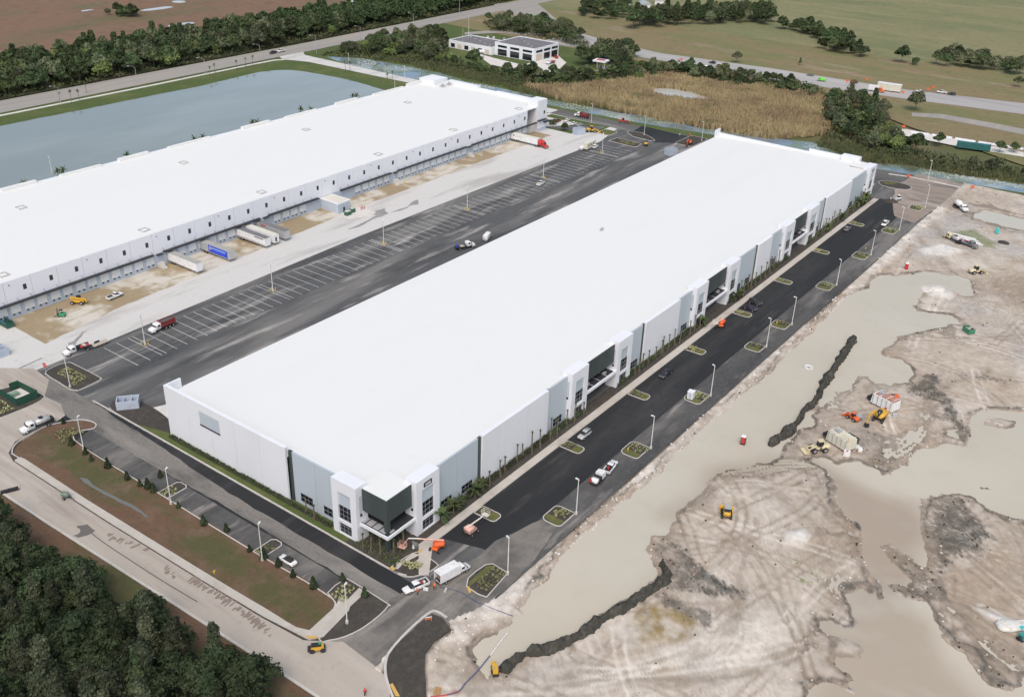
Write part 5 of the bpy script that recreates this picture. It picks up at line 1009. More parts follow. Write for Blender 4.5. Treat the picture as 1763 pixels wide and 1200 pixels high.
def wheels(t,xs,y,r=.36,w=.26):
    for x in xs:
        for s in (-1,1): wheel(t,x,s*y,r,w)
def lamps(t,xf,xr,y,z,hw=.28):
    for s in (-1,1):
        MB().box((xf,s*y,z),(.1,hw,.16)).build('headlight',m_lamp,t); MB().box((xr,s*y,z+.08),(.08,.2,.24)).build('tail_light',m_red,t)
def place(px,rz=0.,z=.03,front=None):
    x,y=G(*px)
    if front: fx,fy=G(*front); rz=math.atan2(fy-y,fx-x)
    return (x,y,z),rz
def sedan(label,px,rz,p,z=.03,group=None,suv=False,cat='car',front=None):
    loc,rz=place(px,rz,z,front); t=thing('parked_suv' if suv else 'parked_car',label,cat,loc,rz,group); k=.25 if suv else 0
    MB().loft([(-2.35,.68,.45,.8+k*.8),(-2.22,.85,.3,.96+k),(-1.2,.9,.25,1.02+k),(0,.91,.25,1.0+k),(1.1,.9,.25,.94+k),(2.0,.86,.28,.82+k*.8),(2.35,.66,.38,.66+k*.5)],14).build('body',p,t,True)
    if suv: MB().loft([(-2.2,.72,1.1,1.25),(-1.9,.76,1.1,1.72),(-.5,.78,1.1,1.8),(.35,.76,1.1,1.72),(1.1,.68,1.1,1.18)],12).build('windows',m_wglass,t,True); MB().loft([(-1.95,.64,1.68,1.82),(-.5,.68,1.76,1.87),(.35,.62,1.68,1.78)],10).build('roof',p,t,True)
    else: MB().loft([(-1.75,.6,.9,.98),(-1.15,.72,.9,1.36),(-.2,.74,.9,1.43),(.4,.72,.9,1.36),(1.15,.66,.9,.95)],12).build('windows',m_wglass,t,True); MB().loft([(-1.1,.6,1.34,1.44),(-.2,.65,1.4,1.49),(.38,.6,1.33,1.4)],10).build('roof',p,t,True)
    wheels(t,(-1.4,1.42),.8,.34 if not suv else .38,.24); lamps(t,2.2,-2.3,.62,.72+k*.6); MB().box((2.33,0,.55),(.06,.9,.16)).build('grille',m_trim,t); return t
def convertible(label,px,rz,p):
    loc,rz=place(px,rz,.05); t=thing('convertible_car',label,'car',loc,rz)
    MB().loft([(-2.3,.65,.45,.8),(-2.2,.84,.3,.93),(-1.2,.89,.25,.98),(0,.9,.25,.95),(1.1,.89,.25,.92),(2.0,.85,.28,.8),(2.3,.62,.38,.62)],14).build('body',p,t,True)
    MB().loft([(-1.5,.55,.9,.97),(-1.1,.68,.9,1.25),(-.2,.7,.9,1.36),(.35,.68,.9,1.32),(.5,.6,.9,1.2)],12).build('soft_top',m_trim,t,True); MB().loft([(.4,.64,.9,1.26),(.6,.66,.9,1.2),(1.05,.66,.9,.95)],10).build('windscreen',m_wglass,t,True)
    wheels(t,(-1.35,1.4),.8,.34,.24); lamps(t,2.15,-2.25,.6,.7)
def pickup(label,px,rz,p,z=.03,front=None,cargo=None,crew=True,group=None,bed=m_trim):
    loc,rz=place(px,rz,z,front); t=thing('pickup_truck',label,'pickup truck',loc,rz,group)
    MB().loft([(-2.9,.9,.55,1.05),(-2.82,.96,.45,1.18),(-.8,.98,.42,1.2),(1.2,.98,.42,1.18),(2.3,.95,.45,1.1),(2.8,.86,.5,1.0),(2.92,.7,.6,.85)],14).build('body',p,t,True)
    MB().b2(-2.72,-.78,-.78,.78,1.06,1.215).build('bed',bed,t)
    for s in (-1,1): MB().b2(-2.85,-.72,s*.94-.07,s*.94+.07,1.1,1.34).build('bed_rail',p,t)
    MB().b2(-2.92,-2.8,-.9,.9,.7,1.32).build('tailgate',p,t)
    x0=-.75 if crew else -.1
    MB().loft([(x0,.76,1.15,1.72),(x0+.15,.8,1.15,1.82),(.6,.8,1.15,1.84),(.95,.76,1.15,1.66),(1.5,.72,1.15,1.22)],12).build('windows',m_wglass,t,True); MB().loft([(x0-.03,.72,1.74,1.86),(x0+.4,.74,1.8,1.93),(.75,.68,1.78,1.88)],10).build('roof',p,t,True)
    for s in (-1,1): MB().box((1.0,s*1.06,1.3),(.14,.18,.2)).build('mirror',m_trim,t)
    wheels(t,(-1.75,1.85),.86,.41,.28); lamps(t,2.78,-2.9,.68,.9); MB().box((2.9,0,.72),(.1,1.5,.22)).build('bumper',m_rim,t)
    if cargo:
        for i,(cx,cy,c) in enumerate(cargo): MB().box((cx,cy,1.4),(.5,.45,.4),i).build('load',c,t)
    return t
def van(label,px,rz,p,z=.03,L=5.4,h=2.3,name='cargo_van',cat='van',front=None,group=None):
    loc,rz=place(px,rz,z,front); t=thing(name,label,cat,loc,rz,group); a=L/2
    MB().loft([(-a,.9,.4,h-.1),(-a+.1,.98,.35,h),(a-2.0,.98,.35,h),(a-1.6,.97,.35,h-.1),(a-.85,.95,.38,1.35),(a-.2,.9,.42,1.1),(a,.75,.5,.9)],16).build('body',p,t,True)
    MB().loft([(a-1.75,.8,1.3,h-.18),(a-1.55,.9,1.3,h-.22),(a-.82,.86,1.28,1.4)],10).build('windscreen',m_wglass,t,True)
    for s in (-1,1): MB().box((a-1.75,s*.955,1.55),(.7,.06,.5)).build('side_window',m_wglass,t)
    wheels(t,(-a+1.1,a-1.0),.86,.36,.25); lamps(t,a-.1,-a,.65,.85); return t
def box_truck(label,px,front,open_rear=True):
    loc,rz=place(px,0,.04,front); t=thing('box_truck',label,'truck',loc,rz)
    b=MB(); b.b2(-4.2,1.2,-1.15,1.15,.95,1.05); b.b2(-4.2,1.2,-1.15,1.15,3.05,3.12); b.b2(-4.2,1.2,-1.15,-1.09,1.05,3.05); b.b2(-4.2,1.2,1.09,1.15,1.05,3.05); b.b2(1.14,1.2,-1.09,1.09,1.05,3.05)
    c=b.build('cargo_box',P_white,t); MB().b2(-4.1,1.1,-1.05,1.05,1.06,1.09).build('box_floor',m_trim,c); MB().b2(-.4,.6,-.3,.3,3.13,3.4).build('roof_unit',P_white,c)
    for i in range(3): MB().box((-3.2+i*1.1,.3*(-1)**i,1.5),(.8,.9,.8),i*.3).build('crate',mat('cardboard',(.3,.22,.14),.9),c)
    MB().loft([(1.3,.95,.6,2.3),(1.45,1.0,.55,2.4),(2.3,1.0,.55,2.4),(2.55,.98,.55,2.2),(3.15,.96,.55,1.5),(3.9,.9,.55,1.35),(4.15,.75,.6,1.1)],14).build('cab',P_white,t,True)
    MB().loft([(2.45,.82,1.45,2.22),(2.6,.9,1.45,2.18),(3.2,.86,1.42,1.5)],10).build('windscreen',m_wglass,t,True)
    for s in (-1,1): MB().box((2.0,s*.99,1.85),(.75,.06,.5)).build('side_window',m_wglass,t); MB().box((3.0,s*1.12,1.7),(.12,.2,.35)).build('mirror',m_trim,t)
    MB().b2(-4.2,3.6,-.45,.45,.5,.95).build('chassis',m_trim,t); wheels(t,(-2.6,),.85,.42,.5); wheels(t,(3.0,),.88,.42,.28); lamps(t,4.0,-4.2,.7,.95)
def truck_cab(t,x,p,h=2.9,w=1.2):
    """conventional bonneted cab, x = back of cab"""
    MB().loft([(x,w*.92,.8,h-.15),(x+.12,w,.75,h),(x+1.3,w,.75,h),(x+1.6,w*.97,.75,h-.25),(x+2.0,w*.95,.75,1.95)],14).build('cab',p,t,True)
    MB().loft([(x+1.7,w*.88,.75,1.9),(x+2.0,w*.86,.75,1.85),(x+3.2,w*.8,.75,1.65),(x+3.45,w*.68,.75,1.4)],12).build('bonnet',p,t,True)
    MB().loft([(x+1.42,w*.82,1.85,h-.2),(x+1.58,w*.9,1.85,h-.28),(x+2.02,w*.88,1.85,1.98)],10).build('windscreen',m_wglass,t,True)
    for s in (-1,1):
        MB().box((x+.8,s*(w-.01),2.15),(.8,.06,.65)).build('side_window',m_wglass,t); MB().box((x+2.75,s*w*.88,1.0),(1.25,.34,.5),0,(.7,.9)).build('mudguard',p,t); MB().box((x+1.7,s*(w+.2),2.1),(.1,.2,.5)).build('mirror',m_trim,t); MB().box((x+3.42,s*w*.6,1.15),(.08,.25,.2)).build('headlight',m_lamp,t)
    MB().box((x+3.55,0,.75),(.18,w*1.9,.35)).build('bumper',m_rim,t)
def dump_truck(label,px,rz,cab,body,z=.03,front=None,load=mat('gravel_load',(.1,.1,.1),.9)):
    loc,rz=place(px,rz,z,front); t=thing('dump_truck',label,'truck',loc,rz); MB().b2(-4.2,3.2,-.45,.45,.75,1.15).build('chassis',m_trim,t); truck_cab(t,.75,cab)
    b=MB(); b.b2(-4.3,.6,-1.2,1.2,1.2,1.32); 
    for s in (-1,1): b.box((-1.85,s*1.22,2.05),(4.9,.1,1.5))
    b.box((.58,0,2.15),(.1,2.5,1.9)); b.box((-4.28,0,1.95),(.1,2.5,1.3)); b=b.build('tipper_body',body,t)
    for i in range(5): 
        for s in (-1,1): MB().box((-4.0+i*1.05,s*1.3,2.05),(.12,.08,1.5)).build('side_rib',body,b)
    MB().box((-1.85,0,2.2),(4.7,2.2,.9),0,(.85,.7)).build('load',load,b)
    wheels(t,(-3.4,-2.1,-.8),.95,.52,.5); wheels(t,(3.3,),1.02,.52,.3); return t
def flatbed_truck(label,px,rz,front=None,body=P_black,tank=None,cargo=True,z=.03,open_bed=True,cabp=P_white):
    loc,rz=place(px,rz,z,front); t=thing('tanker_truck' if tank else 'flatbed_truck',label,'truck',loc,rz); MB().b2(-4,3,-.42,.42,.7,1.05).build('chassis',m_trim,t); truck_cab(t,.6,cabp,2.75,1.12)
    if tank:
        MB().loft([(-3.6,.5,1.3,2.3,1),(-3.45,.95,1.1,2.7,.9),(-1.6,1.0,1.05,2.75,.9),(.1,.95,1.1,2.7,.9),(.3,.5,1.3,2.3,1)],18).build('tank',tank,t,True); MB().b2(-1.9,-.9,-.55,.55,2.72,2.9).build('tank_hatch',m_trim,t); MB().box((-4.0,0,1.2),(.8,1.7,1.3)).build('pump',m_trim,t)
    else:
        MB().b2(-4.0,.45,-1.15,1.15,1.05,1.2).build('bed',m_trim,t)
        if open_bed:
            for s in (-1,1): MB().b2(-4,.45,s*1.15-.05,s*1.15+.05,1.2,1.75).build('side_board',body,t)
            MB().b2(.36,.46,-1.1,1.1,1.2,2.3).build('headboard',body,t)
        if cargo:
            for i,c in enumerate((P_redp,m_conc,P_redp,m_trim)): MB().box((-3.2+i*.95,.25*(-1)**i,1.5),(.8,1.3,.5),.2*i).build('load',c,t)
    wheels(t,(-2.6,),.9,.48,.52); wheels(t,(2.9,),.95,.48,.3); return t
def trailer(label,px,rz,side,roof,graphic=None,z=.03,L=16.1,loc=None,door=False,group='box trailers at the docks'):
    if loc is None: loc,rz=place(px,rz,z)
    t=thing('box_trailer',label,'trailer',loc,rz,group); a=L/2
    b=MB().b2(-a,a,-1.28,1.28,1.15,4.05).build('box',side,t); MB().b2(-a+.05,a-.05,-1.25,1.25,4.05,4.09).build('roof',roof,t)
    for s in (-1,1): MB().b2(-a,a,s*1.29-.02,s*1.29+.02,1.1,1.3).build('side_rail',m_steel,b)
    for i in range(13):
        for s in (-1,1): MB().b2(-a+.6+i*1.22,-a+.64+i*1.22,s*1.285-.012,s*1.285+.012,1.32,4.0).build('panel_seam',side,b)
    if graphic: graphic(t,a)
    if door: MB().b2(a+.01,a+.05,-.5,.2,1.6,3.2).build('nose_hatch',m_trim,t)
    MB().b2(-a+.3,-a+5,-.5,.5,.85,1.14).build('bogie',m_trim,t); wheels(t,(-a+1.6,-a+2.9),.95,.5,.52)
    for s in (-1,1): MB().b2(a-3.2,a-3.0,s*.8-.08,s*.8+.08,0,1.15).build('landing_leg',m_steel,t)
    MB().b2(-a-.02,-a-.0,-1.2,1.2,1.2,4.0).build('rear_door',m_trim,t); return t
# --- yard
dump_truck('white-cabbed dump truck with maroon body parked across the stall lines',(279,567),math.pi,P_white,P_maroon)
flatbed_truck('white crew-cab truck with black open bed beside the planted island',(134,607),math.pi,front=(110,615))
x,y=G(172,594); t=thing('flatbed_trailer','low pale plank trailer behind the white crew-cab truck','trailer',(x,y,.03),math.pi)
MB().b2(-2.6,2.4,-1.05,1.05,.55,.68).build('deck',mat('plank',(.42,.38,.32),.9),t); wheels(t,(-.6,.4),1.1,.34,.22); MB().tube([(2.4,.6,.6),(3.8,0,.6)],.06).tube([(2.4,-.6,.6),(3.8,0,.6)],.06).build('drawbar',m_trim,t); MB().b2(-.4,1.2,-.9,-.6,.68,1.2).build('tool_box',m_trim,t)
flatbed_truck('white tanker truck with pale round tank turning past the verge tip',(64,738),0,front=(46,745),tank=P_silver)
pickup('white pickup with dark bed parked on the stained dock apron',(198,513),.1,P_white,crew=False)
pickup('white work pickup with pale flat bed parked beside a trailer yard pole',(931,319),.2,P_white,crew=False,bed=mat('plank',(.42,.38,.32),.9))
flatbed_truck('white-cabbed flatbed carrying a blue barrel at the main warehouse dock side',(800,428),-.35,cargo=False,open_bed=False); o=[k for k in COL.objects if k.name.startswith('flatbed_truck')][-1]
MB().cyl((-3.2,.3,1.2),(-3.2,.3,2.1),.4,.4,12).build('barrel',P_blue,o); MB().b2(-2,-.4,-.9,.9,1.2,1.35).build('deck_boards',mat('plank',(.42,.38,.32),.9),o)
v=van('white service van with pale blue side stripe at the dock side roof edge',(839,412),.35,P_white,L=6,h=2.7); MB().b2(-2.4,.8,-.995,-.985,1.5,1.9).build('side_stripe',paint('pale_blue',(.4,.62,.7)),v)
def g_blue(t,a):
    s=-1
    for y in (-1.305,1.305): MB().b2(-a+4.6,a-.9,y-.006,y+.006,1.35,3.95).build('side_graphic',P_blue,t); MB().b2(-a+6.4,a-2.0,y-.014,y+.014,2.9,3.3).build('graphic_lettering',paint('pale_blue2',(.3,.5,.85)),t); MB().cyl((-a+5.7,y-.015,2.9),(-a+5.7,y+.015,2.9),.6,.6,16).build('graphic_ring',m_white,t); MB().cyl((-a+5.7,y-.02,2.9),(-a+5.7,y+.02,2.9),.38,.38,16).build('graphic_disc',m_trim,t)
    for i,(x,z,r) in enumerate(((-a+1.3,2.3,.38),(-a+2.3,1.9,.32),(-a+3.2,2.5,.25))): MB().cyl((x,-1.315,z),(x,1.315,z),r,r,12).build('graphic_spot',paint('sage',(.3,.42,.4)),t)
def g_line(t,a):
    for y in (-1.3,1.3): MB().b2(-a+.5,a-.4,y-.01,y+.01,1.45,1.6).build('side_stripe',P_navy,t); MB().b2(a-6,a-1,y-.012,y+.012,3.4,3.75).build('side_lettering',P_navy,t)
m_roofgrey=mat('trailer_roof_grey',(.36,.36,.34),.7,layers=(((.28,.28,.26),.5,.5,.7),)); m_roofdark=mat('trailer_roof_dark',(.17,.175,.18),.7); m_roofpale=mat('trailer_roof_pale',(.6,.6,.52),.7)
def g_red(t,a): 
    for y in (-1.3,1.3): MB().b2(-a+3,-a+5.6,y-.01,y+.01,3.3,3.8).build('side_badge',P_redp,t)
for px,side,roof,gr,dr,lab in (((337,468.5),P_white,m_roofgrey,None,False,'plain white box trailer backed to the dock, leftmost of the five'),((393,448),P_silver,m_roofgrey,g_blue,False,'box trailer with bright blue side graphic backed to the dock'),((457,426),P_white,m_roofdark,g_line,False,'white box trailer with dark roof and thin navy stripe at the dock'),((474,421.5),P_white,m_roofpale,None,True,'cream-roofed box trailer in the middle of the three parked close together'),((492,414),P_silver,m_roofdark,g_red,False,'silver box trailer with dark roof, rightmost of the three parked close together')):
    x,_=G(*px); trailer(lab,None,-math.pi/2,side,roof,gr,loc=(x,YW-8.2,.03),door=dr)
x,y=G(918,243); x=391.5
def g_k(t,a):
    for y in (-1.3,1.3):
        MB().b2(-a+1.3,-a+1.55,y-.012,y+.012,2.6,3.7).box((-a+1.95,y,3.4),(.9,.024,.24),0).build('letter_mark',m_trim,t)
        MB().b2(-a+3,-a+7,y-.012,y+.012,2.9,3.2).build('side_lettering',paint('faint_grey',(.55,.56,.57)),t)
trailer('long white box trailer coupled to the red tractor at the far dock',None,-math.pi/2,P_white,m_roofpale,g_k,loc=(x,YW-8.4,.03))
t=thing('semi_tractor','bright red sleeper-cab tractor in front of the long white trailer','truck',(x,YW-18.6,.03),-math.pi/2); truck_cab(t,-.4,P_redp,3.4,1.2); MB().loft([(-1.9,1.15,1.0,3.7),(-1.7,1.2,.95,3.85),(-.3,1.2,.95,3.8),(.3,1.1,1.2,3.4)],14).build('sleeper',P_redp,t,True); MB().b2(-4.2,2.5,-.4,.4,.6,1.0).build('chassis',m_trim,t); wheels(t,(-3.6,-2.4),.95,.5,.5); wheels(t,(2.4,),1.0,.5,.3)
# --- front parking and junction
pickup('white pickup with tools in its bed standing at the junction beside two workers',(716,1014),0,P_white,front=(697,1022),cargo=[(-1.3,.2,P_redp),(-2,-.3,P_grey),(-1.8,.4,P_white)])
box_truck('white box truck with its rear open at the junction',(780,992),(806,978))
pickup('white pickup in the front parking with red gear in its bed',(1051,808),0,P_white,front=(1061,795),cargo=[(-1.4,.1,P_redp),(-2.1,-.2,P_maroon)])
x,y=G(1029,829); f=G(1040,818); t=thing('service_trailer','white service trailer with black hose reel behind the white pickup','trailer',(x,y,.03),math.atan2(f[1]-y,f[0]-x))
MB().b2(-2.5,2.3,-1.05,1.05,.6,.75).build('deck',m_trim,t); MB().box((1.3,0,1.5),(1.7,2.0,1.5)).build('tank_box',P_white,t); MB().cyl((-.3,-1.0,1.35),(-.3,1.0,1.35),.65,.65,14).build('hose_reel',m_trim,t); MB().loft([(-2.3,.7,.8,1.5),(-1.9,.95,.75,1.9),(-1.1,.95,.75,1.9)],12).build('tank',P_white,t,True); MB().box((-2.2,.75,1.3),(.5,.5,.8)).build('red_tank',P_redp,t); wheels(t,(-.5,.45),1.15,.36,.22)
sedan('silver hatchback parked near the front sidewalk below the first entrance bay',(1006,752),0,P_silver,suv=True,front=(998,758))
pickup('dark navy pickup driving down the front parking lane',(1146,646),0,P_navy,front=(1139,652))
sedan('black large car parked nose-out beside the orange lift, rear of two',(1299,524),-math.pi/2-.05,P_black,suv=True); sedan('dark plum car parked nose-out beside the larger black car',(1291,533),-math.pi/2-.05,P_purple)
sedan('dark grey car far along the front parking lane',(1458,397),.05,P_grey,suv=True); pickup('white pickup far along the front parking by an outer island',(1523,388),0,P_white,front=(1517,394))
convertible('white convertible with black soft top in the side parking',(496,968),math.pi/2,P_white)
# --- small car park at the far end, cars on roads
for px,p,lab in (((961,210),P_maroon,'dark red car in the small car park by the far dock corner'),((976,209),P_white,'white car next to the dark red one in the small car park'),((988,215),P_white,'white car in the middle of the small car park'),((998,217),P_silver,'silver-blue car on the right of the small car park'),((1012,220),P_grey,'dark car in the last bay of the small car park')): sedan(lab,px,.1,p,group='cars in the small car park')
sedan('white car parked beside the white site trailer near the yard end',(1025,255),.2,P_white,suv=True)
dump_truck('far dump truck with white cab and maroon body on the perimeter road',(1001,203),math.pi/2,P_white,P_maroon)
x,y=G(1014,256); t=thing('site_trailer','cream site office trailer on the yard concrete','trailer',(x,y,.03),.1); MB().b2(-4.5,4.5,-1.3,1.3,.7,3.4).build('cabin',paint('cream',(.66,.64,.52)),t); MB().b2(-4.6,4.6,-1.35,1.35,3.4,3.5).build('roof',m_roofpale,t); wheels(t,(-.6,.5),1.1,.4,.25)
for i in range(3): MB().b2(-3.2+i*2.4,-2.4+i*2.4,-1.33,-1.29,1.8,2.7).build('window',m_glass,t)
van('white van parked at the near end of the cream site trailer',(1003,258),.1,P_white,L=4.6,h=2)
pickup('dark pickup on the left highway near the access road mouth',(470,93),math.pi,P_black); pickup('white pickup just behind the dark one on the left highway',(484,90),math.pi,P_white)
hw2=math.pi/2+.12
van('white van on the right highway behind the small pale tree',(1215,119),hw2,P_white); sedan('black car next to the white van on the right highway',(1226,110),hw2,P_black,suv=True); sedan('white car ahead of the black one on the right highway',(1241,112),hw2,P_white)
van('lime green van on the right highway',(1414,140),hw2,P_lime); sedan('dark pickup-like car left of the lime van',(1395,131),hw2,P_grey); sedan('white car right of the highway house trailer',(1583,159),hw2,P_white); pickup('white pickup on the right highway beside the dark car',(1621,161),hw2,P_white); sedan('dark boxy car at the right end of the highway traffic',(1638,164),hw2,P_black,suv=True)
x,y=G(1530,157); t=thing('house_trailer','large cream house trailer standing on the right highway','trailer',(x,y,0),hw2); MB().b2(-7,7,-2,2,.6,4.4).build('cabin',paint('cream',(.66,.64,.52)),t); MB().b2(-7.1,7.1,-2.1,2.1,4.4,4.6).build('roof',P_white,t); MB().b2(2,4.2,-2.03,-1.99,2.2,3.4).build('window',m_glass,t); wheels(t,(-2,-1),1.7,.45,.3)
x,y=G(1510,156); t=thing('orange_truck','white box truck with orange cab before the cream house trailer','truck',(x-4,y-1,0),hw2+math.pi); MB().b2(-5,1,-1.25,1.25,.9,3.7).build('cargo_box',P_white,t); truck_cab(t,1.1,P_orange,2.8,1.15); wheels(t,(-3.5,-2.3),.95,.5,.5); wheels(t,(3.6,),.95,.5,.3)
def board(px,py,label,w=1.5):
    x,y=G(px,py); t=thing('roadwork_sign',label,'road sign',(x,y,0),.6,'orange roadwork boards'); MB().box((0,0,1.4),(.06,w,1.2)).build('panel',paint('sign_orange',(.8,.1,.03)),t)
    for s in (-1,1): MB().cyl((0,s*w*.35,0),(0,s*w*.35,.7),.05,.05,5).build('leg',m_steel,t)
for px,py,lab in ((1173,106,'orange roadwork board left of the small pale tree'),(1364,136,'orange roadwork board left of the lime van'),(1458,143,'orange roadwork board right of the lime van'),(1492,141,'orange roadwork board at the box truck corner'),(1554,163,'orange roadwork board at the foot of the house trailer'),(1597,157,'small orange board right of the white highway car'),(1606,154,'orange board furthest up the right highway'),(1555,222,'orange board at the start of the white barrier row'),(1563,308,'red and white barrier board at the muddy perimeter bend'),(1673,327,'orange barrel by the far perimeter road kerb')): board(px,py,lab)
for i,(a,b) in enumerate(((1568,1600),(1604,1640),(1644,1680),(1684,1720),(1724,1763))):
    p=[G(a,228+(a-1568)*.155),G(b,228+(b-1568)*.155)]; q=p[0]; d=Vector((p[1][0]-q[0],p[1][1]-q[1])); t=thing('barrier_wall',f'white concrete barrier wall, {ordn[i]} length from the left beyond the thicket','barrier',(q[0],q[1],-.1),math.atan2(d.y,d.x),'white barrier row'); MB().prism([(0,0),(d.length-.3,0),(d.length-.3,1.0),(0,1.0)],-.25,.25).build('wall',m_white,t); MB().b2(0,d.length-.3,-.45,.45,0,.25).build('foot',m_white,t)
x,y=G(1675,257); t=thing('green_container','long dark green container beyond the white barrier row','container',(x,y,0),math.pi/2+.25); MB().b2(-8,8,-1.3,1.3,.2,3.2).build('box',paint('dark_teal',(.02,.13,.13)),t)
for i in range(12): MB().b2(-7.6+i*1.3,-7.4+i*1.3,-1.36,1.36,.3,3.1).build('rib',paint('dark_teal',(.02,.13,.13)),t)
sheet('gravel_track',GP([(1570,194),(1620,196),(1700,210),(1763,222),(1763,232),(1700,219),(1620,204),(1570,200)]),-.14,m_hwy)
sheet('haul_road',GP([(1525,222),(1560,222),(1650,240),(1763,262),(1763,270),(1650,252),(1560,234),(1525,230)]),-.15,m_white_conc)
# ================================================================ MACHINES, PEOPLE, SITE CLUTTER
def boom_lift(label,px,rz,p,arm,basket_dir,L,z=.03,elev=.35,jib=True):
    """L boom length, basket_dir world heading of the boom"""
    loc,_=place(px,0,z); t=thing('boom_lift',label,'boom lift',loc,rz); b=basket_dir-rz
    MB().box((0,0,.85),(2.6,1.5,.5),0,(.9,.9)).build('chassis',p,t); wheels(t,(-1.1,1.1),1.05,.45,.36)
    c,s=math.cos(b),math.sin(b); tt=MB().loft([(-1.7,.7,1.15,2.0),(-1.5,.95,1.1,2.2),(0,1.0,1.1,2.1),(.8,.7,1.1,1.7)],12); tt.v=[(x*c-y*s,x*s+y*c,zz) for x,y,zz in tt.v]; tt.build('turntable',p,t,True)
    P=lambda d,zz,o=0:(c*d-s*o,s*d+c*o,zz); z0=2.3; z1=z0+L*math.sin(elev)*.35
    MB().cyl(P(-1.5,z0),P(L*.55,z1),.2,.17,8).build('boom',arm,t); MB().cyl(P(L*.5,z1),P(L*.82,z1+.25),.13,.12,8).build('inner_boom',P_white,t)
    e=P(L*.82,z1+.25)
    if jib: MB().cyl(e,P(L,1.5),.1,.1,6).build('jib',arm,t); e=P(L,1.5)
    k=MB(); ex,ey,ez=e
    for dx in (-.55,.55):
        for dy in (-.85,.85): k.cyl((ex+dx,ey+dy,ez-.3),(ex+dx,ey+dy,ez+.85),.04,.04,5)
    for zz in (ez+.3,ez+.85):
        for dx in (-.55,.55): k.cyl((ex+dx,ey-.85,zz),(ex+dx,ey+.85,zz),.04,.04,5)
        for dy in (-.85,.85): k.cyl((ex-.55,ey+dy,zz),(ex+.55,ey+dy,zz),.04,.04,5)
    k.b2(ex-.55,ex+.55,ey-.85,ey+.85,ez-.35,ez-.28); k.build('basket',arm,t)
def head(px,fx): x,y=G(*px); a,b=G(*fx); return math.atan2(b-y,a-x)
boom_lift('orange boom lift reaching its basket to the dark glazed corner',(752,945),.25,P_orange,P_pink,head((752,945),(704,948)),7.5)
boom_lift('pale pinkish boom lift with its boom low toward a grey basket, front parking',(811,917),0,P_pink,paint('lift_cream',(.7,.66,.58)),head((811,917),(842,895)),6.0,elev=.0,jib=False)
boom_lift('bright orange boom lift parked by the third entrance bay',(1240,562),.6,P_orange,paint('lift_cream',(.7,.66,.58)),head((1240,562),(1228,570)),4.5,elev=.1,jib=False)
def crawler(t,L,w,g,m=m_trim,r=.45):
    for s in (-1,1):
        MB().prism([(-L/2,r),(-L/2+.25,.05),(L/2-.25,.05),(L/2,r),(L/2-.25,2*r-.05),(-L/2+.25,2*r-.05)],s*g-w/2,s*g+w/2).build('track',m,t)
def excavator(label,px,rz,p,swing=.6,s=1.,z=.1):
    loc,_=place(px,0,z); t=thing('excavator',label,'excavator',loc,rz); t.scale=(s,s,s); crawler(t,4.2,.6,1.1); MB().b2(-1,1,-.8,.8,.5,1.05).build('undercarriage',m_trim,t)
    c,n=math.cos(swing),math.sin(swing); rot=lambda mb:(setattr(mb,'v',[(x*c-y*n,x*n+y*c,zz) for x,y,zz in mb.v]),mb)[1]
    rot(MB().loft([(-2.4,.9,1.1,2.1),(-2.1,1.3,1.05,2.35),(.4,1.35,1.05,2.2),(1.3,1.2,1.05,1.7)],12)).build('house',p,t,True); rot(MB().loft([(-.2,.5,1.8,2.9),(0,.55,1.6,3.0),(1.1,.52,1.5,2.95),(1.5,.45,1.4,2.0)],10)).build('cab',m_wglass,t,True)
    rot(MB().prism([(1.0,1.6),(1.3,1.2),(3.2,3.6),(5.4,3.3),(5.5,3.7),(3.0,4.2)],-.25,.1)).build('boom',p,t); rot(MB().prism([(5.1,3.9),(5.6,3.9),(6.3,1.2),(5.9,1.1)],-.2,.08)).build('stick',p,t); rot(MB().prism([(5.8,1.2),(6.5,1.3),(6.7,.5),(6.1,.1),(5.5,.4)],-.55,.45)).build('bucket',m_trim,t)
def loader(label,px,rz,p,z=.1,s=1.,name='wheel_loader'):
    loc,_=place(px,0,z); t=thing(name,label,'loader',loc,rz); t.scale=(s,s,s); wheels(t,(-1.5,1.5),1.0,.72,.6)
    MB().loft([(-3.0,.8,.9,1.7),(-2.8,1.0,.8,2.0),(-.9,1.0,.8,2.05),(-.6,.8,.8,1.6)],10).build('engine_cover',p,t,True); MB().box((.9,0,1.1),(2.2,1.1,.7)).build('front_frame',p,t); MB().box((-.3,0,2.4),(1.5,1.3,1.4),0,(.85,.9)).build('cab',m_wglass,t); MB().box((-.3,0,3.15),(1.6,1.4,.14)).build('cab_roof',p,t)
    for q in (-1,1): MB().prism([(.9,1.9),(1.2,1.5),(3.2,.7),(3.3,1.0)],q*.6-.1,q*.6+.1).build('lift_arm',p,t)
    MB().prism([(3.1,.15),(4.3,.1),(4.35,.25),(3.5,.5),(3.3,1.3),(3.1,1.3)],-1.4,1.4).build('bucket',p,t)
def dozer(label,px,rz,p,z=.1):
    loc,_=place(px,0,z); t=thing('bulldozer',label,'bulldozer',loc,rz); crawler(t,3.4,.55,1.0); MB().loft([(-1.6,.75,.9,1.7),(-1.3,.85,.8,1.9),(0,.8,.8,1.8)],10).build('rear_body',p,t,True); MB().loft([(0,.7,.8,1.7),(1.6,.65,.8,1.6),(1.8,.5,.9,1.4)],10).build('engine_cover',p,t,True); MB().box((-.5,0,2.3),(1.3,1.3,1.0),0,(.9,.9)).build('cab',m_wglass,t); MB().box((-.5,0,2.86),(1.5,1.5,.12)).build('canopy',P_silver,t)
    MB().prism([(2.1,.1),(2.3,.1),(2.15,.6),(2.35,1.2),(2.15,1.2),(1.95,.6)],-1.6,1.6).build('blade',p,t)
    for q in (-1,1): MB().box((1.3,q*1.42,.5),(1.9,.14,.2)).build('push_arm',p,t)
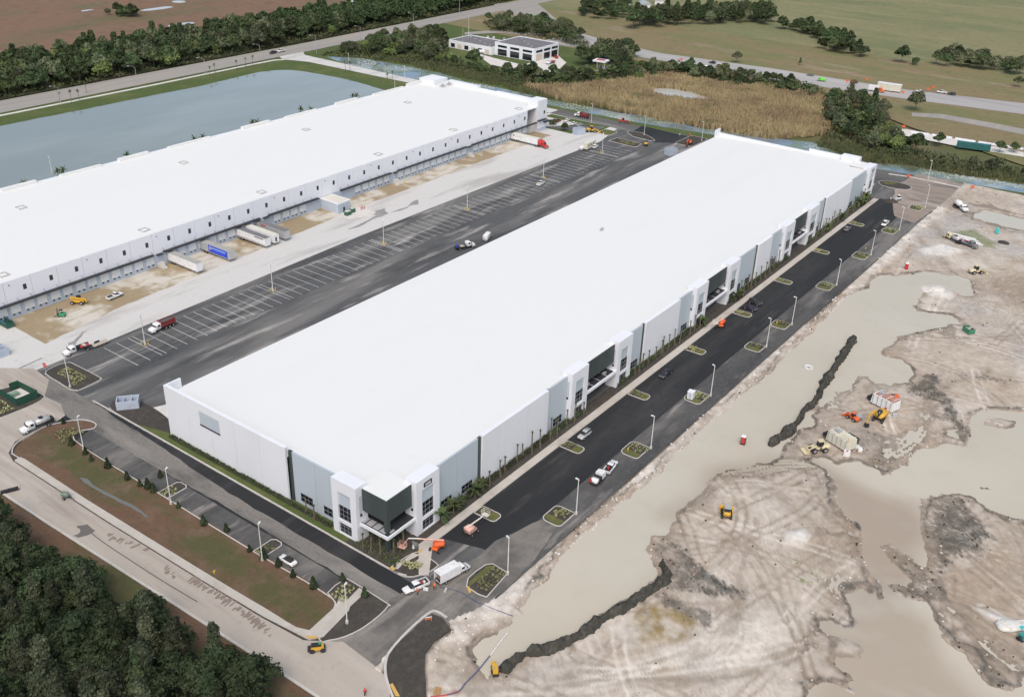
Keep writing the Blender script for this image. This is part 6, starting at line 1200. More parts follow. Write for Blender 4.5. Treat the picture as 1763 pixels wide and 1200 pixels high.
dozer('small yellow bulldozer on the pale mud of the near flooded site',(1250,888),.5,P_yel); loader('cream wheel loader beside the white mixing hopper on the mud',(1408,776),2.4,P_cream,0); loader('cream wheel loader with its bucket down by the upper pool',(1680,471),-.75,P_cream,0); loader('yellow wheel loader beside the blue-grey enclosure at the far yard',(1019,228),-1.0,P_yel)
loader('red compact loader on the perimeter road near the reeds',(1073,212),-.9,P_redp,.1,.8,'compact_loader'); loader('red compact loader on the mud beside the excavator',(1467,722),1.2,P_orange,0,.7,'compact_loader')
excavator('yellow and black excavator among the white mud plants',(1513,722),.1,P_yel,math.pi-.3,1.05,0); 
def forklift(label,px,rz,p):
    loc,_=place(px,0,.03); t=thing('forklift',label,'forklift',loc,rz); MB().loft([(-1.3,.6,.4,1.1),(-1.1,.75,.3,1.3),(.5,.75,.3,1.1),(.8,.6,.3,.8)],10).build('body',p,t,True); wheels(t,(-.8,.8),.6,.36,.25)
    k=MB()
    for x in (-.7,.5):
        for q in (-.55,.55): k.cyl((x,q,1.0),(x*.8,q*.9,2.2),.04,.04,5)
    k.box((-.1,0,2.22),(1.2,1.1,.06)); k.build('guard',m_trim,t)
    for q in (-.4,.4): MB().b2(.95,1.1,q-.06,q+.06,.1,2.8).build('mast',m_trim,t); MB().b2(1.1,2.4,q-.08,q+.08,.1,.16).build('fork',m_trim,t)
    MB().box((1.12,0,.6),(.08,1.1,.5)).build('carriage',m_trim,t); MB().box((-.3,0,1.35),(.5,.5,.35)).build('seat',m_trim,t)
forklift('green forklift standing on the stained dock apron',(106,545),2.3,P_green)
loc,_=place((135,523),0,.03); t=thing('telehandler','orange telehandler with its boom lowered beside the dock doors','telehandler',loc,-.95)
MB().box((0,0,1.1),(4.2,1.3,.8),0,(.95,.85)).build('chassis',P_yel,t); wheels(t,(-1.5,1.5),1.0,.62,.45); MB().box((.1,.7,2.0),(1.3,.8,1.2),0,(.9,.9)).build('cab',m_wglass,t); MB().prism([(-2.4,1.9),(-2.3,2.4),(2.6,2.0),(2.6,1.6)],-.5,.0).build('boom',P_yel,t); MB().prism([(2.4,1.9),(2.9,1.9),(3.1,.9),(2.7,.8)],-.45,-.05).build('boom_head',P_yel,t)
for q in (-.8,.3): MB().b2(2.9,4.0,q-.05,q+.05,.75,.83).build('fork',m_trim,t)
loc,_=place((10,560),0,.03); t=thing('roll_off_dumpster','dark green and blue open dumpster at the left picture edge','dumpster',loc,-math.pi/2); b=MB().b2(-3,3,-1.2,1.2,.2,.3)
for q in (-1,1): b.box((0,q*1.18,1.0),(6,.08,1.6))
b.box((3,0,1.0),(.1,2.4,1.6)).box((-3,0,1.0),(.1,2.4,1.6)); b.build('skip_body',paint('dumpster_green',(.015,.09,.06)),t)
for i in range(6):
    for q in (-1,1): MB().box((-2.6+i*1.04,q*1.26,1.0),(.12,.1,1.5)).build('rib',paint('dumpster_green',(.015,.09,.06)),t)
for q in (-1,1): MB().box((0,q*1.18,1.84),(6.1,.14,.1)).build('rim',paint('dumpster_blue',(.05,.16,.4)),t)
# switchgear beside the annex
for i,(px,py,w,lab) in enumerate(((599,371,2.6,'larger dark green transformer box beside the pump-room annex'),(607,366,1.9,'smaller dark green transformer box beside the pump-room annex'))):
    x,y=G(px,py); t=thing('transformer_box',lab,'transformer',(x,y,.03),.0); MB().box((0,0,.9),(w,1.7,1.7),0,(.96,.92)).build('case',paint('box_green',(.03,.11,.08)),t); MB().box((0,0,1.8),(w*.98,1.6,.12)).build('lid',paint('pale_sage',(.5,.55,.45)),t); MB().box((0,0,.08),(w+.6,2.3,.14)).build('plinth',m_white_conc,t)
t=thing('red_valve_set','red and yellow valve pipes on the pad beside the transformers','pipes',(*G(622,362),.03),0); 
for i in range(3): MB().cyl((i*.9,0,0),(i*.9,0,1.2),.12,.12,8).build('riser',P_redp,t); MB().cyl((i*.9-.35,.1,1.0),(i*.9+.35,.1,1.0),.12,.12,8).build('valve',P_redp if i<2 else P_yel,t)
sheet('annex_pad',GP([(585,368),(610,353),(648,366),(640,372),(600,378)]),.04,m_white_conc)
# pump machines on the road
loc,_=place((547,1120),0,.08); t=thing('trench_roller','yellow and grey compactor machine on the dusty road corner','roller',loc,-.75); MB().box((0,0,1.0),(2.6,1.3,.7),0,(.9,.9)).build('body',P_yel,t); MB().box((-.2,0,1.5),(1.9,.9,.4)).build('engine_cover',m_trim,t); MB().box((.5,0,1.75),(.5,.5,.3)).build('control_box',P_green,t)
for x in (-1.0,1.0): MB().cyl((x,-.75,.5),(x,.75,.5),.52,.52,16).build('drum',m_dark,t)
MB().box((-1.6,0,.7),(.5,1.2,.5)).build('blade',m_dark,t)
loc,_=place((114,858),0,.08); t=thing('tow_mixer','grey-green towed mixer machine on the dusty road','mixer',loc,-1.2); MB().loft([(-1.1,.3,.7,1.3,.9),(-.7,.7,.5,1.7,.9),(.4,.75,.5,1.75,.9),(1.0,.4,.8,1.5,.9)],14).build('drum',paint('grey_green',(.16,.22,.18)),t,True); wheels(t,(0,),.85,.38,.2); MB().tube([(.9,0,.7),(2.2,0,.5)],.06).build('drawbar',m_trim,t)
loc,_=place((17,847),0,.1); t=thing('black_pipe','short fat black pipe lying on the dusty road edge','pipe',loc,2.75); mb=MB().cyl((-1.9,0,.45),(1.9,0,.45),.45,.45,16,False).cyl((-1.9,0,.45),(1.9,0,.45),.38,.38,16,False); mb.build('pipe_wall',m_black,t)
for q in (-1.8,0,1.8): MB().cyl((q-.06,0,.45),(q+.06,0,.45),.49,.49,16,False).build('collar',m_black,t)
# people
m_skin=mat('skin',(.42,.26,.19),.6)
def person(label,px,rz,shirt,trousers,hat,z=.05,bend=0.,hold=None,s=1.):
    loc,_=place(px,0,z); t=thing('person',label,'person',loc,rz)
    b=bpy.data.meshes.new('body'); J=[(0,0,.95),(0.02+bend*.2,0,1.2),(.03+bend*.42,0,1.42),(.03+bend*.5,0,1.52),(.06+bend*.6,0,1.66),(0,.1,.9),(.05,.11,.5),(-.02,.12,.08),(.12,.13,.03),(0,-.1,.9),(-.06,-.11,.5),(-.1,-.12,.08),(.05,-.13,.03),(.03+bend*.42,.2,1.4),(.08+bend*.45,.28,1.13),(.28+bend*.45,.22,1.0),(.36+bend*.45,.2,.97),(.03+bend*.42,-.2,1.4),(.06+bend*.45,-.28,1.13),(.24+bend*.45,-.24,.98),(.32+bend*.45,-.22,.95)]
    E=[(0,1),(1,2),(2,3),(3,4),(0,5),(5,6),(6,7),(7,8),(0,9),(9,10),(10,11),(11,12),(2,13),(13,14),(14,15),(15,16),(2,17),(17,18),(18,19),(19,20)]
    Rr=[.16,.15,.17,.07,.11,.11,.075,.06,.05,.11,.075,.06,.05,.08,.06,.045,.045,.08,.06,.045,.045]
    b.from_pydata(J,E,[]); o=link('body',b,t); o.modifiers.new('skin','SKIN'); b.skin_vertices
    for i,v in enumerate(b.skin_vertices[0].data): v.radius=(Rr[i],Rr[i]*1.05); v.use_root=(i==0)
    o.modifiers.new('sub','SUBSURF').levels=1; o.modifiers['sub'].render_levels=1; b.materials.append(m_skin)
    x0=bend*.42
    MB().loft([(-.17,.2,.95,1.46),(-.05+x0*.5,.25,.95,1.5),(.14+x0*.6,.24,.95,1.48),(.21+x0*.6,.18,1.0,1.4)],12).build('shirt',shirt,t,True)
    for q in (-1,1): MB().cyl((x0,q*.2,1.42),(.08+x0,q*.29,1.13),.095,.08,8).build('sleeve',shirt,t); MB().cyl((0,q*.1,.98),(.0,q*.12,.12),.125,.085,8).build('trouser_leg',trousers,t); MB().box((.05,q*.13,.05),(.28,.11,.1)).build('boot',m_trim,t)
    hx=.06+bend*.6; MB().loft([(hx-.13,.06,1.66,1.76),(hx-.08,.12,1.64,1.83),(hx+.02,.13,1.64,1.85),(hx+.1,.1,1.68,1.78),(hx+.2,.09,1.69,1.71)],10).build('hard_hat',hat,t,True)
    t.scale=(s,s,s)
hi=paint('hi_vis_orange',(.85,.16,.03)); hy=paint('hi_vis_yellow',(.55,.65,.05)); jean=mat('jeans',(.05,.07,.12),.9)
person('worker in orange vest standing by the door of the white junction pickup',(719,1023),2.2,hi,jean,P_white); person('worker in yellow vest leaning at the junction pickup door',(715,1017),2.0,hy,jean,hy); person('worker in orange vest and dark trousers behind the open box truck',(748,1015),.3,hi,m_trim,P_orange)
person('person in red on the dusty road at the bottom edge',(629,1197),1.2,P_redp,m_trim,P_redp); person('person in white shirt and jeans below the orange lift basket',(712,951),2.6,P_white,jean,P_white,z=.2)
person('worker in white at the far kerb of the black asphalt patch',(1170,236),1,P_white,jean,P_white); person('worker in pink-orange at the far kerb of the black asphalt patch',(1188,236),1,hi,m_trim,hi); person('person in white standing on the dark soil pile at the parking end',(1533,347),1,P_white,jean,P_white)
x,y=G(733,1017); t=thing('cargo_dolly','small red and white barrier lying between pickup and box truck','barrier',(x,y,.05),.4); MB().box((0,0,.5),(.12,1.1,.9)).build('board',P_white,t); MB().box((.07,0,.65),(.02,1.1,.2)).build('stripe',P_redp,t); MB().box((.07,0,.3),(.02,1.1,.2)).build('stripe',P_redp,t)
x,y=G(767,1017); t=thing('hose_cart','pale pump fitting at the end of the blue hose','pump',(x,y,.05),.4); MB().cyl((-.5,0,.25),(.5,0,.25),.24,.24,10).build('casing',paint('pale_sage',(.5,.55,.45)),t); MB().box((0,0,.06),(1.1,.5,.1)).build('skid',m_steel,t)
# porta toilets
def porta(label,px,rz,body,door,roof=P_white,z=.0):
    loc,_=place(px,0,z); t=thing('portable_toilet',label,'portable toilet',loc,rz,'portable toilets on the mud'); MB().box((0,0,1.15),(1.2,1.2,2.1)).build('cabin',body,t); MB().box((0,0,2.28),(1.28,1.28,.2),0,(.8,.8)).build('roof',roof,t); MB().b2(-.62,-.6,-.45,.45,.25,2.05).build('door',door,t); MB().box((0,0,.06),(1.4,1.3,.12)).build('skid',m_trim,t); MB().cyl((.45,.45,2.2),(.45,.45,2.6),.05,.05,6).build('vent',roof,t)
porta('red and blue portable toilet standing in the silty flood water',(1279,763),.2,P_navy,P_redp); porta('red portable toilet above the upper pool',(1560,463),.3,P_redp,P_redp); porta('turquoise portable toilet far right on the mud',(1716,402),.3,P_teal,P_teal,P_teal)
# flood-site clutter
def plant_box(label,px,rz,p1,top,s=1.):
    loc,_=place(px,0,-.1); t=thing('mud_plant',label,'mixing plant',loc,rz); t.scale=(s,s,s); MB().box((0,0,1.7),(6.0,3.4,2.4),0,(.95,.9)).build('hopper',p1,t); MB().box((-.2,0,3.0),(5.2,2.6,.25)).build('hopper_lid',top,t)
    for i in range(4): MB().box((-2.4+i*1.6,0,3.0),(.14,3.1,.36)).build('lid_rib',p1,t)
    for i in range(5):
        for q in (-1,1): MB().box((-2.5+i*1.25,q*1.64,1.7),(.16,.16,2.3)).build('side_rib',m_steel,t)
    MB().box((1.2,.3,3.4),(1.4,1.1,.6)).build('feed_box',m_steel,t); MB().tube([(-2.8,1.5,.2),(-2.8,1.5,4.0),(-1.0,1.5,4.0)],.06,5).build('top_rail',P_yel,t)
    for x in (-2.4,2.4):
        for y in (-1.3,1.3): MB().box((x,y,.3),(.3,.3,.8)).build('leg',m_steel,t)
    MB().prism([(3.0,.3),(4.6,.6),(4.6,1.2),(3.0,2.2)],-1.0,1.0).build('chute',m_trim,t)
plant_box('white and rusty red mixing hopper behind the excavator',(1523,700),1.25,P_white,paint('rust_red',(.42,.2,.16)),1.15); plant_box('cream slab-sided mixing hopper beside the cream loader',(1447,766),1.2,paint('old_cream',(.62,.6,.5)),paint('old_cream',(.62,.6,.5)),1.15)
loc,_=place((1465,760),0,-.05); t=thing('dark_skip','dark open skip behind the cream hopper','skip',loc,1.2); b=MB().b2(-1.7,1.7,-1,1,.1,.2)
for q in (-1,1): b.box((0,q,.9),(3.4,.1,1.5))
b.box((1.7,0,.9),(.1,2,1.5)).box((-1.7,0,.9),(.1,2,1.5)); b.build('skip_body',paint('skip_green',(.05,.07,.055)),t); MB().b2(-1.6,1.6,-.95,.95,.2,.5).build('load',m_soil,t)
def clut(name,label,px,parts,rz=0.):
    loc,_=place(px,0,-.05); t=thing(name,label,'site equipment',loc,rz)
    for n,(k,a,b,m) in parts.items():
        (MB().box(a,b) if k=='b' else MB().cyl(a,b[0],b[1],b[1],12)).build(n,m,t)
clut('red_drums','stack of red and white drums beside the cream hopper',(1474,760),dict(drum=('c',(0,0,0),((0,0,1),.4),P_redp),lid=('c',(0,0,1),((0,0,1.06),.42),P_white),drum_b=('c',(.9,.2,0),((.9,.2,1),.4),P_orange),pallet=('b',(.45,.1,.02),(2,1.2,.1),m_steel)),.4)
clut('white_tote','white bulk tank in front of the cream hopper',(1457,784),dict(tank=('b',(0,0,.75),(1.3,1.6,1.3),P_white),cap=('c',(0,0,1.4),((0,0,1.5),.3),P_redp),pallet=('b',(0,0,.05),(1.4,1.7,.1),m_steel)),.3)
clut('red_pump','bright red pump unit right of the white hopper',(1526,706),dict(casing=('b',(0,0,.7),(1.8,1.2,1.0),P_redp),hood=('b',(.3,0,1.3),(.9,.9,.3),m_trim),skid=('b',(0,0,.1),(2.4,1.4,.15),m_steel)),.2)
clut('generator','dark green generator beside the red pump on the mud',(1531,696),dict(casing=('b',(0,0,.8),(2.6,1.3,1.3),paint('gen_green',(.04,.12,.09))),exhaust=('c',(.8,0,1.4),((.8,0,2.0),.08),m_steel),skid=('b',(0,0,.1),(2.8,1.4,.15),m_steel)),.6)
clut('mud_bags','white bulk bags piled beside the cream hopper',(1480,776),dict(bag=('b',(0,0,.45),(1.1,1.1,.9),P_white),bag_b=('b',(1.1,.5,.4),(1.0,1.0,.8),P_white)),.5)
clut('steel_crate','small white steel crate on the mud right of the excavator',(1540,717),dict(frame=('b',(0,0,.4),(1.8,1.2,.7),P_silver),base=('b',(0,0,.03),(1.9,1.3,.1),m_trim)),.3)
clut('orange_tank_pair','two orange tanks behind the white and red hopper',(1517,688),dict(tank=('c',(0,0,0),((0,0,1.6),.6),P_orange),tank_b=('c',(1.4,.3,0),((1.4,.3,1.3),.5),P_redp),pallet=('b',(.7,.1,.02),(2.8,1.6,.1),m_steel)),.4)
clut('steel_bin','grey steel bin beside the red compact loader',(1478,722),dict(bin=('b',(0,0,.6),(1.8,1.4,1.1),P_grey),rim=('b',(0,0,1.17),(1.95,1.55,.08),m_steel)),.7)
clut('timber_mats','brown timber mats left of the cream hopper',(1430,757),dict(mat_a=('b',(0,0,.12),(3.2,1.1,.2),mat('old_timber',(.28,.2,.13),.9)),mat_b=('b',(.3,.4,.34),(3.0,1.0,.2),mat('old_timber',(.28,.2,.13),.9))),1.1)
excavator('smaller orange excavator behind the white and red hopper',(1536,690),1.0,P_orange,1.6,.75,0)
loc,_=place((1392,632),0,-.2); t=thing('float_ring','white floating ring on the silty water','float',loc,0); mb=MB(); n=18
for i in range(n): a,b=6.283*i/n,6.283*(i+1)/n; mb.cyl((1.1*math.cos(a),1.1*math.sin(a),.1),(1.1*math.cos(b),1.1*math.sin(b),.1),.28,.28,7,False)
mb.build('ring',P_white,t,True); MB().cyl((0,0,.0),(0,0,.3),.3,.3,8).build('hub',m_steel,t)
loc,_=place((1667,572),0,0); t=thing('open_skip','green open skip filled with pale rubble on the mud','skip',loc,.9); b=MB().b2(-1.6,1.6,-1.1,1.1,.1,.2)
for q in (-1,1): b.box((0,q*1.1,.9),(3.2,.1,1.5))
b.box((1.6,0,.9),(.1,2.2,1.5)).box((-1.6,0,.9),(.1,2.2,1.5)); b.build('skip_body',paint('skip_bright_green',(.03,.22,.13)),t)
for i in range(9): MB().box((random.uniform(-1.3,1.3),random.uniform(-.8,.8),1.35),(.8,.7,.5),i).build('rubble',mat('rubble',(.5,.42,.36),.9),t)
# concrete mixer and flatbeds in the far part of the site
loc,_=place((1652,361),0,.1); t=thing('mixer_truck','white concrete mixer truck standing on the far mud','truck',loc,-2.2); truck_cab(t,.9,P_white,2.9,1.15); MB().loft([(-3.6,.5,2.0,2.8,.9),(-2.6,1.1,1.5,3.6,.9),(-.6,1.2,1.2,3.6,.9),(.6,.7,1.4,2.8,.9)],16).build('mixer_drum',P_white,t,True); MB().b2(-4,3.2,-.45,.45,.7,1.15).build('chassis',m_trim,t); MB().prism([(-3.6,2.4),(-4.6,1.5),(-4.5,1.3),(-3.4,2.1)],-.35,.35).build('chute',m_steel,t); wheels(t,(-2.8,-1.6),.95,.5,.5); wheels(t,(3.4,),1.0,.5,.3)
flatbed_truck('pale tank truck on the far mud beside the stacked white pipes',(1639,415),0,front=(1625,408),tank=P_silver,z=.05,cabp=P_cream)
flatbed_truck('blue-grey flatbed on the far mud in front of the white pipes',(1665,424),0,front=(1679,429),z=.05,cabp=P_grey,body=paint('steel_blue',(.18,.25,.3)))
for i in range(4): 
    a=G(1632+i*2,402+i*3.2); b=G(1680+i*4,414+i*3.4); t=thing('white_pipe','long white pipe lying in the row behind the pale tank truck','pipe',(a[0],a[1],.1),0,'white pipes stacked on the mud'); MB().cyl((0,0,.3),(b[0]-a[0],b[1]-a[1],.3),.3,.3,12).build('pipe_wall',P_white,t)
loc,_=place((1546,345),0,.05); t=thing('mini_loader','small white skid-steer loader beside the dark soil pile','loader',loc,2.6); MB().box((0,0,.9),(2.2,1.3,.9),0,(.9,.9)).build('body',P_white,t); wheels(t,(-.6,.6),.75,.4,.3); MB().box((-.1,0,1.7),(1.2,1.1,.9),0,(.85,.85)).build('cab',m_wglass,t); MB().box((-.1,0,2.2),(1.2,1.15,.1)).build('roof',P_white,t); MB().prism([(1.1,.1),(1.9,.1),(1.4,.7),(1.1,.7)],-.9,.9).build('bucket',m_steel,t)
def pile(name,label,px,r,h,m,seed,z=0.):
    x,y=G(*px); V=[];F=[];n=26;k=9
    for j in range(k):
        for i in range(n):
            t=6.283*i/n; rr=r*(1-j/(k-.99)); q=1+.28*mnoise.noise(Vector((math.cos(t)*2,math.sin(t)*2,seed+j*.25))); V.append((x+rr*q*math.cos(t),y+rr*q*math.sin(t),z-.15+h*(j/(k-1))**1.2*(1+.3*mnoise.noise(Vector((i*.6,j*.6,seed))))))
    for j in range(k-1):
        for i in range(n): F.append((j*n+i,j*n+(i+1)%n,(j+1)*n+(i+1)%n,(j+1)*n+i))
    F.append(tuple(range((k-1)*n,k*n))); tag(MB().add(V,F).build(name,m,None,True),label,'pile')
pile('soil_pile','pile of dark soil at the far end of the front parking',(1535,347),3.4,1.6,m_soil,1); pile('sand_pile','flat pale sand mound above the upper pool',(1605,434),9,.9,mat('pale_sand',(.6,.56,.5),.9,world=True,layers=(((.5,.46,.4),.4,.5,.7),)),2,-.1); pile('sand_pile','white sand heap on the spit in the upper pool',(1612,500),5.2,1.7,mat('white_sand',(.66,.63,.58),.9,world=True,layers=(((.52,.47,.41),.4,.5,.7),)),3,-.15); pile('lime_pile','white powdery heap on the near pale mud',(1375,925),3.6,.7,mat('white_lime',(.72,.71,.69),.9,world=True,layers=(((.58,.56,.53),.7,.5,.7),)),4,-.05); pile('soil_ring','dark round heap of soil at the right end of the white pipes',(1728,418),3,.9,m_soil,5)
# dewatering hose, pump and fittings at the near corner
def hose(name,label,px,r,m,z=.12):
    ln=smooth_poly(GP(px),6,False); mb=MB(); mb.tube([(x,y,z+r) for x,y in ln],r,7); tag(mb.build(name,m),label,'hose')
hose('blue_hose','blue discharge hose running from the berm end to the bank',Q(1,3,(1290,1165),(1370,1140),(1420,1080),(1490,1010),(1540,950),(1580,900)),.11,paint('hose_blue',(.07,.09,.19))); hose('white_pipe_run','thin white pipe reaching across the silty water',Q(1,3,(1582,895),(1640,815),(1700,740)),.12,P_white,-.1); hose('thin_blue_line','thin blue hose line from the box truck to the bank',Q(1,3,(1240,435),(1380,470),(1500,540),(1620,590),(1735,632)),.07,paint('hose_blue',(.07,.09,.19)),.15); hose('red_hose','short red hose joining the blue one at the bottom edge',Q(1,3,(1180,1175),(1270,1168),(1370,1140)),.12,P_redp)
loc,_=place((852,1156),0,.1); t=thing('dewatering_pump','yellow-orange dewatering pump at the near berm end','pump',loc,.8); MB().box((0,0,.7),(2.0,1.0,.8)).build('engine_cover',P_yel,t); MB().cyl((1.1,0,.6),(1.7,0,.6),.4,.4,12).build('volute',P_yel,t); MB().box((0,0,.12),(2.8,1.2,.2)).build('skid',m_trim,t); wheels(t,(-.3,),.7,.3,.18); MB().cyl((-.5,.2,1.1),(-.5,.2,1.6),.07,.07,6).build('exhaust',m_steel,t)
loc,_=place((753,1191),0,.15); t=thing('timber_stack','small stack of orange-brown timber on the dark bed','timber',loc,.5)
for i in range(5): MB().box((0,-.5+i*.25,.15+.12*(i%2)),(1.8,.2,.16)).build('board',mat('fresh_timber',(.45,.27,.12),.9),t)
loc,_=place((738,1069),0,.15); t=thing('traffic_barricade','small white and orange barricade on the dark bed tip','barrier',loc,.9); MB().box((0,0,.9),(.06,1.4,.25)).build('upper_board',P_white,t); MB().box((0,0,.45),(.06,1.4,.25)).build('lower_board',hi,t); MB().b2(-.3,.3,-.6,-.54,0,1.05).build('leg',m_steel,t); MB().b2(-.3,.3,.54,.6,0,1.05).build('leg',m_steel,t)
# roller and loaders far yard
loc,_=place((1112,251),0,.05); t=thing('road_roller','yellow road roller beside the far planted island','roller',loc,.4); MB().loft([(-1.8,.7,.9,1.6),(-1.5,.85,.8,1.8),(0,.85,.8,1.7),(.5,.6,.8,1.4)],10).build('body',P_yel,t,True); MB().cyl((1.3,-.9,.65),(1.3,.9,.65),.65,.65,18).build('drum',m_dark,t); wheels(t,(-1.2,),.8,.6,.45); MB().box((-.2,0,2.5),(1.5,1.5,.1)).build('canopy',m_trim,t); MB().box((1.0,0,1.0),(1.6,2.0,.25)).build('yoke',P_yel,t)
for q in (-.6,.6): MB().cyl((-.8,q,1.7),(-.8,q,2.5),.04,.04,5).build('canopy_post',m_trim,t)
excavator('orange excavator with debris at the far roof corner of the main warehouse',(1186,249),2.6,P_orange,.8,.8,.05)
island(rrect(*[min(G(1165,247)[0],G(1190,240)[0])-1,max(G(1165,247)[0],G(1190,240)[0])+6],G(1165,247)[1]-9,G(1165,247)[1]+1,(2,2,2,2)),'round kerbed island at the far roof corner with the orange excavator')
island(GP([(1082,226),(1105,229),(1123,238),(1128,243),(1118,243),(1090,236),(1080,229)]),'pale-kerbed teardrop island on the black asphalt patch')
island(GP([(1048,243),(1062,238),(1105,248),(1096,254),(1088,253)]),'flat planted island with yellow bollards at the yard end',None,GP([(1068,243),(1098,248),(1092,252),(1066,246)]))
sheet('new_asphalt_patch',GP([(1105,217),(1160,230),(1225,243),(1228,250),(1150,246),(1128,246),(1085,230)]),.03,m_asph_new)
island(rrect(431.5,441,254,262,(2,2,2,2)),'green lawn end island right of the small car park',rrect(432,440.5,254.4,261.6,(1.6,1.6,1.6,1.6)))
sheet('dock_lawn',[(421.5,271),(427,268),(432,262),(446,262.5),(446,300),(440,300),(440,275),(424,287),(421.5,287)],.05,m_grass)
sheet('car_park',[(424,287.5),(440,276),(444,264),(432.5,263.5),(428,270),(422,288)],.07,m_asph_drive)
# far right corner: muddy perimeter bend, kerbs and island
m_dirt=mat('tracked_dirt',(.27,.225,.19),.95,layers=(((.36,.31,.27),.08,.48,.66,S(1,1,1,.5),1,.9),((.15,.135,.12),.12,.5,.66,S(2,.5,1,.9),2,.8)),world=True)
sheet('muddy_bend',rough_poly(GP([(1545,318),(1580,300),(1640,312),(1763,345),(1763,372),(1690,356),(1640,352),(1600,365),(1575,385),(1540,372),(1535,345)]),2,.8,.2,3),.05,m_dirt)
band_mb(smooth_poly(GP([(1530,300),(1565,305),(1620,316),(1700,334),(1763,349),(1800,357)]),3,False),1.0,-.05,.14).build('perimeter_kerb',m_white_conc); tag(bpy.data.objects['perimeter_kerb'],kind='structure')
island(smooth_poly(GP([(1513,313),(1530,312),(1560,318),(1569,323),(1565,327),(1545,326),(1518,320)]),2),'planted island at the muddy perimeter bend',GP([(1518,314),(1535,314),(1545,318),(1525,318)]))
# wet stains on the yard concrete
m_stain=mat('wet_stain',(.27,.265,.26),.6,layers=(((.36,.35,.34),.3,.5,.7),),world=True)
z9=lambda *p:GP([(540+a/9.794,300+b/9.794) for a,b in p])
sheet('wet_stain',rough_poly(z9((950,680),(1050,620),(1200,575),(1210,620),(1260,660),(1150,720),(1080,730),(1000,760),(850,850),(700,910),(590,940),(580,930),(750,860),(900,780),(1060,700)),1.2,.3,.4),.034,m_stain)
sheet('wet_stain',rough_poly(z9((1290,650),(1450,590),(1600,550),(1630,490),(1700,450),(1763,430),(1763,510),(1640,530),(1590,570),(1450,620)),1.2,.3,.4),.034,m_stain)
zA=lambda *p:GP([(a/9.794,540+b/9.794) for a,b in p])
sheet('wet_stain',rough_poly(zA((1140,500),(1250,460),(1320,380),(1380,320),(1480,280),(1400,340),(1370,400),(1300,470),(1270,530),(1200,570),(1150,560)),.8,.25,.5),.034,m_stain)
sheet('wet_stain',rough_poly(zA((200,960),(450,860),(700,740),(720,750),(460,880),(260,960)),1.,.15,.5),.034,m_stain)
loc,_=place((1742,1080),0,.1); t=thing('white_tarp_heap','torn white sheet heap with a turquoise patch at the lower right edge','tarp',loc,-.9)
MB().loft([(-3.2,.9,0,.5),(-2.4,1.5,-.1,.9),(-.6,1.7,-.1,1.0),(1.0,1.4,-.1,.9),(2.6,1.1,0,.6),(4.5,.5,0,.3)],10).build('sheet_heap',mat('white_sheet',(.66,.65,.6),.8,layers=(((.5,.48,.42),1.2,.5,.65),)),t,True); MB().box((1.4,-.9,.85),(1.1,.7,.12),.4).build('turquoise_patch',P_teal,t); MB().box((3.5,1.6,.2),(6,.5,.25),.1).build('sheet_strip',mat('white_sheet',(.66,.65,.6),.8),t)
loc,_=place((1762,1098),0,.1); t=thing('teal_pump','teal pump unit at the lower right picture edge','pump',loc,-.4); MB().box((0,0,.7),(2.4,1.3,1.1),0,(.9,.85)).build('casing',paint('dull_teal',(.04,.28,.27)),t); MB().cyl((-1.3,0,.6),(-1.9,0,.6),.4,.4,12).build('volute',m_trim,t); MB().box((0,0,.1),(3,1.5,.18)).build('skid',m_trim,t)
# far office building with its yard
of=thing('office_building','low white office building with dark flat roofs, top centre','office building',(0,0,-.1)); m_oroof=mat('dark_flat_roof',(.16,.155,.165),.9,layers=(((.22,.2,.19),.2,.5,.7),),world=True); m_beige=mat('beige_infill',(.58,.5,.4),.8)
def oblock(x0,x1,y0,y1,h):
    w=MB().b2(x0,x1,y0,y1,0,h).build('wing_wall',m_white,of); MB().b2(x0+.4,x1-.4,y0+.4,y1-.4,h-.25,h+.01).build('wing_roof',m_oroof,w)
    pr=MB()
    for a,b,c,d in ((x0,x1,y0,y0+.4),(x0,x1,y1-.4,y1),(x0,x0+.4,y0+.4,y1-.4),(x1-.4,x1,y0+.4,y1-.4)): pr.b2(a,b,c,d,h,h+.5)
    pr.build('roof_edge',m_white,w); return w
A=oblock(543,567,416.3,454,4.8); B=oblock(546,574.5,383,416,8.1)
for i in range(4): MB().box((551+i*5.2,389+i*6.5,8.6),(.9,.9,.8)).build('roof_vent',m_steel,B)
for i in range(5): MB().box((547+i*3.6,421+i*7,5.2),(.9,.9,.7)).build('roof_vent',m_steel,A)
for i in range(3): MB().b2(545.9,546.05,385+i*10.4,392.5+i*10.4,.4,4.4).build('bay_opening',m_glass,B); MB().b2(545.88,546.03,385+i*10.4,392.5+i*10.4,5.6,7.0).build('window',m_glass,B)
for i in range(3): MB().b2(548+i*9,555+i*9,382.9,383.05,.4,4.4).build('bay_opening',m_beige if i==0 else m_glass,B); MB().b2(548+i*9,555+i*9,382.88,383.03,5.6,7.0).build('window',m_glass,B)
for i in range(6): MB().b2(542.9,543.05,418.5+i*6,422+i*6,.6,3.2).build('window',m_glass if i%2 else m_beige,A)
MB().cyl((560,450,0),(560,450,19),.2,.08,6).build('antenna_mast',m_pole,of); MB().cyl((556,452,0),(556,452,12),.12,.06,6).build('antenna_mast',m_pole,of)
sheet('office_yard',GP([(815,90),(845,112),(880,118),(935,128),(960,122),(975,108),(960,95),(900,112),(850,100)]),-.1,m_white_conc); sheet('office_lawn',GP([(938,122),(975,108),(1010,112),(1035,120),(1020,128),(975,132),(945,130)]),-.12,m_grass)
sheet('curved_drive',smooth_poly(GP([(850,8),(890,5),(915,0),(960,35),(985,50),(1000,60),(1040,90),(1075,105),(1072,118),(1035,130),(1005,132),(1000,126),(1040,118),(1050,105),(1015,88),(970,66),(950,48),(925,40),(880,25)]),3),-.08,m_hwy)
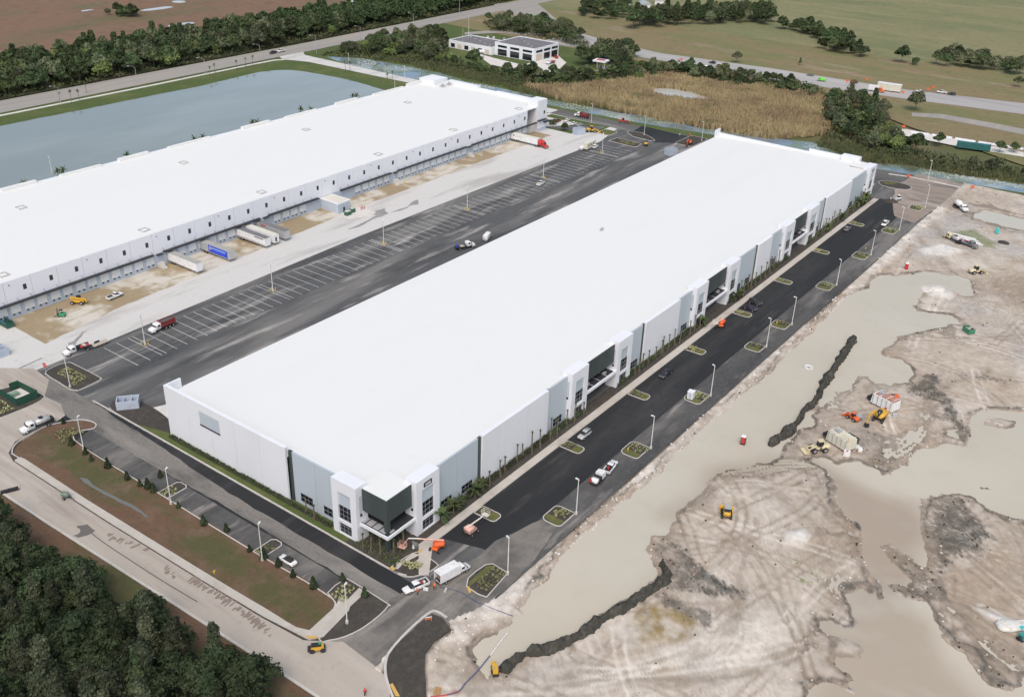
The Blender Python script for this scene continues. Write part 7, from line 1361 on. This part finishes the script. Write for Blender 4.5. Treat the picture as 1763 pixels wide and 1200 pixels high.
sheet('office_back_road',GP([(800,56),(860,52),(930,58),(940,62),(930,63),(860,57),(800,60)]),-.085,m_hwy)
x,y=G(1034,118); t=thing('filling_canopy','white flat filling canopy with red top panel beside the drive','canopy',(x,y,-.1),.15); MB().box((0,0,5),(7,9,.9)).build('canopy_roof',m_white,t); MB().box((0,0,5.5),(4.5,5.5,.12)).build('top_panel',paint('faded_red',(.45,.08,.07)),t)
for q in (-2.5,2.5): MB().box((0,q,2.3),(.5,.5,4.6)).build('column',m_white,t)
for q in (-1.2,1.2): MB().box((.6,q,.9),(.6,.9,1.7)).build('fuel_pump',m_steel,t)
x,y=G(1054,100); t=thing('white_container','long white container beside the filling canopy drive','container',(x,y,-.1),math.pi/2+.35); MB().b2(-6.5,6.5,-1.3,1.3,.2,3.0).build('box',P_white,t)
for i in range(9): MB().b2(-6+i*1.5,-5.8+i*1.5,-1.34,1.34,.3,2.9).build('rib',P_white,t)
van('white van in the office yard',(828,92),1.8,P_white); van('grey van in the office yard by the block wall',(826,101),1.9,P_silver); sedan('dark car at the left of the office yard',(704,84),1.2,P_black); flatbed_truck('white-cabbed truck with red load in front of the office bays',(948,110),0,front=(940,112),z=-.05,body=P_redp)
pickup('red utility truck parked by the office forecourt tree',(957,100),.9,P_redp,-.05); sedan('white car behind the office roof, left of three',(840,66),.6,P_white,group='cars behind the office'); sedan('white car behind the office roof, middle of three',(850,67),.6,P_white,group='cars behind the office'); sedan('silver car behind the office roof, right of three',(868,69),.6,P_silver,group='cars behind the office')
for i,(px,py,L) in enumerate(((1135,6,14),(1110,12,18),(1075,14,12))):
    x,y=G(px,py); t=thing('field_shed',('pale shed at the top edge, right of three','long pale shed at the top edge, middle of three','low pale shed at the top edge, left of three')[i],'shed',(x,y,-.3),.5+i*.2); MB().b2(-L/2,L/2,-4,4,0,3.2).build('walls',P_white,t); MB().prism([(-L/2-.3,3.2),(L/2+.3,3.2),(L/2+.3,3.3),(-L/2-.3,3.3)],-4.3,4.3).build('eaves',P_silver,t); MB().add([(-L/2-.2,-4.2,3.3),(L/2+.2,-4.2,3.3),(L/2+.2,0,4.6),(-L/2-.2,0,4.6),(-L/2-.2,4.2,3.3),(L/2+.2,4.2,3.3)],[(0,1,2,3),(3,2,5,4),(0,3,4),(1,5,2)]).build('roof',P_silver,t)
